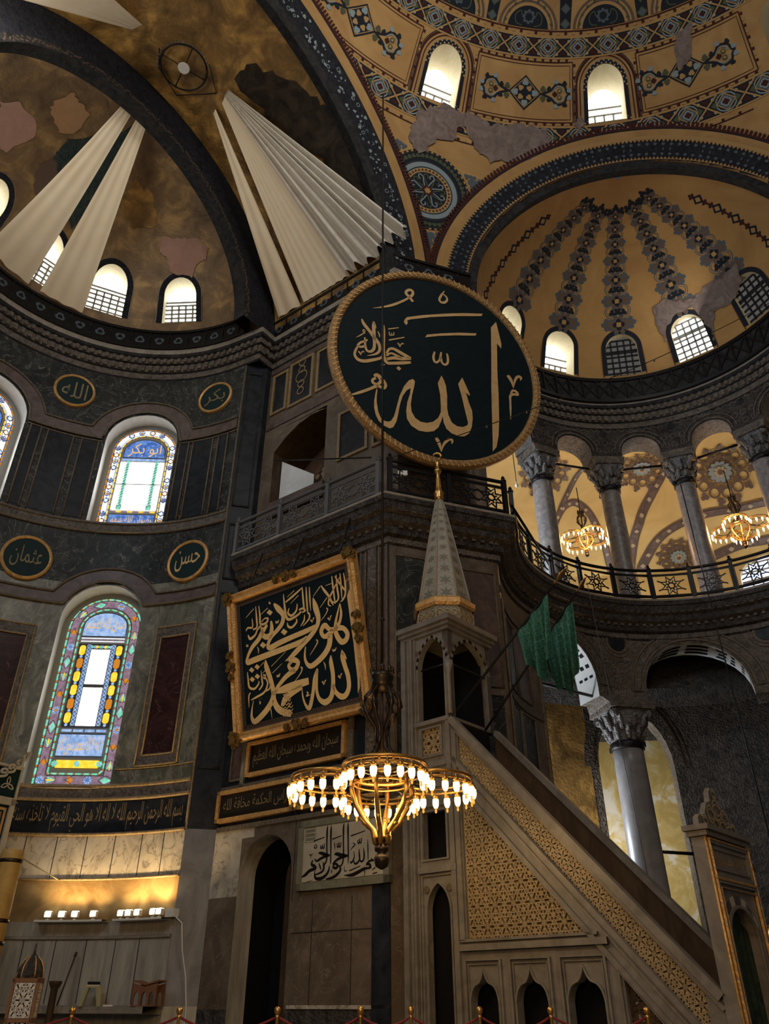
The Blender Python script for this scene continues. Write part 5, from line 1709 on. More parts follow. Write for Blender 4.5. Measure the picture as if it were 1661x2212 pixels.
FRAME_STROKES = [[(3480,2494,20),(3373,2257,53),(3296,2058,81),(3284,1845,120),(3401,1629,129),(3535,1632,128),(3600,1749,118),(3526,1888,109),(3399,1945,120),(3130,1973,101),(2986,2110,123),(2868,2002,113),(2931,1859,102),(3094,1874,142),(3207,1954,101)],[(3485,2492,20),(3487,2263,69),(3422,2080,80),(3313,1981,113)],[(3118,1886,142),(3064,1647,145),(2917,1476,145),(2681,1343,134),(2465,1285,119),(2348,1391,82),(2319,1551,62),(2367,1759,29)],[(2722,2832,30),(2766,2603,152),(2822,2327,129),(2756,2141,116),(2547,1972,125),(2292,1832,126),(2010,1678,131),(1754,1571,32)],[(2714,2179,42),(2518,2123,115),(2080,2087,124),(1631,2046,135),(1285,1993,137),(1209,2072,98),(1348,2248,102),(1563,2366,115),(1723,2498,123),(1759,2680,124),(1615,2874,148),(1496,3023,54)],[(2430,1991,42),(2277,1909,122),(1811,1872,133),(1182,1842,146),(689,1816,149),(510,1814,127),(529,1944,82),(691,2138,114),(913,2277,127),(1084,2448,126),(1238,2564,68)],[(1042,2555,59),(1076,2353,113),(1197,2275,139),(1329,2310,133),(1375,2471,112),(1365,2628,54)],[(1827,1519,93),(1971,1545,127),(2109,1447,109),(2007,1324,121),(1875,1335,105),(1810,1450,85),(1906,1502,63)],[(1992,1301,121),(1742,1228,122),(1534,1109,106),(1380,996,89),(1347,913,64)],[(1349,930,85),(1614,939,176),(1954,959,190),(2369,969,154)],[(2159,881,115),(1817,800,149),(1613,698,150),(1499,578,63)],[(1101,1739,26),(1107,1588,132),(1205,1289,134),(1274,982,132),(1281,746,140),(1379,548,159),(1560,425,157),(1768,351,135)],[(1285,961,85),(1206,742,140),(1010,565,149),(772,430,142),(611,387,125),(538,509,83),(566,685,39),(628,874,13)],[(3398,1445,16),(3394,1288,121),(3435,1070,116),(3490,835,115),(3478,599,114),(3371,452,126),(3239,445,126),(3103,574,97),(3049,757,86)],[(3391,1394,79),(3456,1300,59),(3502,1208,12)],[(3077,1396,16),(3057,1242,111),(3078,975,110),(3043,689,117),(2958,484,128),(2792,411,137),(2644,495,99),(2579,663,80),(2590,887,80),(2647,1157,57)],[(2657,1187,48),(2547,1002,85),(2482,753,92),(2395,509,104),(2309,371,104),(2210,476,60),(2157,661,45),(2151,856,12)],[(3335,3190,25),(3337,2934,50),(3342,2708,45),(3351,2520,29)],[(3462,3181,25),(3454,2863,49),(3458,2620,45),(3344,2549,37),(3280,2594,25)],[(3578,3184,25),(3570,2867,45),(3553,2575,16)],[(3679,3164,21),(3692,2925,49),(3668,2672,49),(3572,2551,41),(3500,2525,12)],[(2989,3062,21),(3077,2913,63),(3185,2751,58),(3247,2604,50),(3291,2499,21)],[(3424,3154,29),(3535,2952,45),(3667,2747,41)],[(3555,3097,17),(3365,2888,37),(3200,2691,50),(3155,2554,37),(3222,2499,21)],[(1824,3179,18),(1832,2893,58),(1853,2617,70),(1942,2514,65),(2179,2542,56),(2333,2605,47)],[(2424,3185,22),(2423,2963,52),(2424,2657,47)],[(2543,3151,22),(2532,2894,52),(2521,2556,43)],[(2642,3123,22),(2624,2812,47),(2616,2549,13)],[(1877,2959,40),(2137,3052,57),(2409,3160,31)],[(1971,2788,22),(1922,2676,53),(2024,2588,57),(2181,2665,52),(2231,2824,30)],[(2266,2661,43),(2389,2667,52),(2453,2593,43),(2355,2581,34)],[(1874,2459,17),(1893,2359,57),(2006,2308,56),(2163,2395,52),(2160,2480,22)],[(2424,2506,17),(2391,2373,47),(2270,2264,13)],[(2519,2537,47),(2571,2467,47),(2534,2364,46),(2341,2255,17)],[(895,3116,23),(902,2807,55),(894,2593,50),(754,2569,41)],[(1001,3108,23),(1017,2856,55),(1019,2639,55),(1204,2621,59),(1270,2711,54),(1164,2739,32),(1054,2679,27)],[(752,2846,23),(746,2630,46),(588,2650,46),(521,2588,33)],[(1061,2619,50),(895,2515,50),(820,2416,59),(644,2362,69),(581,2475,32)],[(2901,2548,13),(3135,2728,25)],[(2726,2860,13),(2963,3041,25)],[(1939,3068,11),(2175,3168,22)],[(543,2920,14),(825,3075,23)],[(1045,2868,14),(1290,2971,23)],[(3716,2937,12),(3878,3039,20)],[(2019,2881,11),(2294,3018,20)],[(3125,3013,11),(3301,3019,19)],[(2898,2243,12),(3039,2344,21),(3117,2444,33),(3081,2490,25)],[(2591,2340,46),(2630,2265,13)],[(2630,2265,10),(2675,2347,29),(2707,2357,17)],[(3097,2255,49),(3145,2179,12)],[(3145,2179,10),(3179,2262,29),(3216,2279,16)],[(2471,1535,10),(2654,1691,25),(2736,1789,37),(2696,1844,25)],[(3139,1522,20),(3154,1465,28),(3193,1501,24),(3199,1464,28),(3249,1532,20)],[(1510,2591,22),(1529,2528,31),(1563,2568,27),(1579,2525,31),(1617,2592,22)],[(1368,3108,27),(1340,3086,27),(1376,3056,27),(1389,3088,18)],[(528,2254,28),(506,2210,28),(558,2198,28),(554,2238,18)],[(859,2117,14),(896,2032,36),(882,1939,9)],[(486,1584,18),(497,1402,49),(520,1210,58),(682,1139,53),(831,1229,44),(830,1294,22)],[(935,1523,13),(941,1308,48),(947,1177,48),(831,1081,39)],[(988,1409,31),(1061,1375,39),(1017,1310,39),(990,1371,22)],[(1056,1320,39),(1119,1178,48),(1001,1001,52),(741,934,52),(546,899,18)],[(548,1074,31),(484,995,40),(473,739,11)],[(1205,1160,30),(1161,1041,43),(1027,1014,39)],[(800,877,57),(802,873,9)],[(875,871,56),(877,865,9)],[(834,834,11),(827,753,30),(861,801,17)],[(1267,1543,17),(1753,1785,9)],[(1289,1381,17),(1616,1539,9)],[(1965,1055,12),(2120,1165,25),(2203,1263,33),(2175,1332,33),(2229,1285,21)],[(1419,1307,21),(1438,1257,30),(1473,1304,26),(1488,1256,30),(1527,1329,21)],[(2848,1298,12),(2883,1211,32),(2881,1106,8)],[(2761,878,48),(2800,791,12)],[(2800,791,10),(2839,870,28),(2874,880,16)],[(3225,909,47),(3266,831,12)],[(3266,831,10),(3304,918,27),(3334,929,16)],[(2283,741,28),(2320,698,32),(2261,649,32),(2378,660,12)],[(1191,638,30),(1150,592,30),(1167,517,25),(1176,356,8)],[(919,1630,13),(1041,1697,22)],[(979,1448,13),(1072,1493,22)],[(1705,1565,9),(1782,1603,21)]]
TILE_STROKES = [[(3300,4638,11),(3290,4527,46),(3295,4269,34),(3308,4015,36),(3265,3916,36),(3203,3887,11)],[(3399,4633,11),(3393,4516,45),(3401,4258,33),(3410,3960,30),(3403,3893,8)],[(3730,4638,11),(3721,4527,45),(3727,4272,33),(3738,3976,35),(3696,3857,32),(3618,3841,13)],[(3841,4637,11),(3837,4515,44),(3850,4260,33),(3861,4033,35),(3859,3866,11)],[(3075,4127,14),(3140,4127,56),(3256,4088,67),(3383,4059,36)],[(3347,4051,28),(3210,4040,49),(3098,4004,50),(3034,3987,36),(2982,4032,20)],[(2934,4013,28),(2906,3935,51),(2974,3901,62),(3023,3857,56),(2945,3838,63),(2849,3814,63),(2754,3753,63),(2641,3714,11)],[(3102,3941,17),(3139,3870,36),(3167,3811,17)],[(3215,3954,19),(3240,3850,47),(3193,3775,44),(3018,3731,28)],[(3498,4066,14),(3561,4071,63),(3689,4035,71),(3854,4011,38)],[(3823,4003,27),(3659,3989,52),(3535,3944,44),(3466,3888,33)],[(3476,3859,41),(3537,3895,46),(3602,3848,51),(3541,3812,54),(3461,3843,38)],[(3008,3835,8),(3001,3734,36),(3038,3666,58),(3168,3652,66),(3293,3700,57),(3368,3784,44),(3380,3867,22)],[(3633,3857,27),(3671,3781,48),(3608,3709,56),(3485,3650,57),(3297,3631,22)],[(4339,4262,11),(4349,4099,29),(4355,3894,16)],[(4243,4120,11),(4257,4008,37),(4247,3909,37),(4187,3876,37),(4150,3918,24)],[(4128,4114,11),(4138,4008,37),(4141,3908,37),(4051,3847,40),(3996,3904,24)],[(3999,4082,11),(4010,3964,29),(3943,3875,35),(3908,3911,16)],[(4589,3912,26),(4545,3878,36),(4456,3878,36),(4434,3917,18)],[(4464,3879,34),(4382,3865,41),(4323,3821,39)],[(4308,3811,39),(4383,3816,47),(4416,3759,49),(4347,3746,41),(4250,3740,58),(4100,3690,68),(3949,3655,60),(3765,3666,11)],[(2943,4374,26),(3230,4418,17)],[(3436,4359,25),(3678,4402,17)],[(3913,4372,25),(4275,4431,16)],[(3893,3736,24),(4173,3801,18)],[(2700,3593,14),(2959,3642,8)],[(4458,3706,18),(4532,3744,26)],[(4466,3639,20),(4576,3654,20)],[(3131,4273,20),(3138,4214,28),(3167,4223,23),(3180,4280,20),(3187,4221,28),(3225,4218,25),(3228,4298,20)],[(3568,4277,19),(3575,4201,28),(3603,4204,22),(3613,4284,19),(3622,4202,27),(3659,4205,25),(3663,4284,19)],[(4094,4281,19),(4103,4218,27),(4131,4221,21),(4140,4299,19),(4149,4225,27),(4183,4227,24),(4190,4311,19)],[(2965,4289,17),(2965,4242,23),(3018,4237,23),(3024,4283,20),(2973,4300,14)],[(3487,4296,8),(3509,4236,22),(3510,4156,6)],[(2835,4126,20),(2878,4111,23),(2926,4135,14)],[(2874,4111,17),(2879,4047,11)],[(3971,4237,16),(4026,4197,24),(3966,4158,24),(3905,4096,7)],[(2847,3723,56),(2852,3721,8)],[(2904,3725,56),(2911,3722,8)],[(3289,3779,60),(3295,3775,11)],[(3447,3800,14),(3442,3733,16),(3464,3776,8)],[(3767,3829,11),(3778,3740,19),(3839,3746,11)],[(4250,3713,16),(4280,3688,21),(4260,3598,5)],[(3290,4681,9),(3354,4710,11),(3389,4670,9),(3340,4664,7)],[(3721,4668,8),(3784,4696,11),(3832,4667,8),(3777,4656,7)]]


# ================================================================== STAINED GLASS WINDOWS OF THE APSE
def stained(name, pc, z0, z1, hw, vs, style, label, texts):
    GD = 0.5
    k_ = 1 / 0.1099
    o_ = WA(pc, 0, GD)
    ex_ = (WA(pc - 1, 0, GD) - WA(pc + 1, 0, GD)).normalized()
    en_ = (WA(pc, 0, 0) - WA(pc, 0, 1)).normalized()
    WS = lambda x, z, h: o_ + ex_ * x + en_ * h + Vector((0, 0, z))
    H = z1 - z0
    root = MB()
    root.grid(lambda x, z: WS(x, z, -0.03), frange(-hw - 0.25, hw + 0.25, 8), [z0 - 0.25, z1 + 0.3], 0)
    w = struct(root.build(name, 'leadlight'), label, 'window')
    g = MB()      # glass, all colours
    ld = MB()     # lead and tracery lines
    names = ['g_white', 'g_pale', 'g_blue', 'g_sky', 'g_yellow', 'g_orange', 'g_green', 'g_purple', 'g_amber']
    WHT, PALE, BLUE, SKY, YEL, ORA, GRN, PUR, AMB = range(9)
    Z = lambda f: z1 - f * H
    def shape(d, n=22):
        return arch_outline(-hw + d, hw - d, z0 + d, vs, z1 - d, n)
    def rect(x0, x1, za, zb, mi, h=0.01):
        g.quad(WS(x0, za, h), WS(x1, za, h), WS(x1, zb, h), WS(x0, zb, h), mi)
    def walk(d, step):
        o = shape(d, 40)
        o = o + [o[0]]
        pts = []
        for (x0, y0), (x1, y1) in zip(o, o[1:]):
            q = math.hypot(x1 - x0, y1 - y0)
            m = max(1, round(q / 0.05))
            for i in range(m):
                pts.append((x0 + (x1 - x0) * i / m, y0 + (y1 - y0) * i / m))
        tot = len(pts)
        per = max(1, round(step / 0.05))
        return [pts[i] for i in range(0, tot, per)], pts
    def beads(d, step, w_, mi, mi2=None):
        pts, _ = walk(d, step)
        for i in range(len(pts)):
            a, b = pts[i], pts[(i + 1) % len(pts)]
            q0 = (a[0] + (b[0] - a[0]) * 0.12, a[1] + (b[1] - a[1]) * 0.12)
            q1 = (a[0] + (b[0] - a[0]) * 0.82, a[1] + (b[1] - a[1]) * 0.82)
            ribbon(g, WS, [q0, q1], w_, 0.012, mi, False, 1)
            if mi2 is not None:
                disc(g, WS, a[0], a[1], w_ * 0.42, 0.014, mi2, 8)
    b1 = 0.045 if style == 'low' else 0.05
    bw = 0.31 if style == 'low' else 0.25
    if style == 'low':
        beads(b1, 0.26, 0.055, GRN, ORA)
        _, pth = walk(b1 + bw * 0.5, 0.2)
        ribbon(g, WS, pth, bw * 0.74, 0.008, PUR, True, 1)
        _, pth0 = walk(b1 + bw * 0.5, 0.2)
        per = 9
        for i in range(0, len(pth), per):
            x, z = pth[i]
            x2, z2 = pth[(i + 1) % len(pth)]
            dx, dz = x2 - x, z2 - z
            q = math.hypot(dx, dz) or 1
            dx, dz = dx / q, dz / q
            t = math.atan2(dz, dx)
            j = (i // per) % 4
            if j == 0:
                leafy(g, WS, x, z, 0.115, 7, 0.014, SKY, t)
                for s in range(7):
                    tt = t + 2 * PI * s / 7
                    ribbon(ld, WS, [(x + 0.03 * cos(tt), z + 0.03 * sin(tt)), (x + 0.12 * cos(tt), z + 0.12 * sin(tt))], 0.012, 0.03, 0, False, 1)
                disc(g, WS, x, z, 0.04, 0.02, ORA if i % 8 else BLUE, 8)
            elif j == 1:
                heart(g, lambda u, v, h: WS(u, v, h * 0.5), x, z, 0.10, t - PI / 2, ORA, 1.0)
                for s in (1, -1):
                    ribbon(ld, WS, [(x - dz * 0.13 * s - dx * 0.1, z + dx * 0.13 * s - dz * 0.1), (x - dz * 0.06 * s, z + dx * 0.06 * s), (x + dx * 0.12, z + dz * 0.12)], 0.014, 0.03, 0)
            elif j == 2:
                for s in (-1, 0, 1):
                    tt = t + s * 0.55
                    g.poly([(x - dx * 0.1, z - dz * 0.1), (x + 0.1 * cos(tt + 0.22), z + 0.1 * sin(tt + 0.22)), (x + 0.16 * cos(tt), z + 0.16 * sin(tt)), (x + 0.1 * cos(tt - 0.22), z + 0.1 * sin(tt - 0.22))], WS, 0.014, (GRN, YEL, GRN)[s + 1])
                ring(ld, WS, x + dx * 0.03, z + dz * 0.03, 0.13, 0.012, 0.03, 0, 14)
            else:
                g.poly([(x - dx * 0.16, z - dz * 0.16), (x + dz * 0.08 + dx * 0.02, z - dx * 0.08 + dz * 0.02), (x + dx * 0.14, z + dz * 0.14), (x - dz * 0.08 + dx * 0.02, z + dx * 0.08 + dz * 0.02)], WS, 0.014, GRN)
                for s in (1, -1):
                    ribbon(ld, WS, [(x - dx * 0.2, z - dz * 0.2), (x + dz * 0.11 * s, z - dx * 0.11 * s), (x + dx * 0.18, z + dz * 0.18)], 0.014, 0.03, 0)
        beads(b1 + bw, 0.22, 0.045, GRN, ORA)
        iw = hw - b1 - bw - 0.09
        for d in (b1 + 0.045, b1 + bw - 0.045):
            _, p2 = walk(d, 0.2)
            ribbon(ld, WS, p2, 0.018, 0.03, 0, True, 1)
        # inner lights
        pa = [(x * iw, Z(0.225) + (Z(0.088) - Z(0.225)) * y) for x, y in [(-1, 0), (-1, 0.45)] + [(cos(t), 0.45 + 0.55 * sin(t)) for t in frange(PI, 0, 16)] + [(1, 0)]]
        g.poly(pa, WS, 0.01, SKY)
        ribbon(ld, WS, pa, 0.03, 0.03, 0, True, 1)
        lettering(g, WS, texts[0], -iw * 0.9, iw * 0.9, Z(0.215), Z(0.115), 0.02, AMB)
        for q, f in enumerate((0.232, 0.240, 0.249)):
            rect(-iw, iw, Z(f + 0.005), Z(f), (PALE, PUR, PALE)[q])
        iz0, iz1 = Z(0.70), Z(0.27)
        rect(-iw, iw, iz0, iz1, BLUE, 0.004)
        ld.grid(lambda x, z: WS(x, z, 0.006), [-iw - 0.03, iw + 0.03], [iz0 - 0.03, iz1 + 0.03], 0)
        for s in (1, -1):
            xo, xi = s * iw * 0.98, s * iw * 0.70
            for q in range(6):
                za = iz1 - (iz1 - iz0) * (q / 6 + 0.012)
                zb = za - (iz1 - iz0) * 0.125
                xm = (xo + xi) / 2
                r_ = abs(xo - xi) / 2
                g.poly([(xm - r_, zb + 0.05), (xm - r_ * 0.5, zb), (xm + r_ * 0.5, zb), (xm + r_, zb + 0.05), (xm + r_, za - 0.05), (xm + r_ * 0.5, za), (xm - r_ * 0.5, za), (xm - r_, za - 0.05)], WS, 0.012, YEL if q not in (1, 4) else ORA)
                disc(g, WS, xm, zb - (iz1 - iz0) * 0.02, r_ * 0.5, 0.012, SKY, 8)
            xa, xb = s * iw * 0.66, s * iw * 0.47
            g.quad(WS(xa, iz0, 0.012), WS(xb, iz0, 0.012), WS(xb, iz1, 0.012), WS(xa, iz1, 0.012), SKY)
            n = 22
            for q in range(n):
                za = iz0 + (iz1 - iz0) * q / n
                zb = iz0 + (iz1 - iz0) * (q + 1) / n
                ribbon(ld, WS, [(xa, za), (xb, zb)], 0.014, 0.03, 0, False, 1)
                ribbon(ld, WS, [(xb, za), (xa, zb)], 0.014, 0.03, 0, False, 1)
        rect(-iw * 0.43, iw * 0.43, Z(0.485), Z(0.298), WHT, 0.014)
        rect(-iw * 0.43, iw * 0.43, Z(0.70), Z(0.504), WHT, 0.014)
        for q in range(8):
            leafy(g, WS, -iw * 0.42 + iw * 0.12 * q, Z(0.283), 0.05, 3, 0.014, (GRN, SKY, YEL)[q % 3], q)
        for q in range(4):
            rect(-iw + q * iw * 0.5 + 0.02, -iw + (q + 1) * iw * 0.5 - 0.02, Z(0.731), Z(0.718), SKY)
        rect(-iw, iw, Z(0.851), Z(0.742), SKY)
        lettering(g, WS, texts[1], -iw * 0.93, iw * 0.93, Z(0.845), Z(0.75), 0.02, AMB)
        ribbon(ld, WS, [(-iw, Z(0.851)), (iw, Z(0.851)), (iw, Z(0.742)), (-iw, Z(0.742))], 0.03, 0.03, 0, True, 1)
        rect(-iw * 0.9, iw * 0.9, Z(0.905), Z(0.868), YEL)
        for x in (-iw * 0.95, 0, iw * 0.95):
            leafy(g, WS, x, Z(0.886), 0.085, 7, 0.02, GRN)
            disc(g, WS, x, Z(0.886), 0.035, 0.026, SKY, 8)
    else:
        beads(b1, 0.2, 0.045, ORA, BLUE)
        _, pth = walk(b1 + bw * 0.5, 0.2)
        ribbon(g, WS, pth, bw * 0.78, 0.008, PALE, True, 1)
        per = 5
        for i in range(0, len(pth), per):
            x, z = pth[i]
            x2, z2 = pth[(i + 1) % len(pth)]
            t = math.atan2(z2 - z, x2 - x)
            j = (i // per) % 5
            if j < 4:
                leafy(g, WS, x, z, 0.085, 5, 0.014, (BLUE, SKY, ORA, BLUE)[j], t)
                disc(g, WS, x, z, 0.045, 0.02, (WHT, ORA, WHT, PUR)[j], 8)
                ring(ld, WS, x, z, 0.085, 0.018, 0.03, 0, 12)
                for s in (1, -1):
                    ribbon(ld, WS, [(x - 0.11 * cos(t), z - 0.11 * sin(t)), (x + 0.1 * s * cos(t + PI / 2), z + 0.1 * s * sin(t + PI / 2)), (x + 0.11 * cos(t), z + 0.11 * sin(t))], 0.014, 0.03, 0)
        beads(b1 + bw, 0.18, 0.035, YEL, BLUE)
        for d in (b1 + 0.04, b1 + bw - 0.04, b1 + bw + 0.035):
            _, p2 = walk(d, 0.2)
            ribbon(ld, WS, p2, 0.018, 0.03, 0, True, 1)
        iw = hw - b1 - bw - 0.07
        pa = [(x * iw * 0.95, Z(0.28) + (Z(0.108) - Z(0.28)) * y) for x, y in [(-1, 0), (-1, 0.3)] + [(cos(t), 0.3 + 0.7 * sin(t)) for t in frange(PI, 0, 16)] + [(1, 0)]]
        g.poly(pa, WS, 0.01, BLUE)
        ribbon(ld, WS, pa, 0.03, 0.03, 0, True, 1)
        lettering(g, WS, texts[0], -iw * 0.75, iw * 0.75, Z(0.268), Z(0.14), 0.02, AMB)
        rect(-iw, iw, Z(0.306), Z(0.285), SKY)
        rect(-iw, iw, Z(0.518), Z(0.317), WHT)
        rect(-iw, iw, Z(0.74), Z(0.525), WHT)
        ribbon(ld, WS, [(-iw, Z(0.521)), (iw, Z(0.521))], 0.03, 0.03, 0, False, 1)
        for s in (1, -1):
            x = s * iw * 0.66
            ribbon(g, WS, [(x, Z(0.735)), (x, Z(0.31))], 0.1, 0.02, GRN, False, 1)
            ribbon(ld, WS, [(x - 0.07, Z(0.735)), (x - 0.07, Z(0.31))], 0.02, 0.03, 0, False, 1)
            ribbon(ld, WS, [(x + 0.07, Z(0.735)), (x + 0.07, Z(0.31))], 0.02, 0.03, 0, False, 1)
            for q in range(16):
                z = Z(0.72) + (Z(0.33) - Z(0.72)) * q / 16
                ribbon(ld, WS, [(x - 0.06, z), (x + 0.06, z + 0.08)], 0.018, 0.035, 0, False, 1)
            rect(x - 0.08, x + 0.08, Z(0.745), Z(0.70), GRN, 0.024)
        for q in range(8):
            rect(-iw + q * iw / 4 + 0.015, -iw + (q + 1) * iw / 4 - 0.015, Z(0.765), Z(0.753), YEL if q % 2 else PUR)
        rect(-iw, iw, Z(0.885), Z(0.784), BLUE)
        lettering(g, WS, texts[1], -iw * 0.9, iw * 0.9, Z(0.878), Z(0.795), 0.02, AMB)
        ribbon(ld, WS, [(-iw, Z(0.885)), (iw, Z(0.885)), (iw, Z(0.784)), (-iw, Z(0.784))], 0.03, 0.03, 0, True, 1)
    g.build('stained_glass', names, w)
    ld.build('lead_came', 'lead', w)
    return w


stained('window_%d' % wn, 39.8, 6.12, 11.42, 1.04, 10.45, 'low', 'tall lower stained glass window with yellow blocks and green bordered mauve edge', ['صدق الله العظيم', 'لا اله الا الله محمد رسول الله']); wn += 1
stained('window_%d' % wn, 39.2, 13.36, 17.66, 1.06, 16.7, 'up', 'upper stained glass window with white panes and two green twisted columns', ['ابو بكر', 'رضوان الله عنهم']); wn += 1
stained('window_%d' % wn, 85.1, 13.36, 17.66, 1.06, 16.7, 'up', 'upper stained glass window on the axis of the apse cut by the edge of view', ['عمر', 'رضوان الله عنهم']); wn += 1

# ================================================================== ROUNDELS, PANELS AND BOARDS
RC = Vector((1.469, 15.349, 16.050))
RX, RY = Vector((0.9392, 0.3434, 0)), Vector((0.0451, -0.1233, 0.9913))
RX = (RX - RY * RX.dot(RY)).normalized()
RN = RX.cross(RY).normalized()
if RN.y > 0: RN = -RN
WR = lambda u, v, h: RC + RX * (u * 1.0217) + RY * (v * 1.0217) + RN * h
rd = thing('calligraphy_roundel', 'huge round black green board with gold Arabic lettering hung on the pier', 'roundel', RC - RY * 3.04)
mb = MB()
mb.prism([(2.86 * cos(t), 2.86 * sin(t)) for t in [2 * PI * k / 72 for k in range(72)]], WR, -0.06, 0.0)
mb.build('board', 'board', rd)
mb = MB()
pr_ = [(2.80, 0.0), (2.82, 0.05), (2.90, 0.085), (2.98, 0.07), (3.04, 0.0), (3.04, -0.10), (2.8, -0.10)]
for k in range(72):
    t0, t1 = 2 * PI * k / 72, 2 * PI * (k + 1) / 72
    for (ra, ha), (rb_, hb) in zip(pr_, pr_[1:]):
        mb.quad(WR(ra * cos(t0), ra * sin(t0), ha), WR(ra * cos(t1), ra * sin(t1), ha), WR(rb_ * cos(t1), rb_ * sin(t1), hb), WR(rb_ * cos(t0), rb_ * sin(t0), hb), 0)
for k in range(120):
    t = 2 * PI * k / 120
    ribbon(mb, WR, [(2.84 * cos(t), 2.84 * sin(t)), (2.93 * cos(t + 0.018), 2.93 * sin(t + 0.018)), (3.0 * cos(t + 0.03), 3.0 * sin(t + 0.03))], 0.03, 0.076, 1, False, 2, 0.008)
mb.build('rim', ['gilt_rim', 'gilt'], rd)
mb = MB()
for p in ROUNDEL_POLYS:
    mb.poly([(x / 1000, y / 1000) for x, y in p], WR, 0.012)
for p in ROUNDEL_STROKES:
    ribbon(mb, WR, [(x / 1000, y / 1000, w / 1000) for x, y, w in p], None, 0.012, 0, False, 4)
mb.build('lettering', 'goldleaf', rd)
for s in (-1.2, 1.0):
    mb = MB()
    mb.tube([WR(s, 2.6, -0.1), Vector((1.0 + s * 0.9, 16.6 + s * 0.3, 20.5))], 0.03, 6)
    mb.build('hanger', 'iron', rd)

# big square framed panel on the pier
FO = Vector((-3.4901, 18.2984, 6.7494))
FX, FY = Vector((0.80516, -0.59306, 0)), Vector((-0.12736, -0.17289, 0.97667))
FN = FX.cross(FY).normalized()
if FN.y > 0: FN = -FN
WF = lambda u, v, h: FO + FX * u + FY * v + FN * h
FW, FH = 4.06, 3.60
fr = thing('framed_calligraphy', 'large square black panel of gold Arabic lettering in a carved gilt frame', 'framed panel', FO)
mb = MB()
mb.prism([(0.1, 0.05), (FW - 0.1, 0.05), (FW - 0.1, FH - 0.05), (0.1, FH - 0.05)], WF, -0.08, 0.0)
mb.build('board', 'board', fr)
mb = MB()
fp = [(0.0, -0.08), (0.0, 0.10), (0.05, 0.16), (0.11, 0.12), (0.17, 0.13), (0.21, 0.06), (0.22, 0.0)]
cor = lambda d: [(d, d), (FW - d, d), (FW - d, FH - d), (d, FH - d)]
for (da, ha), (db, hb) in zip(fp, fp[1:]):
    ca, cb_ = cor(da), cor(db)
    for k in range(4):
        j = (k + 1) % 4
        mb.quad(WF(*ca[k], ha), WF(*ca[j], ha), WF(*cb_[j], hb), WF(*cb_[k], hb), 0)
rr = random.Random(5)
def acanthus(u, v, s, n):
    for k in range(n):
        t = 2 * PI * k / n + rr.random()
        q = s * (0.35 + 0.6 * rr.random())
        x, y = u + q * cos(t) * 0.8, v + q * sin(t) * 0.8
        pts = [(x + 0.09 * rr.random() * cos(t + a), y + 0.09 * rr.random() * sin(t + a)) for a in (0, 1.2, 2.4)]
        ribbon(mb, WF, [(u + 0.2 * s * cos(t), v + 0.2 * s * sin(t), 0.05), (x, y, 0.07), (x + 0.07 * cos(t + 1.5), y + 0.07 * sin(t + 1.5), 0.03)], None, 0.13, 1, False, 4, 0.06)
    leafy(mb, WF, u, v, s * 0.45, 6, 0.21, 1)
for u, v in ((0.06, 0.06), (FW - 0.06, 0.06), (FW - 0.06, FH - 0.06), (0.06, FH - 0.06)):
    acanthus(u, v, 0.24, 16)
for u, v in ((FW / 2, 0.06), (FW / 2, FH - 0.05), (0.06, FH / 2), (FW - 0.06, FH / 2)):
    acanthus(u, v, 0.2, 10)
    for s in (-1, 1):
        if v in (0.06, FH - 0.05):
            acanthus(u + s * 0.28, v, 0.12, 7)
        else:
            acanthus(u, v + s * 0.28, 0.12, 7)
mb.build('gilt_frame', ['gilt', 'brass'], fr)
mb = MB()
for k in range(4):
    c0, c1 = cor(0.22), cor(0.34)
    j = (k + 1) % 4
    mb.quad(WF(*c0[k], 0.004), WF(*c0[j], 0.004), WF(*c1[j], 0.004), WF(*c1[k], 0.004), 0)
def key(u, v, hor):
    for q, (a, b, w, l) in enumerate(((0, 0, 0.018, 0.1), (0.03, 0.02, 0.018, 0.06))):
        ribbon(mb, WF, [(u - 0.045, v - 0.03), (u - 0.045, v + 0.035), (u + 0.03, v + 0.035), (u + 0.03, v - 0.01), (u - 0.01, v - 0.01)] if hor else
               [(u - 0.03, v - 0.045), (u + 0.035, v - 0.045), (u + 0.035, v + 0.03), (u - 0.01, v + 0.03), (u - 0.01, v - 0.01)], 0.016, 0.008, 1, False, 1)
for k in range(29):
    for v in (0.28, FH - 0.28):
        key(0.34 + k * 0.12, v, True)
for k in range(25):
    for u in (0.28, FW - 0.28):
        key(u, 0.34 + k * 0.12, False)
mb.build('key_border', ['brownpaint', 'ink'], fr)
mb = MB()
for p in FRAME_POLYS:
    mb.poly([(x / 1000, y / 1000) for x, y in p], WF, 0.012)
for p in FRAME_STROKES:
    ribbon(mb, WF, [(x / 1000, y / 1000, w / 1000) for x, y, w in p], None, 0.012, 0, False, 4)
rr = random.Random(11)
tc = FRAME_STROKES[17]
# little tree shaped signature
bx, bz = [(p[0] / 1000, p[1] / 1000) for p in FRAME_POLYS[0]][0]
tx, tz = 1.66, 0.52
for r_ in range(7):
    wv = 0.04 + 0.15 * (1 - abs(r_ - 1.5) / 6.5)
    z = tz + r_ * 0.075 - 0.16
    ribbon(mb, WF, [(tx - wv + 2 * wv * q / 6, z + 0.022 * (-1) ** q) for q in range(7)], 0.018, 0.012, 0)
    ring(mb, WF, tx + wv * 0.4 * (-1) ** r_, z + 0.03, 0.025, 0.012, 0.012, 0, 8)
mb.build('lettering', 'goldleaf2', fr)
mb = MB()
for u in (0.55, 2.0, 3.5):
    mb = MB()
    mb.tube([WF(u, FH - 0.05, -0.05), WF(u, FH - 0.05, -0.05) + Vector((0.25, 0.34, 1.35))], 0.02, 6)
    mb.build('hanger', 'iron', fr)

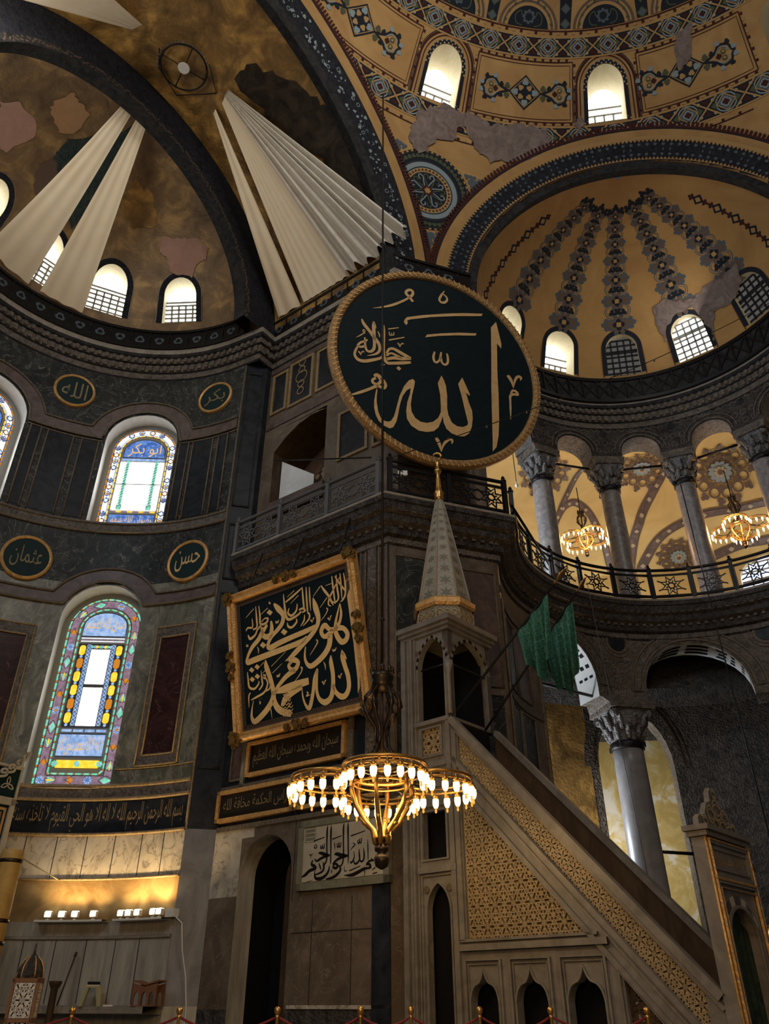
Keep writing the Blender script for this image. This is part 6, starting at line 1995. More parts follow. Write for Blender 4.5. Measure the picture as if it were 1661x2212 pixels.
# inscription boards below it
WBW = lambda a, z, h: L(-a, 6.3 - h, z)       # x to the right is -a


def board(name, label, x0, x1, z0, z1, text, fm='gilt', bm='panel_brown', tm='goldleaf3', fw=0.09):
    root = thing(name, label, 'board', WBW((x0 + x1) / 2, z0, 0.0))
    mb = MB()
    mb.prism([(x0 + 0.02, z0 + 0.02), (x1 - 0.02, z0 + 0.02), (x1 - 0.02, z1 - 0.02), (x0 + 0.02, z1 - 0.02)], WBW, 0.0, 0.06)
    mb.build('panel', bm, root)
    mb = MB()
    for a, b, c, d in ((x0, x1, z0, z0 + fw), (x0, x1, z1 - fw, z1), (x0, x0 + fw, z0, z1), (x1 - fw, x1, z0, z1)):
        mb.prism([(a, c), (b, c), (b, d), (a, d)], WBW, 0.0, 0.11)
    mb.build('frame', fm, root)
    if text:
        mb = MB()
        lettering(mb, WBW, text, x0 + fw + 0.12, x1 - fw - 0.12, z0 + fw + 0.1, z1 - fw - 0.1, 0.068)
        mb.build('lettering', tm, root)
    return root


board('inscription_board', 'dark inscription board in a gilt frame directly under the big framed panel', 0.70, 3.68, 5.97, 6.78, 'سبحان الله وبحمده سبحان الله العظيم')
board('inscription_board', 'dark inscription board in a gilt frame beside the black corner pilaster', -0.14, 2.27, 5.05, 5.76, 'راس الحكمة مخافة الله')
board('inscription_board', 'dark inscription board in a gilt frame behind the lit chandelier', 2.33, 4.70, 5.05, 5.76, None)
tp = thing('tile_panel', 'cream tiled panel with black Arabic lettering in an olive stone frame', 'tile panel', WBW(3.7, 3.46, 0))
mb = MB()
for a, b, c, d in ((2.52, 4.86, 3.46, 3.60), (2.52, 4.86, 4.66, 4.79), (2.52, 2.65, 3.46, 4.79), (4.73, 4.86, 3.46, 4.79)):
    mb.prism([(a, c), (b, c), (b, d), (a, d)], WBW, 0.0, 0.12)
mb.build('frame', 'tileborder', tp)
mb = MB()
mb.prism([(2.6, 3.55), (4.78, 3.55), (4.78, 4.72), (2.6, 4.72)], WBW, 0.0, 0.10)
mb.build('tile_field', 'tile', tp)
mb = MB()
for p in TILE_STROKES:
    ribbon(mb, WBW, [(x / 1000, y / 1000, w / 1000) for x, y, w in p], None, 0.104)
for x0, x1, z0, z1 in ((2.70, 2.98, 4.36, 4.64),):
    ribbon(mb, WBW, [(x0, z0), (x1, z0), (x1, z1), (x0, z1)], 0.008, 0.104, 0, True, 1)
ribbon(mb, WBW, [(2.66, 3.61), (4.72, 3.61), (4.72, 4.65), (2.66, 4.65)], 0.008, 0.104, 0, True, 1)
mb.build('lettering', 'ink', tp)
mb = MB()
for q in range(3):
    mb.prism([(2.72, 4.39 + q * 0.08), (2.96, 4.39 + q * 0.08), (2.96, 4.45 + q * 0.08), (2.72, 4.45 + q * 0.08)], WBW, 0.10, 0.103)
mb.build('small_square_panel', 'tileborder', tp)


def apse_medallion(label, p, z, r, text, bright):
    c = WA(p, z, 0)
    root = thing('wall_medallion', label, 'medallion', WA(p, z - r, 0))
    ex_ = (WA(p - 1, 0, 0) - WA(p + 1, 0, 0)).normalized()
    en_ = (WA(p, 0, 0) - WA(p, 0, 1)).normalized()
    W0 = lambda x, y, h: c + ex_ * x + en_ * (h + 0.02) + Vector((0, 0, y))
    mb = MB()
    mb.prism([(r * 0.9 * cos(2 * PI * k / 36), r * 0.9 * sin(2 * PI * k / 36)) for k in range(36)], W0, 0.0, 0.05)
    mb.build('board', 'board_green', root)
    mb = MB()
    for k in range(40):
        t0, t1 = 2 * PI * k / 40, 2 * PI * (k + 1) / 40
        pf_ = [(0.88, 0.0), (0.90, 0.07), (0.97, 0.10), (1.03, 0.07), (1.05, -0.02)]
        for (ra, ha), (rb_, hb) in zip(pf_, pf_[1:]):
            mb.quad(W0(r * ra * cos(t0), r * ra * sin(t0), ha), W0(r * ra * cos(t1), r * ra * sin(t1), ha), W0(r * rb_ * cos(t1), r * rb_ * sin(t1), hb), W0(r * rb_ * cos(t0), r * rb_ * sin(t0), hb))
    mb.build('rim', 'gilt', root)
    mb = MB()
    lettering(mb, W0, text, -r * 0.62, r * 0.62, -r * 0.5, r * 0.55, 0.06)
    mb.build('lettering', 'goldleaf' if bright else 'goldleaf3', root)


apse_medallion('round green medallion with gilt rim, upper row, between two upper apse windows', 62.9, 18.35, 0.62, 'الله', False)
apse_medallion('round green medallion with gilt rim, upper row, beside the corner pilaster', 16.4, 18.28, 0.60, 'بكر', False)
apse_medallion('round green medallion with gilt rim, lower row, far from the corner pilaster', 63.0, 12.14, 0.66, 'عثمان', False)
apse_medallion('round green medallion with bright lettering, lower row, beside the corner pilaster', 17.1, 12.19, 0.64, 'حسن', True)

# ================================================================== COLUMNS
def column(name, label, loc, z0, zneck, ztop, r0, r1, matn, impost, cap_r, rz):
    root = thing(name, label, 'column', loc, None, rz)
    root['kind'] = 'structure'
    mb = MB()
    h = zneck - z0
    mb.lathe([(r0 * 1.35, 0), (r0 * 1.35, 0.12), (r0 * 1.22, 0.16), (r0 * 1.28, 0.26), (r0 * 1.1, 0.32), (r0, 0.36)], (0, 0, 0), 28)
    mb.build('base', 'stone_dark', root, True)
    mb = MB()
    mb.lathe([(r0 + (r1 - r0) * (k / 12) ** 1.4, 0.3 + (h - 0.3) * k / 12) for k in range(13)], (0, 0, 0), 28)
    mb.build('shaft', matn, root, True)
    mb = MB()
    mb.lathe([(r1 * 1.04, h - 0.22), (r1 * 1.13, h - 0.2), (r1 * 1.13, h - 0.04), (r1 * 1.04, h)], (0, 0, 0), 28)
    for k in range(4):
        t = k * PI / 2 + 0.6
        mb.box(Vector((r1 * 1.13 * cos(t), r1 * 1.13 * sin(t), h - 0.12)), Vector((cos(t), sin(t), 0)), Vector((-sin(t), cos(t), 0)), Vector((0, 0, 1)), 0, 0.07, -0.05, 0.05, -0.07, 0.07)
    mb.build('collar', 'iron', root, True)
    # basket capital: circle blending to a square
    mb = MB()
    hc = (ztop - zneck) * 0.72
    rings = []
    n = 40
    for j in range(9):
        f = j / 8
        ring_ = []
        for k in range(n):
            t = 2 * PI * k / n
            sq = 1 / max(abs(cos(t)), abs(sin(t)))
            b = f ** 1.6
            r = r1 * 1.02 + (cap_r - r1 * 1.02) * (f ** 1.3)
            q = r * (1 - b) + r * (0.35 + 0.65 * sq * 0.88) * b
            q *= 1 + 0.035 * cos(8 * t) * sin(PI * f)
            ring_.append(mb.add((q * cos(t), q * sin(t), h + hc * f)))
        rings.append(ring_)
    for a, b in zip(rings, rings[1:]):
        for k in range(n):
            mb.face((a[k], a[(k + 1) % n], b[(k + 1) % n], b[k]), 0, True)
    # volutes at the corners and acanthus leaves round the basket
    for k in range(4):
        t = PI / 4 + k * PI / 2
        c = Vector((cos(t), sin(t), 0))
        s_ = Vector((-sin(t), cos(t), 0))
        o = c * cap_r * 1.08 + Vector((0, 0, h + hc * 0.86))
        mb.tube([o - s_ * 0.09, o + s_ * 0.09], 0.11 * cap_r / 0.6, 10)
        for rr_ in (0.5,):
            mb.tube([o - s_ * 0.12, o + s_ * 0.12], 0.05 * cap_r / 0.6, 8)
    for row, (f0, f1, m) in enumerate(((0.05, 0.45, 10), (0.35, 0.8, 10))):
        for k in range(m):
            t = 2 * PI * (k + 0.5 * row) / m
            rr_ = r1 * 1.05 + (cap_r - r1) * (f0 ** 1.3)
            r2_ = r1 * 1.12 + (cap_r - r1) * (f1 ** 1.3)
            P0 = Vector((rr_ * cos(t), rr_ * sin(t), h + hc * f0))
            P1_ = Vector((r2_ * 1.03 * cos(t), r2_ * 1.03 * sin(t), h + hc * f1))
            P2 = Vector((r2_ * 1.16 * cos(t), r2_ * 1.16 * sin(t), h + hc * (f1 - 0.06)))
            mb.tube([P0, (P0 + P1_) / 2, P1_, P2], [0.07, 0.085, 0.06, 0.03], 6)
    mb.build('capital', 'capital', root, True)
    mb = MB()
    X, Y, Zv, O = Vector((1, 0, 0)), Vector((0, 1, 0)), Vector((0, 0, 1)), Vector((0, 0, 0))
    zi = h + hc
    hh = ztop - z0 - zi
    mb.box(O, X, Y, Zv, -cap_r * 1.02, cap_r * 1.02, -cap_r * 1.02, cap_r * 1.02, zi, zi + hh * 0.3)
    a = [(-cap_r, -cap_r * 1.0), (cap_r, -cap_r), (cap_r, cap_r), (-cap_r, cap_r)]
    w2 = impost
    lo = [mb.add((x, y, zi + hh * 0.3)) for x, y in a]
    hi = [mb.add((x * w2 / cap_r, y * 0.5 / cap_r if abs(y) > 0.5 else y, zi + hh)) for x, y in a]
    for k in range(4):
        mb.face((lo[k], lo[(k + 1) % 4], hi[(k + 1) % 4], hi[k]))
    mb.face(hi)
    mb.build('impost', 'stone_carved', root, True)
    return root


lab = ['grey marble gallery column nearest the big roundel', 'grey marble gallery column beside the smaller lit chandelier, glowing warm', 'grey marble gallery column between the two gallery chandeliers', 'grey marble gallery column at the edge of view']
for k, a in enumerate(U_ANG[:4]):
    column('column', lab[k], exed(a, 12.0, 6.15), 12.0, 17.0, 18.1, 0.36, 0.33, 'column', 0.58, 0.52, R(a - 90))
column('column', 'tall grey ground floor column behind the pulpit stairs', exed(102.4, 0.45, 5.82), 0.45, 7.85, 9.02, 0.47, 0.42, 'column_dark', 0.82, 0.68, R(102.4 - 90))


def rod(name, label, a, b, r=0.03, m='iron', cat='tie rod', sag=0.0, group=None):
    mb = MB()
    a, b = Vector(a), Vector(b)
    mb.tube([a.lerp(b, t) - Vector((0, 0, sag * 4 * t * (1 - t))) for t in (frange(0, 1, 12) if sag else (0, 1))], r, 6)
    return tag(mb.build(name, m), label, cat, group)


AN = [140.8] + U_ANG[:4]
tl = ['black iron tie rod across the gallery arch beside the roundel', 'black iron tie rod across the gallery arch above the smaller gallery chandelier', 'black iron tie rod across the gallery arch with the painted ceiling rosette', 'black iron tie rod across the last gallery arch in view']
for k in range(1, 4):
    rod('tie_rod', tl[k], exed(AN[k] - 5.7, 17.85, 6.15), exed(AN[k + 1] + 5.7, 17.85, 6.15), 0.045)
rod('tie_rod', 'black iron tie rod from the curved pier to the tall ground floor column', exed(138, 9.1, 5.8), exed(107, 9.1, 5.8), 0.045)
rod('tie_rod', 'black iron tie rod right of the tall column low behind the doorway tower', exed(98, 5.0, 5.9), exed(88, 5.0, 6.2), 0.045)

# ================================================================== BALUSTRADES OF THE GALLERY
def balustrade(label, path, n, z0=12.0, hgt=1.02, mname='iron'):
    f, l = pathW(resample(path, 0.15), z0)
    root = thing('balustrade', label, 'balustrade', f(l / 2, 0, 0))
    mb = MB()
    P = [f(s, hgt, 0) for s in frange(0, l, max(4, int(l / 0.25)))]
    mb.tube(P, 0.05, 8)
    mb.tube([p - Vector((0, 0, 0.16)) for p in P], 0.025, 6)
    mb.tube([p - Vector((0, 0, hgt - 0.1)) for p in P], 0.035, 6)
    mb.build('handrail', mname, root)
    for k in range(n + 1):
        s = l * k / n
        s = min(max(s, 0.05), l - 0.05)
        mb = MB()
        c = f(s, 0, 0)
        t = (f(min(s + 0.05, l), 0, 0) - f(max(s - 0.05, 0), 0, 0)).normalized()
        mb.box(c, t, Vector((t.y, -t.x, 0)), Vector((0, 0, 1)), -0.055, 0.055, -0.05, 0.06, 0, hgt + 0.02)
        mb.lathe([(0.08, 0), (0.085, 0.04), (0.04, 0.07), (0.055, 0.12), (0.03, 0.17), (0.004, 0.19)], c + Vector((0, 0, hgt + 0.02)), 8)
        mb.build('post', mname, root)
    for k in range(n):
        s0, s1 = l * k / n + 0.07, l * (k + 1) / n - 0.07
        mb = MB()
        z_0, z_1 = 0.14, hgt - 0.2
        sc, zc = (s0 + s1) / 2, (z_0 + z_1) / 2
        rr_ = (z_1 - z_0) / 2
        def bar(p, w=0.035, closed=False):
            w *= 1.35
            ribbon(mb, f, p, w, -0.015, 0, closed, 1, 0.03)
        bar([(s0, z_0), (s1, z_0), (s1, z_1), (s0, z_1)], 0.03, True)
        m = 2 if (s1 - s0) > 1.1 else 1
        for q in range(m):
            c = s0 + (s1 - s0) * (q + 0.5) / m
            R_ = min(rr_ * 0.96, (s1 - s0) / m / 2 * 0.96)
            bar([(c + (R_ if j % 2 == 0 else R_ * 0.55) * cos(PI * j / 8 + PI / 8), zc + (R_ if j % 2 == 0 else R_ * 0.55) * sin(PI * j / 8 + PI / 8)) for j in range(16)], 0.035, True)
            bar([(c + R_ * 0.3 * cos(PI * j / 4), zc + R_ * 0.3 * sin(PI * j / 4)) for j in range(8)], 0.03, True)
            for j in range(8):
                t = PI * j / 4 + PI / 8
                bar([(c + R_ * 0.3 * cos(t), zc + R_ * 0.3 * sin(t)), (c + R_ * 0.55 * cos(t + 0.0), zc + R_ * 0.55 * sin(t))], 0.025)
                ex_ = 1.35
                x1, y1 = c + R_ * ex_ * cos(t), zc + R_ * ex_ * sin(t)
                if s0 < x1 < s1 and z_0 < y1 < z_1:
                    bar([(c + R_ * cos(t), zc + R_ * sin(t)), (x1, y1)], 0.025)
        mb.build('panel', mname, root)
    return root


bp_low = offset_path(path_pier_low + path_exedra_low, 0.48)
balustrade('grey star patterned balustrade along the pier side above the framed panel', [bp_low[0], bp_low[1].lerp(bp_low[0], 0.03)], 3, mname='iron_grey')
balustrade('black star patterned balustrade across the pier front behind the pulpit spire', [bp_low[1].lerp(bp_low[2], 0.02), bp_low[2].lerp(bp_low[1], 0.03)], 2)
ex_path = [p for p in bp_low[3:]]
balustrade('black star patterned balustrade curving round the exedra gallery', ex_path, 14)

# ================================================================== CLOTH STRIPS UNDER THE VAULT
def drape(name, label, top0, top1, bottoms, nrm, amp, folds, mname, sag=0.0, nu=60, nv=24):
    mb = MB()
    top0, top1 = Vector(top0), Vector(top1)
    B = [Vector(p) for p in bottoms]
    def bot(u):
        x = u * (len(B) - 1)
        k = min(int(x), len(B) - 2)
        return B[k].lerp(B[k + 1], x - k)
    nrm = Vector(nrm)
    def f(u, v):
        p = top0.lerp(top1, u).lerp(bot(u), v)
        w = amp(u) * sin(folds * 2 * PI * u + 0.6 * sin(5 * u)) * min(1, 0.15 + v)
        return p + nrm * w - Vector((0, 0, sag * sin(PI * v)))
    mb.grid(f, frange(0, 1, nu), frange(0, 1, nv), 0)
    return tag(mb.build(name, mname), label, 'cloth')


BN = L(0, -1, 0) - L(0, 0, 0)
zt = 21.4
wbt = lambda a, t, h=0.06: WBR(a, t, h)
drape('cloth_strip', 'narrow cream cloth strip on the gold vault next to the dark apse arch', wbt(-1.08, 75.4), wbt(-1.24, 76.0), [L(-0.24, 6.2, zt), L(-1.22, 6.2, zt)], BN, lambda u: 0.012 + 0.03 * u, 2, 'cloth')
drape('cloth_strip', 'widest smooth cream cloth strip on the gold vault beside the folded slack cloth', wbt(-1.55, 76), wbt(-1.80, 77.0), [L(-1.38, 6.2, zt), L(-2.3, 6.2, zt), L(-3.35, 6.2, zt)], BN, lambda u: 0.008 + 0.07 * max(0, u - 0.6), 7, 'cloth', 0.0, 80, 30)
drape('cloth_strip', 'slack grey white cloth hanging in deep folds on the gold vault behind the big roundel', wbt(-1.80, 77.0, 0.1), wbt(-2.05, 77.6, 0.1), [L(-3.25, 6.12, zt), L(-4.0, 6.12, zt), L(-4.75, 6.1, zt + 0.05), L(-5.1, 6.05, 21.6), L(-5.72, 6.15, 21.75)], BN, lambda u: 0.10 + 0.14 * abs(sin(9 * u)), 6.5, 'cloth_grey', 0.0, 160, 30)
drape('cloth_strip', 'cream cloth strip hung high on the vault at the top corner of the view', wbt(-1.05, 106), wbt(-1.4, 105), [L(-1.0, -6.2, zt), L(-2.2, -6.2, zt), L(-3.6, -6.2, zt)], -BN, lambda u: 0.02, 4, 'cloth')
drape('cloth_strip', 'cream cloth strip hung across the apse half dome, the one nearer its axis', L(0, -0.54, 26.33), L(0, -0.33, 26.36), [apse(104, 21.7, 5.4), apse(96, 21.5, 5.4), apse(87.0, 21.45, 5.4)], -DV, lambda u: 0.02, 3, 'cloth', 0.25)
drape('cloth_strip', 'cream cloth strip hung across the apse half dome, the one nearer the pier', L(0, -0.15, 26.42), L(0, 0.07, 26.41), [apse(82.8, 21.45, 5.4), apse(75, 21.42, 5.4), apse(67.5, 21.4, 5.4)], -DV, lambda u: 0.02, 3, 'cloth', 0.1)
# struts that stay the slack cloth on the pier parapet
for k, (x, lb) in enumerate(((0.55, 'short black stay bar on the pier parapet beside the slack cloth'), (1.15, 'short black stay bar on the pier parapet under the painted roundel'))):
    rod('stay_bar', lb, (x, 16.15 + x * 0.3, 21.3), (x + 0.5, 16.4 + x * 0.3, 22.6), 0.05, 'iron', 'stay bar')
# ring frame lamp on the vault
vr = thing('ring_lamp', 'dark iron ring with a white disc at its centre hung under the gold vault', 'lamp', L(-1.4, 0, 26.6))
vO = L(-1.4, 0, 26.6)
VX, VY = (Vector((1, 0.1, 0))).normalized(), Vector((-0.1, 1, 0)).normalized()
WV_ = lambda u, v, h: vO + VX * u + VY * v + Vector((0, 0, -h))
mb = MB()
mb.tube([WV_(0.72 * cos(2 * PI * k / 40), 0.72 * sin(2 * PI * k / 40), 0) for k in range(41)], 0.03, 6)
for t in (0.5, 0.5 + PI / 2):
    mb.tube([WV_(0.72 * cos(t), 0.72 * sin(t), 0), WV_(-0.72 * cos(t), -0.72 * sin(t), 0)], 0.018, 6)
mb.tube([WV_(x, y, -0.05) for x, y in ((0.8, -0.15), (0.95, 0.75), (-0.35, 0.95), (-0.8, 0.1), (-0.7, -0.5))], 0.022, 6)
mb.tube([WV_(0, 0, 0), WV_(0, 0, -0.22)], 0.03, 6)
mb.build('iron_ring', 'iron', vr)
mb = MB()
mb.lathe([(0.17, 0), (0.19, 0.03), (0.17, 0.07)], vO - Vector((0, 0, 0.06)), 24)
mb.build('disc', 'white_plastic', vr)
for k in range(20):
    mb = MB()
    t = PI + PI * k / 20
    mb.lathe([(0.005, -0.05), (0.03, -0.02), (0.03, 0.02), (0.005, 0.04)], WV_(0.8 * cos(t), 0.8 * sin(t), 0.03), 6)
    mb.build('glass_bead', 'iron_grey', vr)


# ================================================================== PULPIT (stairs, portal, canopy, spire)
PO = Vector((1.27, 14.42, 0))
PM, PL_ = Vector((0.737, -0.678, 0)).normalized(), Vector((0.678, 0.737, 0)).normalized()
WS_ = lambda s, z, h: PO + PM * s + Vector((0, 0, z)) - PL_ * h          # near side face, h towards the nave
WFR = lambda l, z, h: PO + PL_ * l + Vector((0, 0, z)) + PM * h          # faces across the stairs, h down the stairs
UPV = Vector((0, 0, 1))


def plate(mb, Wf, outer, holes, h0, h1, mi=0):
    loops = [outer] + holes
    flat = [p for lp in loops for p in lp]
    f = [mb.add(Wf(u, v, h1)) for u, v in flat]
    b = [mb.add(Wf(u, v, h0)) for u, v in flat]
    for t in tessellate_polygon([[Vector((u, v, 0)) for u, v in lp] for lp in loops]):
        mb.face([f[k] for k in t], mi)
        mb.face([b[k] for k in t][::-1], mi)
    o = 0
    for lp in loops:
        n = len(lp)
        for k in range(n):
            j = (k + 1) % n
            mb.face((f[o + k], f[o + j], b[o + j], b[o + k]), mi)
        o += n


def rectp(a, b, c, d):
    return [(a, c), (b, c), (b, d), (a, d)]


def ogee(u0, u1, z0, zs, zt, n=8, cusp=False):
    """pointed arch outline; cusp: flat shouldered with a small tip"""
    uc, hw = (u0 + u1) / 2, (u1 - u0) / 2
    H = zt - zs
    L_ = [(u0, z0), (u0, zs)]
    if cusp:
        for x, y in ((0.04, 0.16), (0.12, 0.32), (0.24, 0.44), (0.38, 0.52), (0.55, 0.56), (0.68, 0.60), (0.80, 0.70), (0.90, 0.84), (1.0, 1.0)):
            L_.append((u0 + hw * x, zs + H * y))
    else:
        t1 = R(68)
        for k in range(1, n + 1):
            t = t1 * k / n
            L_.append((u0 + hw * (1 - cos(t)) / (1 - cos(t1)), zs + H * sin(t) / sin(t1)))
    Rr = [(2 * uc - u, v) for u, v in L_[:-1]][::-1]
    return L_ + Rr


def frame_line(mb, Wf, pts, w, h0, h1, mi=0):
    ribbon(mb, Wf, pts, w, h0, mi, True, 1, h1 - h0)


def clip(poly, p, q):
    """part of the segment p-q inside a convex polygon (counter clockwise)"""
    t0, t1 = 0.0, 1.0
    dx, dy = q[0] - p[0], q[1] - p[1]
    for (ax, ay), (bx_, by) in zip(poly, poly[1:] + poly[:1]):
        nx, ny = -(by - ay), bx_ - ax
        den = nx * dx + ny * dy
        num = nx * (p[0] - ax) + ny * (p[1] - ay)
        if abs(den) < 1e-12:
            if num < 0: return None
            continue
        t = -num / den
        if den > 0: t0 = max(t0, t)
        else: t1 = min(t1, t)
    if t0 >= t1: return None
    return (p[0] + dx * t0, p[1] + dy * t0), (p[0] + dx * t1, p[1] + dy * t1)


def star_lattice(mb, Wf, poly, cell, w, h0, h1, rot=0.0, mi=0):
    """six fold star net clipped to a convex polygon"""
    cx = sum(p[0] for p in poly) / len(poly)
    cy = sum(p[1] for p in poly) / len(poly)
    ext = max(math.hypot(p[0] - cx, p[1] - cy) for p in poly) + cell
    for f_ in range(6):
        t = rot + PI * f_ / 6
        d = (cos(t), sin(t))
        n_ = (-d[1], d[0])
        st = cell if f_ % 2 == 0 else cell * 1.1547
        m = int(ext / st) + 2
        for k in range(-m, m + 1):
            for off in ((-0.17, 0.17) if f_ % 2 == 0 else (0.0,)):
                o = (k + off) * st
                p = (cx + n_[0] * o - d[0] * ext, cy + n_[1] * o - d[1] * ext)
                q = (cx + n_[0] * o + d[0] * ext, cy + n_[1] * o + d[1] * ext)
                c = clip(poly, p, q)
                if c: ribbon(mb, Wf, list(c), w, h0, mi, False, 1, h1 - h0)


pu = thing('pulpit', 'tall marble pulpit with a lattice sided stair, arched canopy and star carved spire', 'pulpit', PO + PM * 1.5 + PL_ * 0.7 + Vector((0, 0, 0.45)))
# --- stair body: solid core
mb = MB()
core = [(-1.14, 0.45), (4.1, 0.45), (4.1, 0.9), (0.0, 5.05), (0.0, 6.05), (-1.14, 6.05)]
a = [mb.add(WS_(u, v, -0.32)) for u, v in core]
b = [mb.add(WS_(u, v, -1.2)) for u, v in core]
for lp in (a, b):
    for t in tessellate_polygon([[Vector((u, v, 0)) for u, v in core]]):
        mb.face([lp[k] for k in t], 0)
for k in range(6):
    mb.face((a[k], a[(k + 1) % 6], b[(k + 1) % 6], b[k]), 0)
mb.build('stair_core', 'dark', pu)
mb = MB()
for k in range(17):
    s = 0.05 + k * 0.24
    z = 5.05 - 1.083 * (k + 0.2) * 0.24
    mb.box(PO, PM, PL_, UPV, s, s + 0.24, 0.1, 1.3, max(0.45, z - 0.5), z)
mb.build('step', 'minbar', pu)
# --- near side wall in framed compartments
RT = lambda s: 6.14 - 1.083 * s
mb = MB()
tri_hole = [(0.10, 2.40), (2.36, 2.40), (0.10, 2.40 + 1.083 * 2.26)]
lat_top, lat_bot = 0.24, 0.72
low_b = 1.24
tri_hole = [(0.12, 2.42), ((6.14 - low_b - 2.42) / 1.083, 2.42), (0.12, RT(0.12) - low_b)]
strip_hole = [(0.12, RT(0.12) - lat_bot), (3.92, RT(3.92) - lat_bot), (3.92, RT(3.92) - lat_top), (0.12, RT(0.12) - lat_top)]
sm_tri = [(2.80, 0.6), (3.72, 0.6), (3.72, RT(3.72) - low_b - 0.02), (2.80, RT(2.80) - low_b - 0.02)]
niches = [ogee(u0 + 0.1, u1 - 0.1, 0.5, 1.55, 1.97, 8, True) for u0, u1 in ((0.05, 0.77), (0.91, 1.66), (1.80, 2.58))]
outer = [(0.0, 0.45), (4.15, 0.45), (4.15, RT(4.15)), (0.0, RT(0.0))]
plate(mb, WS_, outer, [tri_hole, strip_hole, sm_tri] + niches, -0.14, 0.0)
# rail, mouldings
for off, w, h in ((0.05, 0.12, 0.09), (0.18, 0.06, 0.05), (lat_bot + 0.06, 0.08, 0.05), (low_b - 0.06, 0.08, 0.05), (lat_bot + 0.2, 0.03, 0.025)):
    e = 4.15 if off < 0.8 else 3.7
    ribbon(mb, WS_, [(0.0, RT(0) - off), (e, RT(e) - off)], w, 0.0, 0, False, 1, h)
ribbon(mb, WS_, [(0.0, 2.30), (2.66, 2.30)], 0.09, 0.0, 0, False, 1, 0.08)
ribbon(mb, WS_, [(0.0, 2.40), (2.5, 2.40)], 0.04, 0.0, 0, False, 1, 0.05)
for u0, u1 in ((0.05, 0.77), (0.91, 1.66), (1.80, 2.58)):
    frame_line(mb, WS_, rectp(u0 + 0.02, u1 - 0.02, 0.5, 2.12), 0.04, 0.0, 0.05)
    frame_line(mb, WS_, rectp(u0 + 0.07, u1 - 0.07, 0.5, 2.06), 0.02, 0.0, 0.03)
    frame_line(mb, WS_, ogee(u0 + 0.085, u1 - 0.085, 0.5, 1.55, 2.0, 8, True), 0.03, 0.0, 0.04)
frame_line(mb, WS_, [(2.76, 0.56), (3.76, 0.56), (3.76, RT(3.76) - low_b), (2.76, RT(2.76) - low_b)], 0.04, 0.0, 0.05)
ribbon(mb, WS_, [(0.05, 2.4), (0.05, 6.1)], 0.1, 0.0, 0, False, 1, 0.05)
mb.build('stair_side', 'minbar', pu)
mb = MB()
for poly in (tri_hole, strip_hole):
    mb.poly(poly, WS_, -0.10)
mb.build('panel_ground', 'minbar_back', pu)
mb = MB()
star_lattice(mb, WS_, [(p[0], p[1]) for p in tri_hole], 0.155, 0.014, -0.10, -0.06)
o = mb.build('star_lattice', 'minbar_mesh', pu)
mb = MB()
star_lattice(mb, WS_, strip_hole, 0.115, 0.014, -0.10, -0.05, -math.atan(1.083))
mb.build('pierced_parapet', 'minbar_mesh', pu)
mb = MB()
mb.poly(sm_tri, WS_, -0.08, 0)
star_lattice(mb, WS_, sm_tri, 0.3, 0.02, -0.08, -0.06, 0.2, 0)
rr = random.Random(2)
for k in range(60):
    u, v = 2.85 + 0.85 * rr.random(), 0.65 + 1.4 * rr.random()
    if v < RT(u) - low_b - 0.12:
        ngon(mb, WS_, u, v, 0.045, 5, -0.07, 1, rr.random() * 3)
mb.build('inlaid_panel', ['wood_dark', 'minbar'], pu)
# niches: dark recesses, each with its back
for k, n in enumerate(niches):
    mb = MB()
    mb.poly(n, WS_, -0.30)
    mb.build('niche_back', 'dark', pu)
# --- far parapet
mb = MB()
fpoly = [(0.0, RT(0) - 0.95), (4.15, RT(4.15) - 0.95), (4.15, RT(4.15)), (0.0, RT(0))]
plate(mb, lambda s, z, h: WS_(s, z, h - 1.4), fpoly, [], -0.1, 0.0)
mb.build('far_parapet', 'wood_dark', pu)
mb = MB()
ribbon(mb, lambda s, z, h: WS_(s, z, h - 1.4), [(0.0, RT(0)), (4.15, RT(4.15))], 0.1, -0.12, 0, False, 1, 0.16)
mb.build('far_rail', 'minbar', pu)
# --- tower under the canopy
mb = MB()
door = ogee(-0.72, -0.18, 0.5, 2.85, 3.32)
win = rectp(-0.77, -0.19, 3.68, 4.50)
gri = rectp(-0.74, -0.24, 5.48, 6.02)
plate(mb, WS_, [(-1.2, 0.45), (0.0, 0.45), (0.0, 6.12), (-1.2, 6.12)], [door, win, gri], -0.14, 0.0)
for x, w, h in ((-1.14, 0.11, 0.10), (-1.03, 0.06, 0.06), (-0.94, 0.05, 0.09), (-0.86, 0.03, 0.04), (-0.07, 0.10, 0.06)):
    ribbon(mb, WS_, [(x, 0.45), (x, 7.95 if x < -0.8 else 6.1)], w, 0.0 if x > -0.9 else -0.02, 0, False, 1, h)
for z, w, h in ((3.52, 0.1, 0.07), (4.6, 0.06, 0.05), (5.32, 0.1, 0.05), (6.12, 0.08, 0.08)):
    ribbon(mb, WS_, [(-0.86, z), (0.0, z)], w, 0.0, 0, False, 1, h)
for r_ in (win, gri):
    frame_line(mb, WS_, r_, 0.05, 0.0, 0.045)
frame_line(mb, WS_, rectp(-0.8, -0.12, 0.5, 3.42), 0.035, 0.0, 0.04)
frame_line(mb, WS_, door, 0.035, 0.0, 0.03)
for u in (-0.70, -0.20):
    disc(mb, WS_, u, 3.22, 0.06, 0.03, 1, 14)
mb.build('tower_side', ['minbar', 'minbar_back'], pu)
mb = MB()
star_lattice(mb, WS_, gri, 0.25, 0.022, -0.08, -0.03)
ring(mb, WS_, -0.49, 5.75, 0.16, 0.02, -0.03, 0, 16)
mb.build('grille', 'minbar_mesh', pu)
mb = MB()
mb.poly(gri, WS_, -0.12)
mb.build('grille_ground', 'wood_dark', pu)
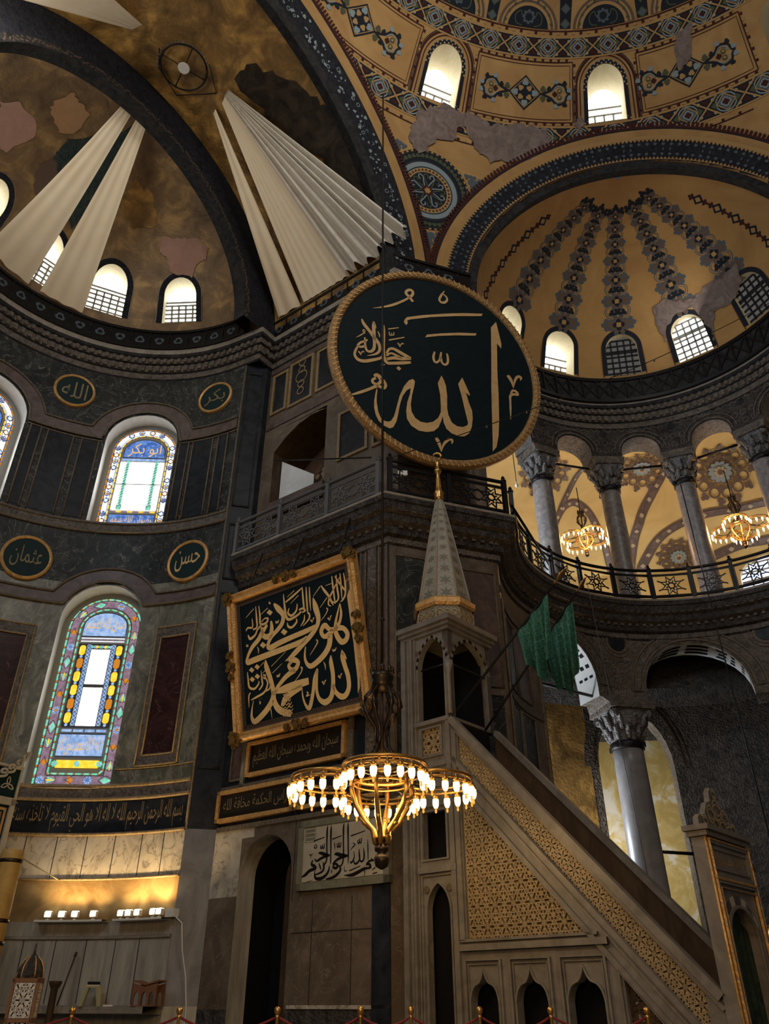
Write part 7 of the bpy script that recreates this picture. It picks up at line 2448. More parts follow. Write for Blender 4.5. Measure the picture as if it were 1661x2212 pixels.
# --- canopy: four arched faces on posts
mb = MB()
def kiosk(Wf, w0, w1, h0, h1):
    c0, c1 = w0 + 0.09, w1 - 0.09
    c0 = c0 + 0.0
    hole = ogee(c0, c1, 6.16, 7.26, 7.86, 10)
    plate(mb, Wf, [(w0, 6.1), (w1, 6.1), (w1, 8.0), (w0, 8.0)], [hole], h0, h1)
    return hole
holeS = ogee(-0.80, -0.07, 6.16, 7.28, 7.87, 10)
plate(mb, WS_, [(-1.2, 6.1), (0.0, 6.1), (0.0, 8.0), (-1.2, 8.0)], [holeS], -0.14, 0.0)
plate(mb, lambda s, z, h: WS_(s, z, h - 1.4), [(-1.2, 6.1), (0.0, 6.1), (0.0, 8.0), (-1.2, 8.0)], [holeS], 0.0, 0.14)
holeF = ogee(0.13, 1.27, 6.16, 7.28, 7.87, 10)
plate(mb, WFR, [(0.0, 6.1), (1.4, 6.1), (1.4, 8.0), (0.0, 8.0)], [holeF], -0.14, 0.0)
plate(mb, lambda l, z, h: WFR(l, z, h - 1.2), [(0.0, 6.1), (1.4, 6.1), (1.4, 8.0), (0.0, 8.0)], [holeF], 0.0, 0.14)
mb.lathe([(0.055, 6.2), (0.045, 6.5), (0.045, 7.0), (0.07, 7.1), (0.10, 7.26)], WS_(-0.02, 0, 0.0), 12)
mb.build('canopy', 'minbar', pu)
mb = MB()
def voussoirs(Wf, hole, h):
    arc = hole[1:-1]
    n = len(arc)
    for k in range(n - 1):
        (u0, v0), (u1, v1) = arc[k], arc[k + 1]
        uc = (hole[0][0] + hole[-1][0]) / 2
        def outp(u, v, q):
            dx, dy = u - uc, v - 7.2
            l_ = math.hypot(dx, dy) or 1
            return (u + dx / l_ * q, v + dy / l_ * q)
        q = 0.10 if k % 2 else 0.06
        mb.poly([(u0, v0), outp(u0, v0, q), outp(u1, v1, q), (u1, v1)], Wf, h, 0 if k % 2 == 0 else 1)
voussoirs(WS_, holeS, 0.006)
voussoirs(WFR, holeF, 0.006)
voussoirs(lambda s, z, h: WS_(s, z, h - 1.26), holeS, 0.0)
for u in (-0.82, -0.08):
    disc(mb, WS_, u, 7.62, 0.06, 0.008, 2, 14)
for u in (0.16, 1.24):
    disc(mb, WFR, u, 7.62, 0.06, 0.008, 2, 14)
mb.build('voussoir', ['ink', 'minbar', 'purple'], pu)
mb = MB()
for (z0, z1, ex_) in ((7.95, 8.03, 0.05), (8.03, 8.11, 0.10), (8.11, 8.22, 0.15)):
    mb.box(PO, PM, PL_, UPV, -1.2 - ex_ * 0.4, ex_, -ex_, 1.4 + ex_, z0, z1)
mb.build('cornice', 'minbar', pu)
mb = MB()
mb.tube([WS_(-0.75, 7.25, -0.05), WS_(-0.1, 7.25, -0.05)], 0.02, 6)
mb.tube([WFR(0.15, 7.25, -0.05), WFR(1.25, 7.25, -0.05)], 0.02, 6)
mb.build('tie_bar', 'iron', pu)
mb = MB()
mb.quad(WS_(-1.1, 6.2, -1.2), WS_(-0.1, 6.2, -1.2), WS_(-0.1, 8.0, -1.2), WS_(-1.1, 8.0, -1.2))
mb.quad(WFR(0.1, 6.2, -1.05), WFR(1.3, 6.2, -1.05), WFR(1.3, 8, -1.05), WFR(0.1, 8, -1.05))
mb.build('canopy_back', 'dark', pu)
# --- drum and spire
SA = PO - PM * 0.6 + PL_ * 0.7
rot0 = math.atan2(PM.y, PM.x) + PI / 8
def octring(r, z):
    return [SA + Vector((r * cos(rot0 + PI / 4 * k), r * sin(rot0 + PI / 4 * k), z)) for k in range(8)]
mb = MB()
def oct_stack(prof, mi=0):
    rs = [[mb.add(p) for p in octring(r, z)] for r, z in prof]
    for a, b in zip(rs, rs[1:]):
        for k in range(8):
            mb.face((a[k], a[(k + 1) % 8], b[(k + 1) % 8], b[k]), mi)
    mb.face(rs[-1], mi)
oct_stack([(0.60, 8.22), (0.62, 8.66)])
o = mb.build('drum', 'spire', pu)
mb = MB()
Rg = octring(0.625, 0)
for k in range(8):
    a, b = Rg[k], Rg[(k + 1) % 8]
    ex_ = (b - a)
    wd = ex_.length
    Wd = planeW(a + Vector((0, 0, 8.22)), ex_, UPV)
    if (Wd(0, 0, 1) - Wd(0, 0, 0)).dot(a - SA) < 0:
        Wd = (lambda W0: (lambda u, v, h: W0(u, v, -h)))(Wd)
    for q in range(3):
        c = wd * (q + 0.5) / 3
        for j in range(6):
            t = PI / 3 * j
            ribbon(mb, Wd, [(c, 0.22), (c + 0.1 * cos(t), 0.22 + 0.1 * sin(t)), (c + 0.12 * cos(t + 0.9), 0.22 + 0.12 * sin(t + 0.9))], 0.016, 0.0, 0, False, 1, 0.015)
        frame_line(mb, Wd, [(c + 0.115 * cos(PI / 6 + PI / 3 * j), 0.22 + 0.2 * sin(PI / 6 + PI / 3 * j)) for j in range(6)], 0.016, 0.0, 0.015)
mb.build('drum_tracery', 'minbar_mesh', pu)
mb = MB()
oct_stack([(0.66, 8.64), (0.70, 8.70), (0.70, 8.80), (0.64, 8.86)])
mb.build('gilt_collar', 'gilt', pu)
mb = MB()
zs = frange(8.86, 11.72, 14)
rz = lambda z: 0.516 * max(0.0, 1 - (z - 8.86) / 2.86) ** 0.92 + 0.075
oct_stack([(rz(z), z) for z in zs])
mb.build('spire', 'spire', pu)
mb = MB()
for k in range(8):
    mb.tube([octring(rz(z) * 1.01, z)[k] for z in zs], [0.024 - 0.012 * i / 14 for i in range(15)], 6)
mb.build('spire_rib', 'spire_rib', pu)
mb = MB()
for k in range(8):
    for i in range(10):
        f = i / 10
        z = 8.98 + (11.45 - 8.98) * (1 - (1 - f) ** 1.35)
        P0, P1_ = octring(rz(z), z), octring(rz(z + 0.1), z + 0.1)
        a, b, c2 = P0[k], P0[(k + 1) % 8], P1_[k]
        mid = (a + b) / 2
        ex_ = (b - a).normalized()
        ey = ((P1_[k] + P1_[(k + 1) % 8]) / 2 - mid).normalized()
        nz = ex_.cross(ey)
        if nz.dot(mid - SA) < 0: nz = -nz
        Wd = lambda u, v, h: mid + ex_ * u + ey * v + nz * h
        w = (b - a).length * 0.36
        ngon(mb, Wd, 0, 0, w, 6, 0.008, 0, PI / 2, 1.0, w * 0.36)
        for t in (PI / 6, 5 * PI / 6):
            ribbon(mb, Wd, [(-w * 1.35 * cos(t), -w * 1.35 * sin(t) - w * 0.5), (w * 1.35 * cos(t), w * 1.35 * sin(t) - w * 0.5)], 0.01, 0.004, 1, False, 1)
mb.build('carved_star', ['spire_star', 'spire_rib'], pu)
mb = MB()
mb.lathe([(0.085, 11.66), (0.12, 11.74), (0.10, 11.80), (0.13, 11.86), (0.085, 11.95), (0.07, 12.05), (0.055, 12.3), (0.04, 12.42), (0.085, 12.5), (0.095, 12.55), (0.05, 12.62), (0.035, 12.7), (0.07, 12.76), (0.03, 12.84), (0.02, 12.88)], SA, 16)
cO = SA + Vector((0, 0, 12.98))
mb.tube([cO + Vector((0.10 * sin(t), 0, -0.10 * cos(t))) for t in frange(-0.2, 5.0, 16)], [0.012 + 0.022 * sin(PI * k / 16) for k in range(17)], 8)
mb.build('finial', 'brass', pu)
# --- portal at the foot of the stairs
mb = MB()
pd = arch_outline(0.12, 1.12, 0.45, 2.25, 2.66, 16)
WPO = lambda l, z, h: WFR(l, z, 4.16 + h)
plate(mb, WPO, [(-0.05, 0.45), (1.45, 0.45), (1.45, 3.5), (-0.05, 3.5)], [pd], 0.0, 0.2)
for r_, w, h in ((rectp(0.03, 1.37, 3.02, 3.44), 0.05, 0.03), (rectp(0.10, 1.30, 3.10, 3.36), 0.03, 0.02), (rectp(0.03, 1.37, 0.5, 2.93), 0.06, 0.04)):
    frame_line(mb, WPO, r_, w, 0.2, 0.2 + h)
frame_line(mb, WPO, pd, 0.04, 0.2, 0.23)
for (z0, z1, e) in ((3.5, 3.57, 0.06), (3.57, 3.64, 0.11)):
    mb.box(PO + PM * 4.16, PM, PL_, UPV, -e * 0.6, 0.2 + e, -0.05 - e, 1.45 + e, z0, z1)
mb.build('portal', 'minbar', pu)
mb = MB()
for r_, w in ((rectp(0.0, 1.41, 2.98, 3.47), 0.02), (rectp(0.0, 1.41, 0.5, 2.96), 0.022), (rectp(0.07, 1.33, 0.5, 2.86), 0.014)):
    frame_line(mb, WPO, r_, w, 0.21, 0.245)
mb.tube([WPO(-0.05, 0.5, 0.2), WPO(-0.05, 3.5, 0.2)], 0.018, 6)
mb.build('gilt_line', 'gilt', pu)
mb = MB()
lettering(mb, WPO, 'لا اله الا الله محمد رسول الله', 0.16, 1.24, 3.13, 3.33, 0.205)
mb.build('inscription', 'gilt', pu)
mb = MB()
for k in range(9):
    t = PI * (k + 0.5) / 9
    ribbon(mb, WPO, [(0.62 + 0.52 * cos(t), 2.25 + 0.43 * sin(t)), (0.62 + 0.62 * cos(t), 2.25 + 0.55 * sin(t))], 0.15, 0.205, k % 2, False, 1)
mb.build('voussoir', ['purple', 'tile'], pu)
mb = MB()
for k in range(2):
    pts = [(-0.02, 3.64), (1.42, 3.64), (1.40, 3.76), (1.30, 3.82), (1.16, 3.76), (1.10, 3.88), (0.98, 4.02), (0.84, 4.06), (0.80, 4.20), (0.70, 4.28), (0.60, 4.20), (0.56, 4.06), (0.42, 4.02), (0.30, 3.88), (0.24, 3.76), (0.10, 3.82), (0.0, 3.76)]
plate(mb, WPO, pts, [], 0.06, 0.14, 0)
for x, z, r_ in ((0.7, 3.95, 0.14), (0.44, 3.86, 0.12), (0.96, 3.86, 0.12), (0.2, 3.74, 0.08), (1.2, 3.74, 0.08), (0.7, 4.18, 0.07), (0.58, 3.74, 0.1), (0.82, 3.74, 0.1)):
    ring(mb, WPO, x, z, r_, 0.03, 0.165, 1, 16)
    ribbon(mb, WPO, [(x - r_, z), (x, z + r_ * 0.6), (x + r_, z), (x, z - r_ * 0.6)], 0.02, 0.165, 1, True, 3)
mb.build('crest', ['minbar', 'minbar_mesh'], pu)
mb = MB()
mb.grid(lambda l, z: WPO(l, z, 0.05 + 0.03 * sin(l * 30)), frange(0.12, 1.12, 30), [0.45, 2.7], 0)
mb.build('door_curtain', 'curtain_green', pu)

# ================================================================== FLAGS ON POLES
def flag(label_p, label_f, p0, p1, t0, t1, l0, l1, tip, ph):
    p0, p1 = Vector(p0), Vector(p1)
    root = thing('flag_pole', label_p, 'flag pole', p0)
    mb = MB()
    mb.tube([p0, p1], 0.026, 8)
    mb.build('pole', 'black_paint', root)
    mb = MB()
    d = (p1 - p0).normalized()
    o = p1
    prof = [(0.02, 0.0), (0.05, 0.03), (0.02, 0.06), (0.02, 0.08), (0.09, 0.17), (0.10, 0.22), (0.07, 0.30), (0.02, 0.37), (0.005, 0.44)]
    q = d.to_track_quat('Z', 'Y')
    rings = []
    for r_, z in prof:
        rings.append([mb.add(o + q @ Vector((r_ * cos(2 * PI * k / 14), r_ * 0.35 * sin(2 * PI * k / 14), z))) for k in range(14)])
    for a, b in zip(rings, rings[1:]):
        for k in range(14):
            mb.face((a[k], a[(k + 1) % 14], b[(k + 1) % 14], b[k]), 0, True)
    mb.build('finial', 'brass', root)
    mb = MB()
    side = Vector((d.y, -d.x, 0)).normalized()
    dh = Vector((d.x, d.y, 0)).normalized()
    def f(u, v):
        top = p0.lerp(p1, t0 + (t1 - t0) * u) - Vector((0, 0, 0.03))
        ln = l0 + (l1 - l0) * u + tip * max(0, 1 - abs(u - 0.55) / 0.45)
        fold = 0.13 * sin(u * 2 * PI * 2.4 + ph + 0.9 * v) * (0.2 + v)
        drift = 0.16 * v * (1 - u) - 0.05 * v * u
        return top + Vector((0, 0, -ln * v)) + side * fold + dh * drift
    mb.grid(f, frange(0, 1, 48), frange(0, 1, 30), 0)
    rows, cols = 11, 10
    for i in range(rows):
        for j in range(cols):
            u, v = (j + 0.5 + 0.25 * (i % 2)) / (cols + 0.5), (i + 0.5) / rows
            for s in (1, -1):
                Wl = lambda a, b, h, s=s: f(a, b) + side * s * 0.006
                ribbon(mb, Wl, [(u - 0.03, v - 0.022), (u + 0.03, v - 0.022), (u + 0.03, v + 0.016), (u - 0.012, v + 0.016)], 0.014, 0, 1, False, 1)
    tag(mb.build('flag', ['flag', 'flag_dark']), label_f, 'flag')


flag('dark flag pole leaning out from the pulpit canopy, the longer of the pair', 'green brocade flag drooping from the longer pole, nearer the spire', (1.36, 14.32, 6.2), (3.26, 13.2, 8.33), 0.62, 0.93, 0.72, 1.20, 0.42, 0.4)
flag('dark flag pole leaning out behind the first from the pulpit stair', 'green brocade flag drooping from the hindmost pole, over the white arch', (1.95, 14.85, 6.0), (3.94, 14.2, 8.66), 0.62, 0.95, 0.95, 1.40, 0.35, 2.0)


# ================================================================== CHANDELIERS
def quatre(t, ro=0.78, rl=0.60):
    """outline of the four lobed lamp ring"""
    best = 0
    for k in range(4):
        c = (ro * cos(k * PI / 2), ro * sin(k * PI / 2))
        b = c[0] * cos(t) + c[1] * sin(t)
        q = b * b - (ro * ro - rl * rl)
        if q >= 0:
            best = max(best, b + math.sqrt(q))
    return best


def chandelier(label, n_l, far=False, cable=6.0, rz=0.0):
    """local frame: z = 0 at the lamp ring"""
    root = thing('chandelier', label, 'chandelier', (0, 0, 0), None, rz)
    tube_n = 6 if far else 8
    mb = MB()
    for dz, r_ in ((0.10, 0.030), (0.02, 0.022)):
        mb.tube([Vector((quatre(t) * cos(t), quatre(t) * sin(t), dz)) for t in frange(0, 2 * PI, 96)], r_, tube_n, 0)
    for k in range(4):
        c = Vector((0.80 * cos(k * PI / 2), 0.80 * sin(k * PI / 2), 0.06))
        mb.tube([c + Vector((0.36 * cos(t), 0.36 * sin(t), 0)) for t in frange(0, 2 * PI, 28)], 0.022, tube_n, 1)
        d = Vector((cos(k * PI / 2), sin(k * PI / 2), 0))
        e = Vector((-d.y, d.x, 0))
        for s in (1, -1):
            mb.tube([d * 0.46 + e * s * 0.08 + Vector((0, 0, 0.08)), d * 0.56 + e * s * 0.2 + Vector((0, 0, 0.10)), d * 0.70 + e * s * 0.40 + Vector((0, 0, 0.08)), d * 0.82 + e * s * 0.56 + Vector((0, 0, 0.06))], 0.02, tube_n, 1)
            mb.tube([d * 1.14 + e * s * 0.1 + Vector((0, 0, 0.06)), d * 1.36 + e * s * 0.1 + Vector((0, 0, 0.06))], 0.015, tube_n, 0)
    mb.build('lamp_ring', ['brass', 'bronze'], root, True)
    mb = MB()
    mb.tube([Vector((0.48 * cos(t), 0.48 * sin(t), 0.13)) for t in frange(0, 2 * PI, 40)], 0.042, tube_n)
    mb.tube([Vector((0.43 * cos(t), 0.43 * sin(t), 0.02)) for t in frange(0, 2 * PI, 40)], 0.016, tube_n)
    for k in range(6):
        t = 2 * PI * k / 6 + 0.3
        d = Vector((cos(t), sin(t), 0))
        mb.tube([d * r_ + Vector((0, 0, z)) for r_, z in ((0.48, 0.13), (0.485, -0.08), (0.42, -0.30), (0.28, -0.52), (0.15, -0.64), (0.12, -0.74), (0.10, -0.84))], [0.034, 0.036, 0.038, 0.04, 0.042, 0.044, 0.036], tube_n)
        mb.tube([d * r_ + Vector((0, 0, z)) for r_, z in ((0.16, -0.62), (0.28, -0.56), (0.34, -0.48), (0.30, -0.42), (0.26, -0.46))], [0.03, 0.032, 0.026, 0.018, 0.01], tube_n)
    mb.build('basket', 'brass', root, True)
    mb = MB()
    mb.lathe([(0.02, -1.18), (0.09, -1.14), (0.115, -1.06), (0.11, -1.02), (0.10, -1.0), (0.06, -0.96), (0.105, -0.93), (0.11, -0.88), (0.06, -0.84), (0.05, -0.80), (0.10, -0.76), (0.02, -0.7)], (0, 0, 0), 20)
    mb.build('finial', 'bronze', root, True)
    mb = MB()
    for k in range(6):
        t = 2 * PI * k / 6
        d = Vector((cos(t), sin(t), 0))
        e = Vector((-d.y, d.x, 0))
        P = [(0.44, 0.14), (0.30, 0.26), (0.24, 0.36), (0.22, 0.45), (0.12, 0.55), (0.08, 0.72), (0.10, 0.90), (0.22, 1.08), (0.30, 1.24), (0.27, 1.40), (0.17, 1.52), (0.13, 1.62)]
        mb.tube([d * r_ + Vector((0, 0, z)) for r_, z in P], [0.026, 0.028, 0.03, 0.034, 0.038, 0.036, 0.034, 0.038, 0.042, 0.038, 0.03, 0.026], tube_n)
        mb.tube([d * r_ + Vector((0, 0, z)) for r_, z in ((0.24, 0.40), (0.33, 0.44), (0.34, 0.36), (0.28, 0.34))], [0.022, 0.02, 0.016, 0.01], tube_n)
        mb.tube([d * r_ + Vector((0, 0, z)) for r_, z in ((0.26, 1.10), (0.18, 1.16), (0.14, 1.28), (0.19, 1.36), (0.23, 1.28))], [0.02, 0.02, 0.018, 0.014, 0.01], tube_n)
    mb.lathe([(0.06, 1.48), (0.16, 1.55), (0.19, 1.60), (0.17, 1.66), (0.20, 1.72), (0.19, 1.80), (0.10, 1.84), (0.03, 1.86)], (0, 0, 0), 20)
    for k in range(8):
        t = 2 * PI * k / 8
        mb.lathe([(0.005, 1.78), (0.035, 1.82), (0.03, 1.90), (0.004, 1.94)], (0.17 * cos(t), 0.17 * sin(t), 0), 8)
    mb.tube([Vector((0, 0, 0.1)), Vector((0, 0, 1.86))], 0.025, 6)
    mb.build('crown', 'bronze', root, True)
    mb = MB()
    mb.tube([Vector((0, 0, 1.84)), Vector((0, 0, 1.84 + cable))], 0.026, 6)
    mb.lathe([(0.01, 1.84 + min(0.9, cable - 0.2)), (0.05, 1.88 + min(0.9, cable - 0.2)), (0.01, 1.95 + min(0.9, cable - 0.2))], (0, 0, 0), 8)
    mb.build('cable', 'iron', root, True)
    mb = MB()
    mb.lathe([(0.012, -0.34), (0.022, -0.32), (0.022, -0.29), (0.014, -0.275), (0.03, -0.25), (0.055, -0.20), (0.062, -0.14), (0.058, -0.08), (0.04, -0.045), (0.03, -0.03)], (0, 0, 0), 8 if far else 12)
    for q, fc in enumerate(mb.f):
        zc = sum(mb.v[i][2] for i in fc) / len(fc)
        if not -0.23 < zc < -0.09: mb.m[q] = 1
    lamp = mb.build('lamp', ['lamp_far', 'lamp_far'] if far else ['lamp', 'lamp_amber'], root, True)
    mb = MB()
    mb.lathe([(0.042, -0.05), (0.055, -0.035), (0.05, 0.0), (0.025, 0.03), (0.012, 0.07), (0.006, 0.10)], (0, 0, 0), 6 if far else 8)
    cap = mb.build('lamp_cap', 'brass', lamp, True)
    ts, acc = [], []
    N_ = 720
    L_ = 0
    prev = None
    for k in range(N_ + 1):
        t = 2 * PI * k / N_
        p = Vector((quatre(t) * cos(t), quatre(t) * sin(t), 0))
        if prev is not None: L_ += (p - prev).length
        acc.append((L_, p)); prev = p
    i = 0
    for k in range(n_l):
        target = L_ * (k + 0.5) / n_l
        while acc[i][0] < target: i += 1
        p = acc[i][1] * 1.015
        if k == 0:
            o, c = lamp, cap
        else:
            o = lamp.copy(); COL.objects.link(o); o.parent = root
            c = cap.copy(); COL.objects.link(c); c.parent = o
        o.location = p
        o.scale = (0.80, 0.80, 0.80)
    return root


CH = chandelier('large lit quatrefoil chandelier hanging in front of the framed panel and pulpit', 50, False, 17.5, 0.05)
CH.location = (-0.04, 12.0, 4.30)
CH.scale = (0.98, 0.98, 0.98)
light('chandelier_light', 'POINT', (-0.04, 12.0, 3.95), 150, (1.0, 0.60, 0.24), 0.5)
C2 = chandelier('lit gallery chandelier hanging between the gallery columns, nearer the roundel', 34, True, 1.7, 0.3)
C2.location = (7.55, 25.0, 16.35)
C2.scale = (0.66,) * 3
light('gallery_lamp_light', 'POINT', (7.5, 24.5, 16.1), 230, (1.0, 0.52, 0.2), 0.3)
C3 = dup(C2, (12.46, 23.0, 15.6), 0.9, 'lit gallery chandelier above the latticed gallery window at the edge of view', 0.70)
light('gallery_lamp_light', 'POINT', (12.0, 22.5, 15.4), 230, (1.0, 0.52, 0.2), 0.3)
C4 = chandelier('lit chandelier partly seen beside the pulpit doorway at the edge of view', 30, True, 17.0, 0.2)
C4.location = (9.35, 20.0, 2.95)
C4.scale = (0.66,) * 3
light('aisle_lamp_light', 'POINT', (9.3, 19.6, 2.7), 30, (1.0, 0.6, 0.25), 0.3)
# bulb on a cord in the first gallery arch
hb = thing('hanging_bulb', 'small clear bulb hanging on a cord beside the big roundel in the gallery', 'bulb', (4.38, 21.0, 15.95))
mb = MB(); mb.tube([(4.35, 21.0, 19.0), (4.38, 21.0, 16.15)], 0.014, 6); mb.build('cord', 'iron', hb)
mb = MB(); mb.lathe([(0.02, 0.0), (0.055, 0.05), (0.05, 0.1), (0.02, 0.16), (0.02, 0.22)], (4.38, 21.0, 15.95), 10); mb.build('bulb', 'white_plastic', hb)

# ================================================================== SPOT LAMPS ON THE APSE LEDGE
def shelf(label, p0, p1):
    mb = MB()
    sweep(mb, [apse(p, 0, 5.78) for p in frange(p0, p1, 8)], [(0.0, 3.08), (0.30, 3.08), (0.30, 3.12), (0.0, 3.12)], 0, closed_prof=True)
    tag(mb.build('lamp_shelf', 'white_plastic'), label, 'shelf')


shelf('long thin white shelf of spot lamps farther from the corner pilaster', 39.2, 23.0)
shelf('shorter thin white shelf of spot lamps beside the corner pilaster', 20.2, 6.6)
ordn = ['first', 'second', 'third', 'fourth', 'fifth']
i_ = 0
for p, sh, k in ((36.6, 0, 0), (33.4, 0, 1), (30.3, 0, 2), (25.8, 0, 3), (18.8, 1, 0), (16.8, 1, 1), (14.4, 1, 2), (10.0, 1, 3), (8.2, 1, 4)):
    c = apse(p, 3.12, 5.58)
    out_ = (apse(p, 0, 4.58) - apse(p, 0, 5.58))
    root = thing('spot_lamp', '%s lit spot lamp from the candle on the %s white shelf' % (ordn[k], 'longer' if sh == 0 else 'shorter'), 'spot lamp', c, 'spot lamps on the apse ledge')
    mb = MB()
    mb.lathe([(0.05, 0), (0.05, 0.015), (0.015, 0.02), (0.015, 0.06)], c, 10)
    mb.box(c + Vector((0, 0, 0.05)), Vector((-out_.y, out_.x, 0)), out_, UPV, -0.075, 0.075, -0.05, 0.05, 0.0, 0.12)
    mb.build('body', 'white_plastic', root)
    mb = MB()
    mb.box(c + Vector((0, 0, 0.06)), Vector((-out_.y, out_.x, 0)), out_, UPV, -0.062, 0.062, 0.05, 0.056, 0.012, 0.095)
    mb.box(c + Vector((0, 0, 0.17)), Vector((-out_.y, out_.x, 0)), out_, UPV, -0.062, 0.062, -0.04, 0.04, 0.0, 0.006)
    mb.build('lens', 'spot_lens', root)
    light('spot_lamp_light', 'SPOT', c + out_ * 0.12 + Vector((0, 0, 0.2)), 48 if k else 16, (1.0, 0.68, 0.32), 0.05, apse(p, 5.0, 5.8), 130)
jb = thing('junction_box', 'white junction box on the ledge corner with a trailing cable', 'junction box', L(0.62, 5.5, 3.12))
mb = MB()
mb.box(L(0.55, 5.66, 3.12), Vector((ADX, ADY, 0)), Vector((NX, NY, 0)), UPV, -0.13, 0.13, -0.08, 0.08, 0, 0.16)
mb.build('box', 'white_plastic', jb)
mb = MB()
mb.tube([L(0.45, 5.66, 3.14), L(0.3, 5.75, 3.0), L(0.24, 5.8, 2.5), L(0.2, 5.95, 2.0), L(0.12, 6.0, 1.4), L(0.05, 5.9, 0.9)], 0.015, 6)
mb.build('cable', 'white_plastic', jb)

# ================================================================== THINGS ALONG THE APSE LEDGE
# giant candle beside the mihrab
cd = thing('giant_candle', 'giant wax candle with dark bands standing beside the gilded mihrab edge', 'candle', (-6.92, 15.5, 0.45))
mb = MB(); mb.lathe([(0.20, 0), (0.20, 3.4), (0.19, 3.5), (0.08, 3.53)], (-6.92, 15.5, 0.45), 24); mb.build('wax', 'candle', cd)
for z in (1.95, 2.30, 3.28):
    mb = MB(); mb.lathe([(0.204, z), (0.214, z + 0.015), (0.214, z + 0.05), (0.204, z + 0.065)], (-6.92, 15.5, 0.45), 24); mb.build('band', 'bronze', cd)
mb = MB(); mb.tube([(-6.8, 15.6, 3.85), apse(36.5, 3.95, 5.78)], 0.012, 6); mb.build('stay', 'stool', cd)
# mihrab edge
WMI = lambda x, z, h: L(3.6 - h, x, z)
mh = thing('mihrab', 'gilded edge of the mihrab with a scrolled crest and white trefoils', 'mihrab', L(3.6, 2.6, 0.45))
mb = MB()
mb.prism([(1.6, 0.45), (3.18, 0.45), (3.18, 6.18), (1.6, 6.18)], WMI, -0.3, 0.0)
mb.prism([(3.08, 0.45), (3.20, 0.45), (3.20, 5.5), (3.08, 5.5)], WMI, 0.0, 0.06, 1)
mb.prism([(1.6, 5.36), (3.20, 5.36), (3.20, 5.52), (1.6, 5.52)], WMI, 0.0, 0.06, 1)
mb.prism([(3.15, 5.52), (3.20, 5.52), (3.20, 6.2), (3.15, 6.2)], WMI, 0.0, 0.04, 1)
for q, m_ in ((0.0, 2), (0.06, 0), (0.10, 3)):
    mb.prism([(2.4, 1.0), (3.04 - q, 1.0), (3.04 - q, 5.30 - q), (2.4, 5.30 - q)], WMI, 0.0, 0.012 + q * 0.1, m_)
mb.build('side_panel', ['board_green', 'tile', 'gilt', 'marble_gold'], mh)
mb = MB()
mb.prism([(1.6, 6.16), (3.16, 6.16), (3.2, 6.22), (1.6, 6.22)], WMI, -0.05, 0.08)
for x, z, s in ((2.70, 6.0, 0.12), (2.86, 6.12, 0.12), (3.02, 6.26, 0.11), (3.13, 6.42, 0.08), (3.2, 6.53, 0.05)):
    ribbon(mb, WMI, [(x - s * 1.3, z - s), (x - s * 0.4, z - s * 0.7), (x + s * 0.7, z - s * 0.3), (x + s * 0.6, z + s * 0.7), (x - s * 0.2, z + s * 0.7), (x - s * 0.35, z + s * 0.1), (x + s * 0.1, z + s * 0.05)], 0.05, 0.06, 0, False, 5, 0.05)
mb.build('crest', 'tile', mh)
for z, x in ((5.80, 2.92), (5.80, 2.3)):
    mb = MB()
    for k in range(3):
        t = PI / 2 + 2 * PI * k / 3
        ribbon(mb, WMI, [(x, z), (x + 0.09 * cos(t + 0.45), z + 0.09 * sin(t + 0.45)), (x + 0.17 * cos(t), z + 0.17 * sin(t)), (x + 0.09 * cos(t - 0.45), z + 0.09 * sin(t - 0.45))], 0.025, 0.01, 0, True, 4, 0.01)
    mb.build('trefoil', 'tile', mh)
# lantern
lt = thing('lantern', 'wooden lantern with white lattice panels and a small ribbed dome', 'lantern', (-5.13, 13.0, 0.45), None, 0.2)
mb = MB()
X, Y, O = Vector((1, 0, 0)), Vector((0, 1, 0)), Vector((0, 0, 0))
w_ = 0.165
for sx in (-1, 1):
    for sy in (-1, 1):
        mb.box(O, X, Y, UPV, sx * w_ - 0.02, sx * w_ + 0.02, sy * w_ - 0.02, sy * w_ + 0.02, 0, 1.40)
for z in (0.0, 0.42, 0.86, 1.34):
    mb.box(O, X, Y, UPV, -w_ - 0.02, w_ + 0.02, -w_ - 0.02, w_ + 0.02, z, z + 0.05)
mb.build('frame', 'wood_red', lt, True)
for f_ in range(4):
    mb = MB()
    q = f_ * PI / 2
    ex_, ey = Vector((cos(q), sin(q), 0)), UPV
    Wl = planeW(Vector((sin(q), -cos(q), 0)) * (w_ + 0.005) - ex_ * w_, ex_, ey)
    for z0, z1 in ((0.48, 0.85), (0.92, 1.33)):
        star_lattice(mb, Wl, rectp(0.03, 2 * w_ - 0.03, z0, z1), 0.11, 0.018, -0.008, 0.008)
    mb.build('lattice', 'white_plastic', lt, True)
mb = MB()
mb.lathe([(0.14, 0.05), (0.14, 1.33)], (0, 0, 0), 4, 0, False, PI / 4)
mb.build('lining', 'wood_red', lt, True)
mb = MB()
mb.lathe([(0.17, 1.39), (0.175, 1.45), (0.16, 1.53), (0.12, 1.61), (0.06, 1.67), (0.02, 1.70), (0.015, 1.78), (0.005, 1.84)], (0, 0, 0), 12, 0, False)
for k in range(6):
    t = PI / 3 * k
    mb.tube([(1.03 * r_ * cos(t), 1.03 * r_ * sin(t), z) for r_, z in ((0.17, 1.39), (0.175, 1.45), (0.16, 1.53), (0.12, 1.61), (0.06, 1.67))], 0.008, 5, 1)
mb.build('dome', ['stone_dark', 'gilt'], lt, True)
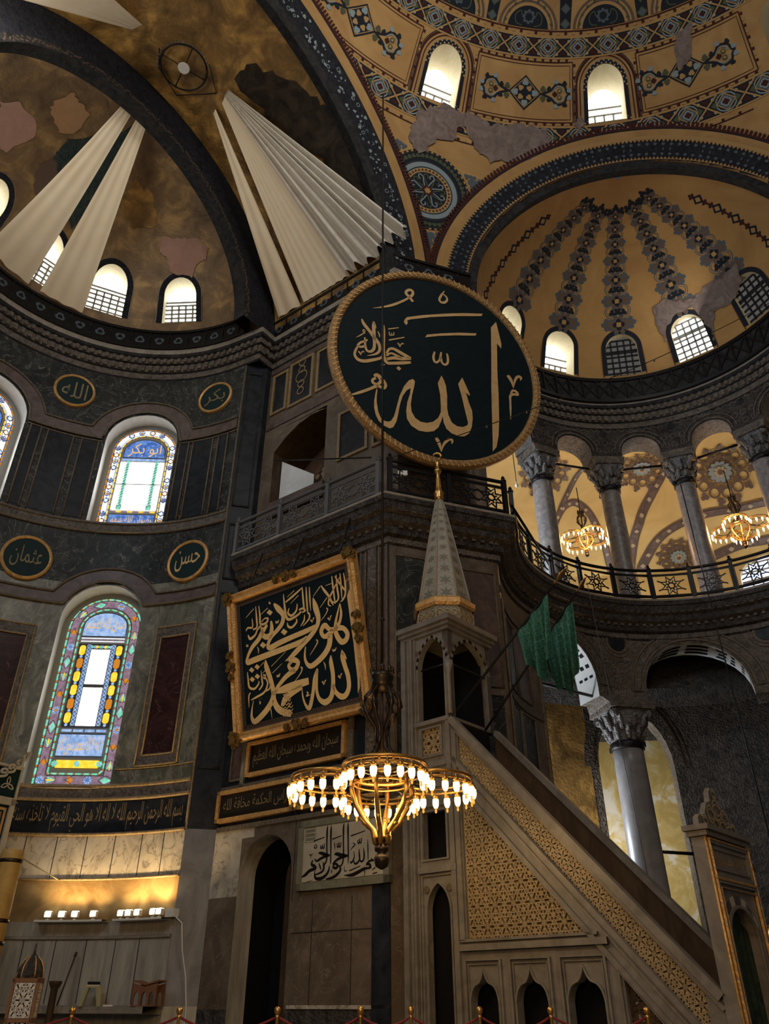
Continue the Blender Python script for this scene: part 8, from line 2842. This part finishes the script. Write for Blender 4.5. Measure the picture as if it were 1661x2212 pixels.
# plastic stool
sp = apse(22.0, 1.5, 5.45)
st = thing('plastic_stool', 'yellowed plastic stool standing on the marble ledge of the apse', 'stool', sp, None, 0.25)
mb = MB()
mb.lathe([(0.14, 0.34), (0.19, 0.33), (0.20, 0.36), (0.19, 0.385), (0.05, 0.39)], (0, 0, 0), 4, 0, False, PI / 4)
mb.build('seat', 'stool', st, True)
for k in range(4):
    mb = MB()
    t = PI / 4 + k * PI / 2
    c, e = Vector((cos(t), sin(t), 0)), Vector((-sin(t), cos(t), 0))
    lo = [mb.add(c * 0.25 + c * a + e * b) for a, b in ((-0.02, -0.035), (0.02, -0.035), (0.02, 0.035), (-0.02, 0.035))]
    hi = [mb.add(c * 0.17 + c * a + e * b + Vector((0, 0, 0.35))) for a, b in ((-0.03, -0.06), (0.02, -0.06), (0.02, 0.06), (-0.03, 0.06))]
    for q in range(4):
        mb.face((lo[q], lo[(q + 1) % 4], hi[(q + 1) % 4], hi[q]))
    mb.face(lo[::-1]); mb.face(hi)
    mb.build('leg', 'stool', st, True)
mb = MB()
mb.box(O, X, Y, UPV, -0.1, 0.12, -0.08, 0.07, 0.0, 0.05)
bk = mb.build('folded_cloth', 'ink', None, True)
bk.location = sp + Vector((0, 0, 0.391))
tag(bk, 'small dark folded cloth lying on the yellowed plastic stool', 'cloth')
# reading stand
rp = apse(6.6, 1.5, 5.42)
rs = thing('reading_stand', 'low carved brown reading stand on the marble ledge by the corner', 'reading stand', rp, None, -0.35)
mb = MB()
for s in (-1, 1):
    mb.box(Vector((0, 0, 0.36)), Vector((cos(0.22), 0, s * sin(0.22))), Y, Vector((-s * sin(0.22), 0, cos(0.22))), 0 if s > 0 else -0.31, 0.31 if s > 0 else 0, -0.15, 0.15, 0, 0.03)
mb.build('top', 'wood_red', rs, True)
for s in (-1, 1):
    mb = MB()
    Wl = planeW(Vector((-0.29, -0.14 * s, 0)), X, UPV)
    plate(mb, Wl, [(0, 0), (0.58, 0), (0.58, 0.40), (0.29, 0.34), (0, 0.40)], [ogee(0.05, 0.17, 0.02, 0.15, 0.26, 5), ogee(0.23, 0.35, 0.02, 0.15, 0.26, 5), ogee(0.41, 0.53, 0.02, 0.15, 0.26, 5)], -0.015, 0.015)
    mb.build('side', 'wood_red', rs, True)
# dark stand and stick
dsx = apse(29.3, 0.45, 5.1)
mb = MB(); mb.lathe([(0.12, 0), (0.12, 0.05), (0.075, 0.1), (0.07, 1.35), (0.11, 1.42), (0.13, 1.46), (0.13, 1.5)], dsx, 14)
tag(mb.build('candle_stand', 'wood_dark'), 'dark turned wooden stand between the lantern and the plastic stool', 'stand')
mb = MB(); a_, b_ = apse(28.9, 2.42, 5.66), apse(29.6, 1.52, 5.4)
mb.tube([b_, a_], 0.016, 6); mb.tube([a_, a_ + (a_ - b_) * 0.09], [0.03, 0.03], 8)
tag(mb.build('stick', 'wood_dark'), 'thin dark stick leaning against the streaked marble wall', 'stick')
mb = MB(); mb.box(apse(16.5, 1.5, 5.35), X, Y, UPV, -0.1, 0.1, -0.06, 0.06, 0, 0.03)
tag(mb.build('book', 'white_plastic'), 'small white book lying on the ledge beside the plastic stool', 'book')

# ================================================================== ROPE BARRIER
PX = [(-3.91, 11.5), (-2.59, 11.6), (-1.34, 11.5), (-0.30, 11.5), (0.33, 11.5), (1.19, 11.5), (2.08, 11.5), (3.27, 11.45)]
lbs = ['brass barrier post in front of the plastic stool', 'brass barrier post in front of the corner pilaster', 'brass barrier post in front of the dark arched doorway', 'brass barrier post in front of the brown marble pier wall', 'brass barrier post in front of the pulpit tower',
       'brass barrier post in front of the first pulpit niche', 'brass barrier post in front of the last pulpit niche', 'brass barrier post in front of the foot of the pulpit stair']
for k, (x, y) in enumerate(PX):
    root = thing('barrier_post', lbs[k], 'barrier post', (x, y, 0.45), 'brass posts of the rope barrier')
    mb = MB(); mb.lathe([(0.15, 0), (0.15, 0.02), (0.05, 0.05), (0.022, 0.08), (0.02, 0.92), (0.03, 0.94), (0.02, 0.965)], (x, y, 0.45), 12); mb.build('post', 'brass', root)
    mb = MB(); mb.lathe([(0.02, 0.96), (0.038, 0.985), (0.042, 1.01), (0.036, 1.035), (0.012, 1.052)], (x, y, 0.45), 12); mb.build('ball', 'brass', root)
rl = ['slack red rope from the plastic stool to the corner pilaster', 'slack red rope before the corner pilaster and doorway', 'slack red rope from the doorway to the pier wall', 'slack red rope between pier wall and pulpit tower', 'slack red rope before the pulpit tower', 'slack red rope before the pulpit niches', 'slack red rope from the last niche to the stair foot']
for k in range(len(PX) - 1):
    a, b = Vector((*PX[k], 1.38)), Vector((*PX[k + 1], 1.38))
    mb = MB()
    d_ = (b - a).normalized() * 0.03
    mb.tube([(a + d_).lerp(b - d_, t) - Vector((0, 0, 0.55 * t * (1 - t) * min(1, (b - a).length))) for t in frange(0, 1, 14)], 0.016, 6)
    tag(mb.build('barrier_rope', 'red_rope'), rl[k], 'rope', 'red ropes of the barrier')
mb = MB()
a, b = Vector((*PX[0], 1.38)), Vector((-5.6, 11.3, 1.34))
mb.tube([a.lerp(b, t) - Vector((0.03, 0, 0.5 * t * (1 - t))) for t in frange(0, 1, 14)], 0.016, 6)
tag(mb.build('barrier_rope', 'red_rope'), 'slack red rope running off past the lantern', 'rope', 'red ropes of the barrier')

# ================================================================== WIRES
wr = thing('wire', 'long thin wire with small lamps crossing in front of the big roundel', 'wire', (0.09, 14.3, 12.7))
A_, B_ = Vector((0.09, 15.2 - 0.9, 12.15)), Vector((12.21, 17.0, 20.29))
mb = MB(); mb.tube([A_.lerp(B_, t) - Vector((0, 0, 0.35 * 4 * t * (1 - t))) for t in frange(0, 1, 30)], 0.012, 5); mb.build('cable', 'iron', wr)
for t in (0.2, 0.29, 0.62, 0.8):
    p = A_.lerp(B_, t) - Vector((0, 0, 0.35 * 4 * t * (1 - t)))
    mb = MB(); mb.lathe([(0.01, -0.08), (0.03, -0.05), (0.02, 0.0)], p, 6); mb.build('bulb', 'iron_grey', wr)
rod('cable', 'thin dark cable slanting from the half arched opening to the pier balustrade', L(-0.9, 6.0, 14.9), L(-4.7, 5.7, 13.15), 0.02, 'iron', 'cable')
mb = MB(); p = L(-5.0, 5.5, 12.75)
mb.box(Vector((0.45, 15.72, 12.62)), X, Y, UPV, -0.12, 0.12, -0.1, 0.06, 0, 0.14)
tag(mb.build('floodlight', 'white_plastic'), 'small white floodlight fixed to the pier corner balustrade', 'floodlight')
rod('wire', 'thin pale wire hanging before the tall grey column', (5.9, 20.0, 11.9), (6.7, 21.4, 3.4), 0.01, 'iron_grey', 'wire')
rod('pipe', 'bent black pipe from the balustrade end to the first gallery column', (3.25, 16.6, 12.4), exed(118, 12.9, 5.8), 0.04, 'iron', 'pipe')
